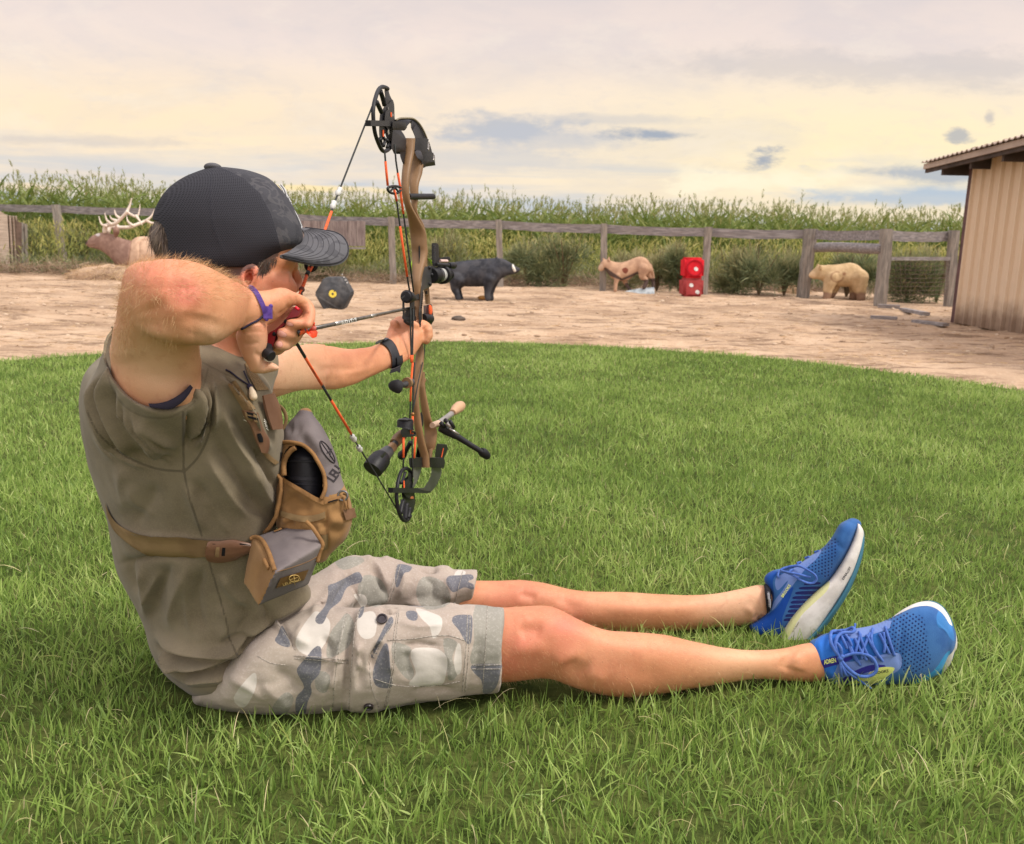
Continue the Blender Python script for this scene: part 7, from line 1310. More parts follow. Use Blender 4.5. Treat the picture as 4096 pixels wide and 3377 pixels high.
def disk(z, x, y, r, off, m, name, th=.004, squash=.5, parent=None):
    c_ = bp(z, x, y, off); rr = r/(z(1, 0)[0]-z(0, 0)[0])**-1/FPX*1.95 if False else (z(r, 0)[0]-z(0, 0)[0])/FPX*1.95; mb = MB()
    mb.rings([[c_+(RT*squash*math.cos(a)+UP*math.sin(a))*rr*k+FW*h_ for a in np.linspace(0, 6.283, 20, endpoint=False)] for k, h_ in ((.96, th), (1, 0), (.8, -.001), (.5, 0))]); return part(name, mb, m, parent or bow, 40)
m_sil = mat('silver_bolt', col(168, 164, 160), rough=.3, metal=.7)
disk(zR, 1055, 1530, 48, -.0, m_sil, 'bolt', squash=.35); disk(zR, 1190, 1140, 95, -.045, m_sil, 'bolt', squash=.2); disk(zR, 1283, 1345, 60, -.045, m_sil, 'bolt', squash=.3)
# limbs and pockets, top
def plate(z, poly, th, off, m, name, k=3, parent=None, dirv=None, sharp=40): 
    mb = MB(); pl_ = smp(poly, k) if k else poly; mb.prism([bp(z, x, y, off) for x, y in pl_], (dirv if dirv is not None else FW)*th); return part(name, mb, m, parent or bow, sharp)
plate(zR, [(590, 790), (680, 830), (730, 900), (790, 1000), (785, 1110), (780, 1210), (690, 1222), (560, 1216), (545, 1130), (560, 1000)], .012, -.01, m_lim, 'limb', 2)
plate(zR, [(545, 1120), (785, 1090), (790, 1260), (768, 1330), (752, 1424), (722, 1400), (698, 1330), (688, 1225), (560, 1216)], .026, .0, m_blk, 'limb_pocket', 0)
# right limb: an arched strip
def archlimb(z, outer, inner, name, dth=.0, offo=.012, offi=-.012, m=None):
    A = smp(outer, 5, False); B = smp(inner, 5, False); A = resample(A, 36); B = resample(B, 36); mb = MB(); rs = []
    for a, b in zip(A, B): pa_ = bp(z, a[0], a[1], offo); pb_ = bp(z, b[0], b[1], offi); rs.append([pa_, pb_, pb_+UP*-.003+FW*.004, pa_+UP*-.003+FW*.006])
    mb.rings(rs); return part(name, mb, m or m_lim, bow, 50)
archlimb(zR, [(600, 715), (650, 680), (720, 664), (880, 662), (960, 690), (1030, 760), (1100, 880), (1150, 1010), (1200, 1100), (1250, 1260), (1285, 1400)], [(790, 815), (815, 770), (850, 725), (880, 708), (905, 716), (880, 790), (915, 870), (948, 960), (955, 1040), (980, 1200), (1060, 1400)], 'limb')
plate(zR, [(940, 1010), (1150, 1010), (1190, 1030), (1255, 1265), (1272, 1262), (1290, 1420), (1130, 1440), (1080, 1465), (1062, 1385), (1000, 1240), (940, 1210)], .030, -.012, m_blk, 'limb_pocket', 0)
mb = MB(); A = smp([(625, 700), (700, 668), (880, 664), (960, 693), (1040, 775), (1110, 895), (1160, 1015)], 4, False); mb.tube([bp(zR, x, y, .002) for x, y in A], .0022, 6); part('limb_edge', mb, mat('limb_edge', col(134, 124, 104), rough=.5), bow, 0)
plate(zR, [(960, 1232), (1048, 1232), (1080, 1320), (1050, 1365), (1010, 1362), (970, 1300)], .012, -.030, mat('soft_black', col(62, 60, 66), rough=.7), 'rubber_damper', 3)
plate(zR, [(568, 716), (740, 722), (790, 735), (798, 770), (770, 812), (745, 828), (562, 824)], .02, -.020, m_blk, 'axle_block', 0)
# cams: an open wheel seen at a slant
def cam_(z, lab, path, hub, spokes, module, axle, marks, cxm):
    KC = .0019
    def cpz(x, y, off=0.0): p = z(x, y); x0 = z(*cxm)[0]; return P(p, dB_((x0, 0))+(p[0]-x0)*KC+off)
    mb = MB(); A = smp(path, 5, False); mb.tube([cpz(x, y) for x, y in A], .0042, 8, flat=1.0); tr = part('cam', mb, m_blk, bow, 0)
    for s_ in spokes: mb = MB(); mb.tube([cpz(x, y, .002) for x, y in smp(s_[0], 3, False)], s_[1], 8); sub('spoke', mb, m_blk, tr, 0)
    for q, th, off in hub: mb = MB(); mb.prism([cpz(x, y, off) for x, y in smp(q, 3)], FW*th); sub('cam_plate', mb, m_blk, tr, 40)
    for q, m, off in marks: mb = MB(); mb.prism([cpz(x, y, off) for x, y in q], FW*.002); sub('cam_mark', mb, m, tr, 40)
    mb = MB(); mb.bar(cpz(*axle[0], -.002), cpz(*axle[1], -.002), .0105, .0105, up=UP); part('axle', mb, m_blk, bow, 40)
cam_(zR, 'top', [(555, 1085), (540, 1150), (500, 1200), (450, 1235), (412, 1240), (370, 1200), (320, 1100), (270, 960), (243, 820), (232, 680), (228, 560), (238, 440), (262, 340), (300, 220), (340, 150), (385, 122), (440, 130), (482, 155)],
     [([(440, 430), (500, 410), (560, 340), (585, 420), (590, 600), (598, 720), (590, 900), (570, 1075), (505, 1078), (460, 1010), (420, 900), (385, 1010), (345, 1040), (330, 880), (345, 600), (380, 540)], .010, .004), ([(482, 155), (505, 230), (540, 310), (585, 400), (560, 430), (440, 425), (435, 300), (425, 160)], .008, .008), ([(445, 560), (500, 520), (560, 560), (600, 700), (560, 830), (480, 850), (430, 720)], .016, -.012)],
     [([(355, 195), (395, 320), (425, 440)], .0050), ([(290, 385), (330, 470), (372, 560)], .0048), ([(340, 1020), (360, 1080), (375, 1150)], .0040), ([(412, 1000), (432, 1060), (408, 1150)], .0034), ([(460, 1040), (492, 1100), (470, 1180)], .0036)], None, ((140, 752), (560, 762)),
     [([(530, 565), (552, 560), (552, 640), (532, 640)], m_or, -.016), ([(392, 870), (412, 866), (420, 985), (396, 980)], m_or, -.002), ([(488, 855), (505, 870), (512, 930), (492, 950), (482, 900)], m_sil, -.014), ([(568, 570), (580, 600), (572, 640), (560, 620)], m_sil, -.014), ([(482, 470), (500, 470), (504, 520), (486, 545)], m_gun, -.004)], (400, 700))
cam_(zU, 'bottom', [(600, 1100), (585, 1065), (560, 1052), (530, 1060), (505, 1090), (482, 1160), (468, 1240), (462, 1330), (470, 1420), (490, 1500), (520, 1555), (548, 1572), (575, 1560), (600, 1520)],
     [([(590, 1110), (615, 1150), (625, 1240), (640, 1330), (640, 1420), (612, 1500), (580, 1440), (545, 1400), (515, 1330), (515, 1230), (530, 1160), (560, 1140)], .010, .003), ([(560, 1160), (600, 1180), (625, 1260), (600, 1350), (545, 1320), (530, 1230)], .016, -.012), ([(575, 1100), (605, 1110), (610, 1160), (580, 1190)], .012, -.012)],
     [([(528, 1370), (510, 1440), (500, 1500)], .0052), ([(560, 1400), (552, 1480), (545, 1560)], .0062), ([(590, 1440), (585, 1500), (575, 1545)], .0052), ([(505, 1200), (530, 1150), (545, 1090)], .0034), ([(600, 1100), (612, 1130), (600, 1170)], .0036)], None, ((402, 1268), (780, 1272)),
     [([(530, 1175), (540, 1172), (544, 1244), (531, 1244)], m_or, -.016), ([(596, 1330), (625, 1328), (632, 1352), (598, 1352)], mat('copper', col(150, 84, 56), rough=.4), -.012), ([(488, 1322), (502, 1318), (500, 1338), (488, 1338)], m_gun, -.003)], (550, 1310))
m_limsheen = mat('limb_sheen_grey', col(66, 66, 68), col(96, 95, 96), rough=.4, vs_=10, spec=.5)  # sheen on the lower limbs painted in as a lighter grey
# lower limbs and pocket
archlimb(zU, [(905, 1040), (905, 1090), (880, 1160), (840, 1230), (790, 1280), (740, 1288), (650, 1282)], [(808, 1040), (805, 1100), (785, 1160), (755, 1210), (730, 1242), (690, 1245), (650, 1245)], 'limb', offo=.02, offi=-.01, m=m_limsheen)
archlimb(zU, [(706, 1042), (695, 1090), (668, 1160), (640, 1215), (618, 1240)], [(612, 1040), (618, 1100), (628, 1150), (630, 1180), (618, 1230)], 'limb', m=m_limsheen)
plate(zU, [(584, 950), (705, 945), (706, 1042), (596, 1045), (584, 1000)], .028, -.018, m_blk, 'limb_pocket', 0); plate(zU, [(792, 945), (925, 950), (935, 1000), (925, 1050), (796, 1044)], .028, -.018, m_blk, 'limb_pocket', 0)
plate(zU, [(650, 940), (668, 840), (740, 815), (752, 860), (705, 945)], .02, .03, m_lim, 'pocket_arm', 0); plate(zU, [(862, 808), (955, 815), (968, 860), (940, 920), (928, 955), (842, 940), (850, 860)], .02, .03, m_lim, 'pocket_arm', 0)
plate(zU, [(925, 850), (930, 850), (912, 942), (904, 942)], .002, .026, m_or, 'orange_mark', 0)
# strings and cables
def cord(pts, r, m, name, parent=None): mb = MB(); mb.tube([np.asarray(p) for p in pts], r, 6); return part(name, mb, m, parent or bow, 0)
nock = P(zQ(868, 962), 1.27)
UPS = [zR(236, 400), zB(455, 780), zB(420, 870), zB(392, 948), zB(345, 1080), zB(250, 1322), zB(224, 1380), zB(186, 1490), zQ(868, 962)]; y0, y1 = UPS[0][1], UPS[-1][1]
def du(p): f = (p[1]-y0)/(y1-y0); return (dB_(UPS[0])-.0)*(1-f)+1.27*f
LOS = [zQ(868, 962), zQ(812, 1055), zQ(925, 1240), zQ(1120, 1565), zC(560, 693), zC(702, 932), zC(738, 995), zC(775, 1052), zC(868, 1200), zU(478, 1478)]; yb = LOS[-1][1]
def dl2(p): f = (p[1]-y1)/(yb-y1); return 1.27*(1-f)+dB_(LOS[-1])*f
bs_ = cord([P(p, du(p)) for p in UPS]+[P(p, dl2(p)) for p in LOS[1:]], .00165, m_bs, 'bowstring')
def lay(pts, fn, r, m, name): mb = MB(); mb.tube([P(p, fn(p)) for p in pts], r, 7); return sub(name, mb, m, bs_, 0)
lay([zB(392, 950), zB(345, 1080), zB(290, 1218)], du, .0024, m_or, 'orange_serving'); lay([zB(222, 1385), zB(205, 1440), zB(186, 1490), zB(172, 1525)], du, .0026, m_or, 'orange_serving')
lay([zB(238, 1335), zB(232, 1360), zB(224, 1380)], du, .0022, m_or, 'orange_serving'); lay([zB(258, 1335), zB(244, 1360), zB(226, 1380)], du, .0022, m_or, 'orange_serving')
lay([zB(232, 1368), zB(220, 1392)], du, .0034, m_bs, 'black_serving'); lay([zQ(820, 1068), zQ(925, 1240)], dl2, .0026, m_bs, 'black_serving')
lay([zQ(925, 1242), zQ(1020, 1400), zQ(1120, 1562)], dl2, .0024, m_or, 'orange_serving'); lay([zC(562, 697), zC(702, 930)], dl2, .0026, m_or, 'orange_serving'); lay([zC(498, 588), zC(560, 693)], dl2, .0024, m_bs, 'black_serving')
for a, b, fn in [(zB(456, 785), zB(430, 838), du), (zB(412, 878), zB(396, 932), du), (zC(706, 940), zC(732, 982), dl2), (zC(748, 1015), zC(773, 1050), dl2)]:
    q0, q1 = P(a, fn(a)), P(b, fn(b)); mb = MB(); mb.tube([q0+(q1-q0)*t for t in (0, .12, .2, .45, .6, .8, .88, 1)], [.002, .0048, .0052, .0040, .0058, .0046, .0040, .002], 8); sub('string_silencer', mb, m_slv, bs_, 0)
mb = MB(); c_ = P(zB(250, 1322), du(zB(250, 1322))); mb.rings([[c_+(RT*math.cos(a)+UP*math.sin(a))*.008+((RT*math.cos(a)+UP*math.sin(a))*math.cos(b)-FW*math.sin(b))*.0034 for b in np.linspace(0, 6.283, 8, endpoint=False)] for a in np.linspace(0, 6.283, 21)], cap=False); sub('peep_sight', mb, m_blk, bs_, 0)
mb = MB(); mb.ball(P(zB(186, 1490), du(zB(186, 1490))), .0048); sub('nose_button', mb, mat('brown_button', col(110, 66, 56)), bs_, 0)
def cable(z, pts, cols, off=0.0, r=.0019):
    Wp = [bp(z, x, y, off) for x, y in pts]; c0 = cord(Wp, r, m_bs, 'cable')
    for (i, j, m) in cols: mb = MB(); mb.tube(Wp[i:j+1], r*1.35, 6); sub('cable_serving', mb, m, c0, 0)
cable(zB, [(762, 535), (767, 600), (775, 690), (783, 770)], [(1, 3, m_or)], -.02); cable(zB, [(830, 480), (840, 600), (852, 680), (868, 770), (874, 840), (892, 965), (930, 1250), (962, 1510)], [(2, 5, m_or)], -.03)
cable(zB, [(828, 800), (845, 875), (868, 1050), (892, 1220), (918, 1400), (936, 1510)], [(0, 1, m_or), (2, 4, m_or)], -.035)
cable(zT, [(448, 980), (450, 1300), (458, 1645), (458, 1740)], [(2, 3, m_or)], -.04); cable(zT, [(484, 980), (478, 1300), (472, 1645), (470, 1740)], [(2, 3, m_or)], -.035)
cable(zU, [(622, 0), (605, 200), (600, 388), (592, 600)], [(0, 2, m_or)], -.03); cable(zU, [(640, 0), (628, 200), (622, 500), (616, 760), (620, 960), (620, 1140)], [(2, 3, m_or)], -.025); cable(zU, [(592, 600), (590, 710)], [(0, 1, m_or)], -.03, .0026); cable(zU, [(530, 740), (530, 945), (528, 1048)], [(0, 1, m_or)], -.03); cable(zU, [(650, 740), (636, 950)], [(0, 1, m_or)], -.025)
cable(zT, [(652, 1200), (638, 1400), (622, 1640), (610, 1736)], [], -.03, .0013); cable(zU, [(720, 0), (680, 180), (640, 400), (618, 500)], [], -.04, .0013)
for z, cx_, cy_, rx, ry, up_h in [(zB, 828, 790, 46, 34, True), (zU, 586, 712, 60, 32, True)]:
    mb = MB(); q = [(cx_+rx*math.cos(a), cy_+(ry*math.sin(a) if math.sin(a) > 0 else ry*.5*math.sin(a))*(-1 if z is zU else 1)) for a in np.linspace(0, 6.283, 20)]; mb.tube([bp(z, x, y, -.03) for x, y in q], .0028, 7); yw = part('yoke_wheel', mb, m_blk, bow, 0)
    for a in (-.5, 0, .5): mb = MB(); mb.tube([bp(z, cx_, cy_-ry*.4, -.03), bp(z, cx_+rx*math.sin(a)*1.4, cy_+ry*.7*(-1 if z is zU else 1), -.03)], .0022, 6); sub('spoke', mb, m_blk, yw, 0)
# grip-side hardware
mb = MB(); mb.tube([bp(zB, 925, 845, .01), bp(zB, 1085, 845, .01), bp(zB, 1097, 845, .01)], .0069, 14); part('side_rod', mb, m_blk, bow, 40)
plate(zT, [(612, 530), (740, 516), (740, 560), (700, 640), (716, 750), (700, 772), (608, 816), (590, 1100), (600, 1300), (556, 1302), (548, 1130), (566, 1000), (580, 810)], .008, -.035, m_gun, 'sight_bracket', 0)
plate(zT, [(572, 860), (480, 900), (488, 950), (560, 935)], .014, -.025, m_gun, 'cable_slide_arm', 0)
for y in (1110, 1120): pass
mb = MB(); mb.prism([bp(zT, x, y, -.0365) for x, y in [(552, 1100), (562, 1100), (568, 1290), (556, 1290)]], FW*.002); part('bracket_slot', mb, m_hole, bow, 40); mb = MB(); mb.prism([bp(zT, x, y, -.0365) for x, y in [(580, 1090), (588, 1090), (584, 1300), (575, 1300)]], FW*.002); part('bracket_slot', mb, m_hole, bow, 40)
for k in range(8): mb = MB(); mb.ball(bp(zT, 608-k*3.2, 860+k*26, -.037), .0016, 8, 5); part('bracket_slot', mb, m_hole, bow, 0)
# sight: dial, scope and post
def cyl(z, a, b, r0, r1, off, m, name, parent=None, n=20, offb=None): A = bp(z, *a, off); B = bp(z, *b, off if offb is None else offb); mb = MB(); r0, r1 = r0*.5, r1*.5; mb.tube([A, A+(B-A)*.06, A+(B-A)*.94, B], [r0*.9, r0, r1, r1*.9], n); return part(name, mb, m, parent or bow, 40)
sg = cyl(zT, (712, 640), (770, 635), .038*.95, .040*.95, -.03, m_blk, 'sight_body'); cyl(zT, (770, 636), (800, 634), .036, .036, -.03, m_gun, 'sight_ring'); dial = cyl(zT, (800, 634), (836, 630), .0335, .0335, -.03, mat('dial_tape', col(150, 150, 148), rough=.5, vs_=260, c2=col(196, 196, 192)), 'sight_dial')
for k, (y, h_) in enumerate([(575, 16), (604, 16), (636, 18), (668, 16), (700, 14)]): mb = MB(); c_ = bp(zT, 812, y, -.0655+abs(k-2)*.003); mb.box(c_, (.0045, .0015, .0028), (RT, FW, UP)); sub('dial_number', mb, m_hole, dial, 40)
cyl(zT, (838, 632), (868, 630), .044, .044, -.03, m_blk, 'dial_wheel'); cyl(zT, (868, 630), (890, 632), .040, .036, -.03, m_blk, 'dial_wheel'); cyl(zT, (890, 625), (948, 628), .016, .020, -.03, m_blk, 'dial_knob'); cyl(zT, (940, 628), (952, 628), .022, .022, -.03, m_blk, 'dial_knob')
plate(zT, [(716, 232), (745, 228), (780, 230), (798, 245), (802, 380), (806, 500), (740, 516), (724, 500), (716, 380)], .014, -.02, m_blk, 'sight_post', 0)
for k in range(9): mb = MB(); mb.box(bp(zT, 742, 262+k*26, -.021), (.005, .001, .0012), (RT, FW, UP)); part('scale_mark', mb, m_gun, bow, 40)
plate(zT, [(800, 415), (850, 410), (920, 400), (948, 408), (948, 440), (920, 445), (850, 440), (800, 440)], .01, -.02, m_blk, 'sight_lever', 0)
cyl(zT, (775, 500), (945, 512), .0085, .0095, -.05, m_blk, 'sight_barrel'); cyl(zT, (930, 512), (1000, 512), .0145, .0165, -.05, m_blk, 'sight_barrel'); cyl(zT, (822, 455), (912, 458), .0075, .0075, -.02, mat('pale_pink_pin', col(196, 168, 160), rough=.4), 'level_tube')
for x, y in [(685, 540), (690, 745), (715, 630)]: mb = MB(); mb.ball(bp(zT, x, y, -.037), .0045, 10, 6); part('bolt', mb, m_blk, bow, 0)
m_lime = mat('lime_fibre', col(178, 232, 40), col(200, 246, 70), rough=.4); mb = MB(); mb.tube([bp(zT, x, y, .05) for x, y in smp([(722, 490), (700, 450), (660, 425), (620, 410), (540, 410), (480, 450), (458, 520), (455, 590), (470, 640)], 4, False)], .0024, 8); part('fibre_loop', mb, m_lime, bow, 0)
# rest, cable guard and the block in front of the grip
cyl(zT, (385, 905), (450, 915), .024, .024, -.04, m_blk, 'cable_roller'); cyl(zT, (398, 905), (412, 907), .028, .028, -.04, m_blk, 'cable_roller'); cyl(zT, (430, 912), (500, 930), .020, .010, -.03, m_blk, 'cable_roller'); plate(zT, [(440, 960), (495, 960), (490, 1050), (445, 1050)], .01, -.04, m_blk, 'roller_yoke', 0); plate(zT, [(330, 920), (372, 890), (374, 908), (338, 928)], .004, -.04, m_gun, 'lever', 0)
rs_ = plate(zT, [(345, 1140), (370, 1160), (440, 1160), (500, 1140), (500, 1205), (440, 1212), (360, 1196), (342, 1180)], .03, -.03, m_blk, 'arrow_rest', 0); plate(zT, [(345, 955), (358, 948), (368, 960), (372, 1080), (380, 1170), (352, 1170), (344, 1050)], .006, -.03, m_blk, 'rest_arm', 0); plate(zT, [(380, 1050), (445, 1045), (500, 1060), (500, 1150), (380, 1160)], .012, -.02, m_blk, 'rest_arm', 0)
mb = MB(); A = smp([(375, 1205), (410, 1235), (470, 1255), (500, 1250)], 3, False); mb.tube([bp(zT, x, y, -.02) for x, y in A], .005, 10, flat=.6); part('shelf_pad', mb, m_blk, bow, 0)
plate(zT, [(655, 1010), (708, 1002), (722, 1140), (706, 1240), (640, 1248), (596, 1235), (606, 1120), (640, 1110)], .03, -.01, m_blk, 'quiver_mount', 0); plate(zT, [(610, 1020), (652, 1015), (655, 1110), (612, 1120)], .016, -.01, m_gun, 'quiver_mount', 0); cyl(zT, (606, 1180), (700, 1185), .022, .022, -.01, m_blk, 'mount_knob')
mb = MB(); mb.ell(bp(zT, 691, 1082, -.012), (RT*.0065, UP*.0135, FW*.004)); part('orange_button', mb, m_or, bow, 0)
plate(zT, [(630, 820), (668, 815), (672, 880), (632, 885)], .014, .01, m_ris, 'riser_window', 0); plate(zT, [(640, 835), (660, 833), (662, 870), (642, 872)], .004, .005, m_hole, 'riser_cutout', 0)
# stabilisers
def stick(z, pts, rads, m, name, d0, d1, n=16, parent=None):
    k = len(pts); mb = MB(); mb.tube([P(z(*p), d0+(d1-d0)*i/(k-1)) for i, p in enumerate(pts)], [r_*.5 for r_ in rads], n); return part(name, mb, m, parent or bow, 40)
bar_ = stick(zU, [(520, 715), (470, 765), (440, 805)], [.024, .026, .022], m_ris, 'rear_stabiliser', 1.93, 1.90); stick(zU, [(452, 795), (432, 830), (410, 850)], [.0150, .0145, .015], m_gun, 'rear_stabiliser', 1.90, 1.88); stick(zU, [(425, 835), (395, 870), (355, 905)], [.021, .020, .024], m_ris, 'rear_stabiliser', 1.89, 1.86)
for t in (.3, .5): q = P(zU(520-80*t, 715+90*t), 1.92); 
stick(zU, [(380, 880), (345, 915), (300, 965)], [.026, .030, .040], m_gun, 'stabiliser_cone', 1.87, 1.84, 24); stick(zU, [(305, 960), (298, 968), (292, 974), (285, 982), (278, 990), (272, 998), (258, 1010), (245, 1030), (222, 1062)], [.040, .043, .040, .044, .041, .045, .042, .044, .043], m_blk, 'stabiliser_weight', 1.84, 1.80, 24)
plate(zU, [(300, 930), (345, 890), (362, 900), (318, 950)], .004, -.17, m_blk, 'weight_window', 0)
stick(zU, [(548, 572), (548, 578), (548, 640), (545, 655)], [.034, .036, .036, .040], m_blk, 'stabiliser_mount', 1.90, 1.90); mb = MB(); c_ = P(zU(548, 570), 1.895); mb.ell(c_, (RT*.0165, FW*.0165, UP*.004)); part('mount_cap', mb, m_gun, bow, 0); mb = MB(); mb.ell(c_+UP*.003, (RT*.007, FW*.007, UP*.003)); part('mount_screw', mb, m_hole, bow, 0)
plate(zU, [(515, 655), (590, 655), (600, 740), (520, 742), (500, 690)], .03, -.04, m_blk, 'stabiliser_mount', 0)
stick(zU, [(815, 625), (860, 612), (900, 590)], [.013, .016, .012], mat('pale_rod_joint', col(176, 150, 130), rough=.5), 'front_stabiliser', 1.99, 2.06); stick(zU, [(885, 598), (960, 545), (1035, 488)], [.0130, .0135, .0140], mat('carbon_rod', col(126, 122, 120), col(150, 146, 142), rough=.35, vs_=20), 'front_stabiliser', 2.04, 2.14); stick(zU, [(1018, 498), (1050, 465), (1085, 440), (1100, 430)], [.016, .025, .0275, .024], mat('tan_grip', col(172, 136, 106), col(190, 154, 122), rough=.6), 'stabiliser_end', 2.12, 2.18, 20)
stick(zU, [(895, 640), (960, 672), (1060, 735)], [.022, .024, .016], m_blk, 'bipod_leg', 2.02, 2.03); lg_ = stick(zU, [(1040, 720), (1180, 810), (1310, 890)], [.0150, .0130, .0125], m_blk, 'bipod_leg', 2.03, 2.06); stick(zU, [(1298, 882), (1320, 895), (1350, 918), (1362, 930)], [.018, .023, .021, .018], m_blk, 'bipod_foot', 2.06, 2.08); mb = MB(); mb.tube([P(zU(985, 655), 2.005), P(zU(1080, 715), 2.01)], .0028, 8); part('leg_tube', mb, m_sil, bow, 0)
stick(zU, [(602, 790), (570, 850), (535, 900)], [.010, .011, .013], m_blk, 'bipod_leg', 2.02, 2.04); stick(zU, [(540, 890), (515, 920), (508, 935)], [.017, .022, .018], m_blk, 'bipod_foot', 2.04, 2.05)
for q in [((900, 600), (940, 640)), ((960, 600), (1010, 650)), ((990, 580), (1030, 650)), ((940, 570), (990, 610))]: mb = MB(); mb.tube([P(zU(*q[0]), 2.0), P(zU(*q[1]), 2.01)], .005, 8); part('bipod_clamp', mb, m_blk if q[0][0] != 960 else m_sil, bow, 0)
stick(zU, [(480, 215), (530, 225), (570, 205), (600, 200)], [.014, .012, .015, .022], m_gun, 'side_arm', 1.88, 1.92); mb = MB(); A = [(385, 235), (400, 212), (450, 205), (500, 215), (520, 235)]; mb.tube([P(zU(x, y), 1.87) for x, y in [(382, 225), (400, 228), (430, 232), (465, 236), (500, 246), (522, 250)]], [.003, .009, .0125, .015, .0135, .006], 18); mb.ball(P(zU(475, 270), 1.87), .0085); part('side_knob', mb, mat('dark_rubber', col(44, 43, 48), rough=.75), bow, 0)
stick(zU, [(560, 205), (575, 200)], [.024, .024], m_ris, 'side_ring', 1.90, 1.91); mb = MB(); mb.ball(P(zU(622, 514), 1.88), .0042); part('brass_ring', mb, mat('brass', col(170, 120, 70), rough=.3, metal=.6), bow, 0)
mb = MB(); mb.tube([bp(zU, 715, 140, .03), bp(zU, 722, 175, .03), bp(zU, 716, 215, .03)], [.005, .0085, .006], 14); part('riser_knob', mb, m_ris, bow, 0)
# arrow
ar = thing('arrow', 'dark carbon arrow with orange vanes nocked on the string', 'arrow', nock)
a0 = P(zQ(905, 935), 1.285); a1 = P(zT(440, 1050), 1.935); tip = a0+(a1-a0)*1.10; mb = MB(); mb.tube([a0, a0+(a1-a0)*.5, tip], .0033, 12); sh_ = part('shaft', mb, mat('carbon_shaft', col(52, 48, 46), col(96, 88, 80), rough=.3, vs_=120, bump=.1, spec=.7), ar, 0)
mb = MB(); mb.tube([nock, a0+(a1-a0)*.01], .0030, 10); part('nock', mb, m_or, ar, 0)
def alongp(za, xa, ya): p = za(xa, ya); W = P(p, 1.3); r = ray(p); best = None; lo, hi = 0.0, 1.1
def atf(f): return a0+(a1-a0)*f
ptsA = []
for (xa, xb, m) in [((1060), (1300), None)]: pass
def fx(xs):                                                       # where along the shaft a picture column falls
    lo, hi = -.1, 1.2
    for _ in range(40):
        m_ = (lo+hi)/2; lo, hi = (m_, hi) if proj(np.array([atf(m_)]))[0][0] < xs else (lo, m_)
    return lo
for x0, x1, m in [(zC(585, 0)[0], zC(662, 0)[0], m_sil), (zC(662, 0)[0], zC(745, 0)[0], mat('arrow_wrap', col(60, 54, 44), rough=.4)), (zC(835, 0)[0], zC(866, 0)[0], m_sil)]: mb = MB(); mb.tube([atf(fx(x0)), atf(fx(x1))], .0036, 12); sub('wrap', mb, m, sh_, 0)
# the maker's word runs along the shaft, upside down
e0_, e1_ = atf(fx(zC(738, 0)[0])), atf(fx(zC(640, 0)[0])); q0 = proj(np.array([e0_, e1_])); A_ = (q0[0][0], q0[1][0]-5.5); B_ = (q0[0][1], q0[1][1]-5.5); v_ = np.array(B_)-np.array(A_)
bbm = MB(); bbm.tube([a0, a1], .0037, 14); BA = bvh(bbm.V, bbm.F); mb = MB(); textpx(mb, BA, 'EASTON', A_, v_/3.55, np.array([-v_[1], v_[0]])/np.hypot(*v_)*-13/.72*-1*-1, .0003)
sub('lettering', mb, m_slv, sh_, 0)
for k, (y_, al) in enumerate([(1, 0), (-.5, 2.1), (-.5, 4.2)]):
    ax_ = nrm(a1-a0); n1 = nrm(UP*math.cos(al+1.9)-LAT*math.sin(al+1.9)); n1 = nrm(n1-(n1@ax_)*ax_); f0, f1 = .005, .075; mb = MB(); pts_ = [atf(f0)+n1*.003, atf(f0+.004)+n1*.016, atf(f0+.03)+n1*.0145, atf(f1)+n1*.004, atf(f1)+n1*.003]
    mb.prism([atf(f0)+n1*.002, atf(f0+.002)+n1*.017, atf(f0+.03)+n1*.016, atf(f1-.01)+n1*.009, atf(f1)+n1*.002], nrm(np.cross(ax_, n1))*.0007); part('vane', mb, mat('orange_vane', col(255, 78, 30), col(255, 98, 50), rough=.35, trans=.3, bump=0), ar, 0)
mb = MB(); mb.prism([P(zQ(*q), 1.29) for q in [(905, 895), (870, 940), (868, 985), (905, 985), (960, 935), (940, 900)]], FW*.0012); part('vane', mb, MATS['orange_vane'], ar, 0); mb = MB(); mb.prism([P(zQ(*q), 1.30) for q in [(960, 935), (1010, 885), (1050, 880), (1060, 905), (1048, 932), (1000, 938)]], FW*.001); part('vane', mb, mat('pink_vane', col(250, 140, 124), rough=.35, trans=.4, bump=0), ar, 0); mb = MB(); mb.prism([P(zQ(*q), 1.305) for q in [(1010, 870), (1022, 828), (1034, 828), (1042, 850), (1030, 872)]], FW*.001); part('vane', mb, MATS['orange_vane'], ar, 0)
# release aid in the hand
ra = thing('release_aid', 'red anodised hand-held release aid gripped in the drawing fist', 'release aid', P(zQ(620, 980), 1.27))
m_redm = mat('red_anodised', col(112, 14, 24), col(134, 22, 32), rough=.3, metal=.35, spec=.6); mb = MB()
mb.prism([P(zQ(*q), 1.262) for q in smp([(492, 1135), (498, 975), (575, 925), (660, 850), (740, 750), (808, 655), (870, 690), (862, 740), (820, 775), (720, 800), (690, 870), (600, 940), (575, 1050), (540, 1150)], 2)], FW*.014); me_ = mb.mesh('body', m_redm, 40); part('frame', me_, None, ra)
mb = MB(); mb.tube([P(zQ(*q), 1.262) for q in [(815, 660), (835, 680), (858, 690)]], .0022, 8); part('frame_edge', mb, mat('bright_red', col(230, 40, 60), rough=.2), ra, 0)
for q in [(568, 975), (700, 830)]: mb = MB(); mb.ell(P(zQ(*q), 1.261), (RT*.0026, UP*.0032, FW*.001)); part('screw', mb, m_hole, ra, 0)
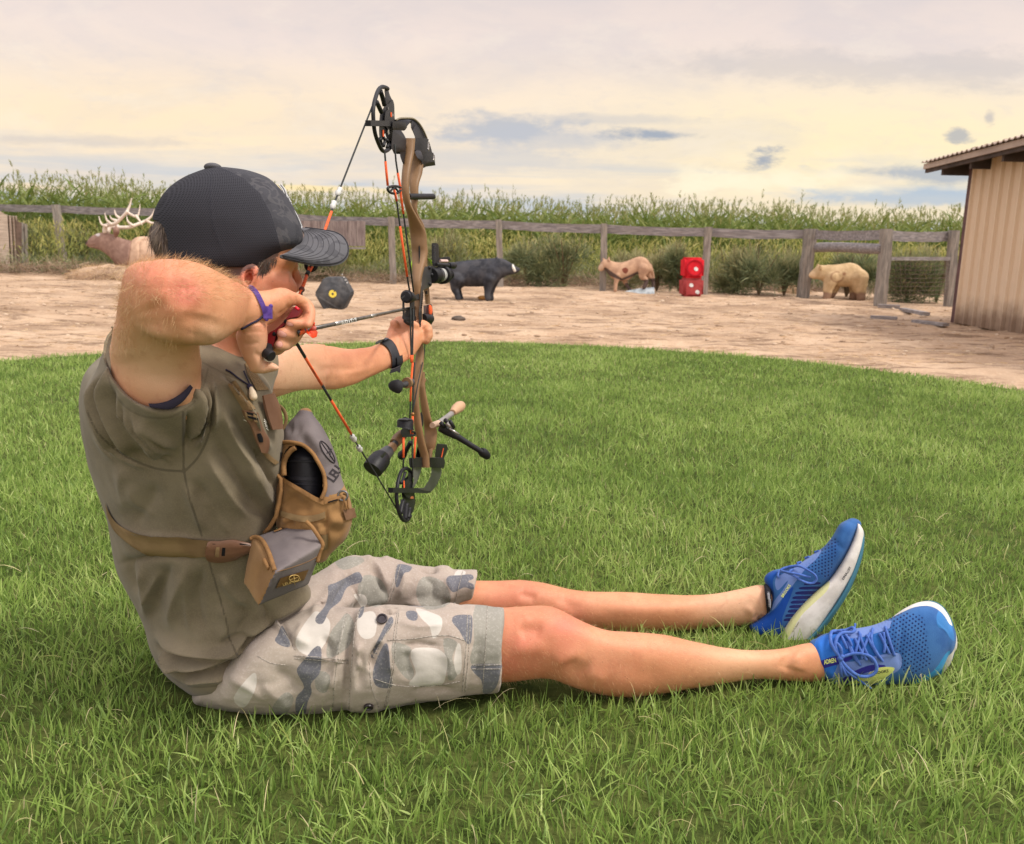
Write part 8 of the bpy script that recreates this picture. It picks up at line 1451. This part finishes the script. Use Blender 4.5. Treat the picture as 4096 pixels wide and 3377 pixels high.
mb = MB(); mb.tube([P(zQ(478, 1190), 1.232), P(zQ(482, 1193), 1.232), P(zQ(530, 1228), 1.226), P(zQ(542, 1236), 1.225)], [.0068, .0080, .0080, .0070], 18); mb.tube([P(zQ(490, 1130), 1.262), P(zQ(495, 1190), 1.25)], .008, 8); part('thumb_barrel', mb, m_blk, ra, 40)
mb = MB(); mb.tube([P(zQ(800, 900), 1.285), nock], .003, 8); part('hook', mb, m_gun, ra, 0)
# ================================================================ the lawn's grass
occ = {}
cell = .012
allv = [shV, soV, bodyV]
for o in bpy.data.objects:
    if o.type == 'MESH' and o.parent and o.parent.name.startswith('running_shoe'):
        co = np.empty(len(o.data.vertices)*3, np.float32); o.data.vertices.foreach_get('co', co); allv.append(co.reshape(-1, 3)+ORG[o.name])
A = np.concatenate(allv); A = A[A[:, 2] < .05]; GX0, GY0, GN = -2.5, .5, 400
mask = np.zeros((GN, GN), bool); mask[np.clip(((A[:, 1]-GY0)/cell).astype(int), 0, GN-1), np.clip(((A[:, 0]-GX0)/cell).astype(int), 0, GN-1)] = True
for _ in range(4):                                               # close the outline, then pull it back in
    m2 = mask.copy(); m2[1:] |= mask[:-1]; m2[:-1] |= mask[1:]; m2[:, 1:] |= mask[:, :-1]; m2[:, :-1] |= mask[:, 1:]; mask = m2
for _ in range(5):
    m2 = mask.copy(); m2[1:] &= mask[:-1]; m2[:-1] &= mask[1:]; m2[:, 1:] &= mask[:, :-1]; m2[:, :-1] &= mask[:, 1:]; mask = m2
def free(x, y):
    i = ((y-GY0)/cell).astype(int); j = ((x-GX0)/cell).astype(int); ok = (i >= 0) & (i < GN) & (j >= 0) & (j < GN); r = np.ones(len(x), bool); r[ok] = ~mask[i[ok], j[ok]]; return r
def blades(name, y0, y1, dens, l0, l1, w0, w1, segs, pad=.7, yj=0.0):
    xh = lambda y: y*.66+pad; area = (y1-y0)*(xh(y0)+xh(y1)); n = int(area*dens); y = y0+(y1-y0)*rng.random(n); x = (rng.random(n)*2-1)*(y1*.66+pad); ok = (np.abs(x) < xh(y)) & (y < edge_y(x)+rng.normal(0, .03, n)) & free(x, y); x, y = x[ok], y[ok]; n = len(x)
    q = np.stack([x, y, x*0], 1); cl = vnoise(q, 7, 51, 3); patch = vnoise(q, 1.1, 52, 3); az = rng.uniform(0, 2*np.pi, n)+cl*3; tl = np.abs(rng.normal(.34, .32, n))+np.clip(cl, 0, 1)*.2
    dr = np.stack([np.cos(az)*np.sin(tl), np.sin(az)*np.sin(tl), np.cos(tl)], 1); ln = rng.uniform(l0, l1, n)*(1+.35*cl)*(1+.18*patch); wd = rng.uniform(w0, w1, n)
    t = np.clip(.42+.30*cl+.28*patch+rng.normal(0, .18, n), 0, .93); dry = rng.random(n) < .022; t[dry] = rng.uniform(.95, 1, dry.sum()); ln[dry] *= .9; wd[dry] *= .6
    sd = np.cross(dr, rng.normal(size=(n, 3))*np.array([1, 1, .3])); q[:, 2] = -.004
    me = leafmesh(name, q, dr, ln, wd, t, m_grass, segs, rng.uniform(.1, .75, n)*1.0 if False else .26, sd); return me
m_grass = greens('grass_blade', [(0, col(92, 116, 56)), (.3, col(130, 158, 78)), (.55, col(162, 188, 98)), (.8, col(194, 210, 128)), (.94, col(208, 216, 150)), (.96, col(216, 202, 152)), (1, col(226, 212, 170))], .38, rough=.45, spec=.35, tip=None)
for nm, a in {'lawn_grass': (.72, 1.9, 19500, .022, .064, .0018, .0038, 4, .25), 'lawn_grass_b': (1.9, 3.1, 15000, .028, .062, .0020, .0040, 3, .25), 'lawn_grass_c': (3.1, 5.0, 8500, .028, .058, .0026, .0048, 2, .3), 'lawn_grass_d': (5.0, 8.8, 5200, .026, .048, .0036, .0062, 2, .3)}.items():
    me = blades(nm, *a)
    if nm == 'lawn_grass': gm = [me]
    else: gm.append(me)
# one object for the whole sward
Vs, Fs, Ts, As, o_ = [], [], [], [], 0
for me in gm:
    n = len(me.vertices); v_ = np.empty(n*3, np.float32); me.vertices.foreach_get('co', v_); f_ = np.empty(len(me.loops), np.int32); me.loops.foreach_get('vertex_index', f_); t_ = np.empty(n, np.float32); me.attributes['tint'].data.foreach_get('value', t_); a_ = np.empty(n, np.float32); me.attributes['along'].data.foreach_get('value', a_)
    Vs.append(v_.reshape(-1, 3)); Fs.append(f_.reshape(-1, 4)+o_); Ts.append(t_); As.append(a_); o_ += n; bpy.data.meshes.remove(me)
me = setmesh('lawn_grass', np.concatenate(Vs), np.concatenate(Fs), m_grass, 0); fattr(me, 'tint', np.concatenate(Ts)); fattr(me, 'along', np.concatenate(As))
place(me, 'lawn_grass', label='short green grass of the lawn with a few dry blades', cat='grass', kind='stuff')
# seed stalks and pale dry stems standing out in the nearest grass
n = 520; x = rng.uniform(-1.4, 1.4, n); y = rng.uniform(.78, 2.6, n); ok = free(x, y); x, y = x[ok], y[ok]; n = len(x); az = rng.uniform(0, 6.283, n); tl = rng.uniform(.1, 1.1, n)
place(leafmesh('stalks', np.stack([x, y, x*0+.02], 1), np.stack([np.cos(az)*np.sin(tl), np.sin(az)*np.sin(tl), np.cos(tl)], 1), rng.uniform(.04, .10, n), rng.uniform(.0010, .0022, n), rng.random(n), greens('seed_stalk', [(0, col(178, 186, 104)), (.5, col(204, 196, 140)), (1, col(228, 212, 176))], .3), 4, .5), 'dry_stalks', label='pale dry stalks scattered in the near grass', cat='grass', kind='stuff')
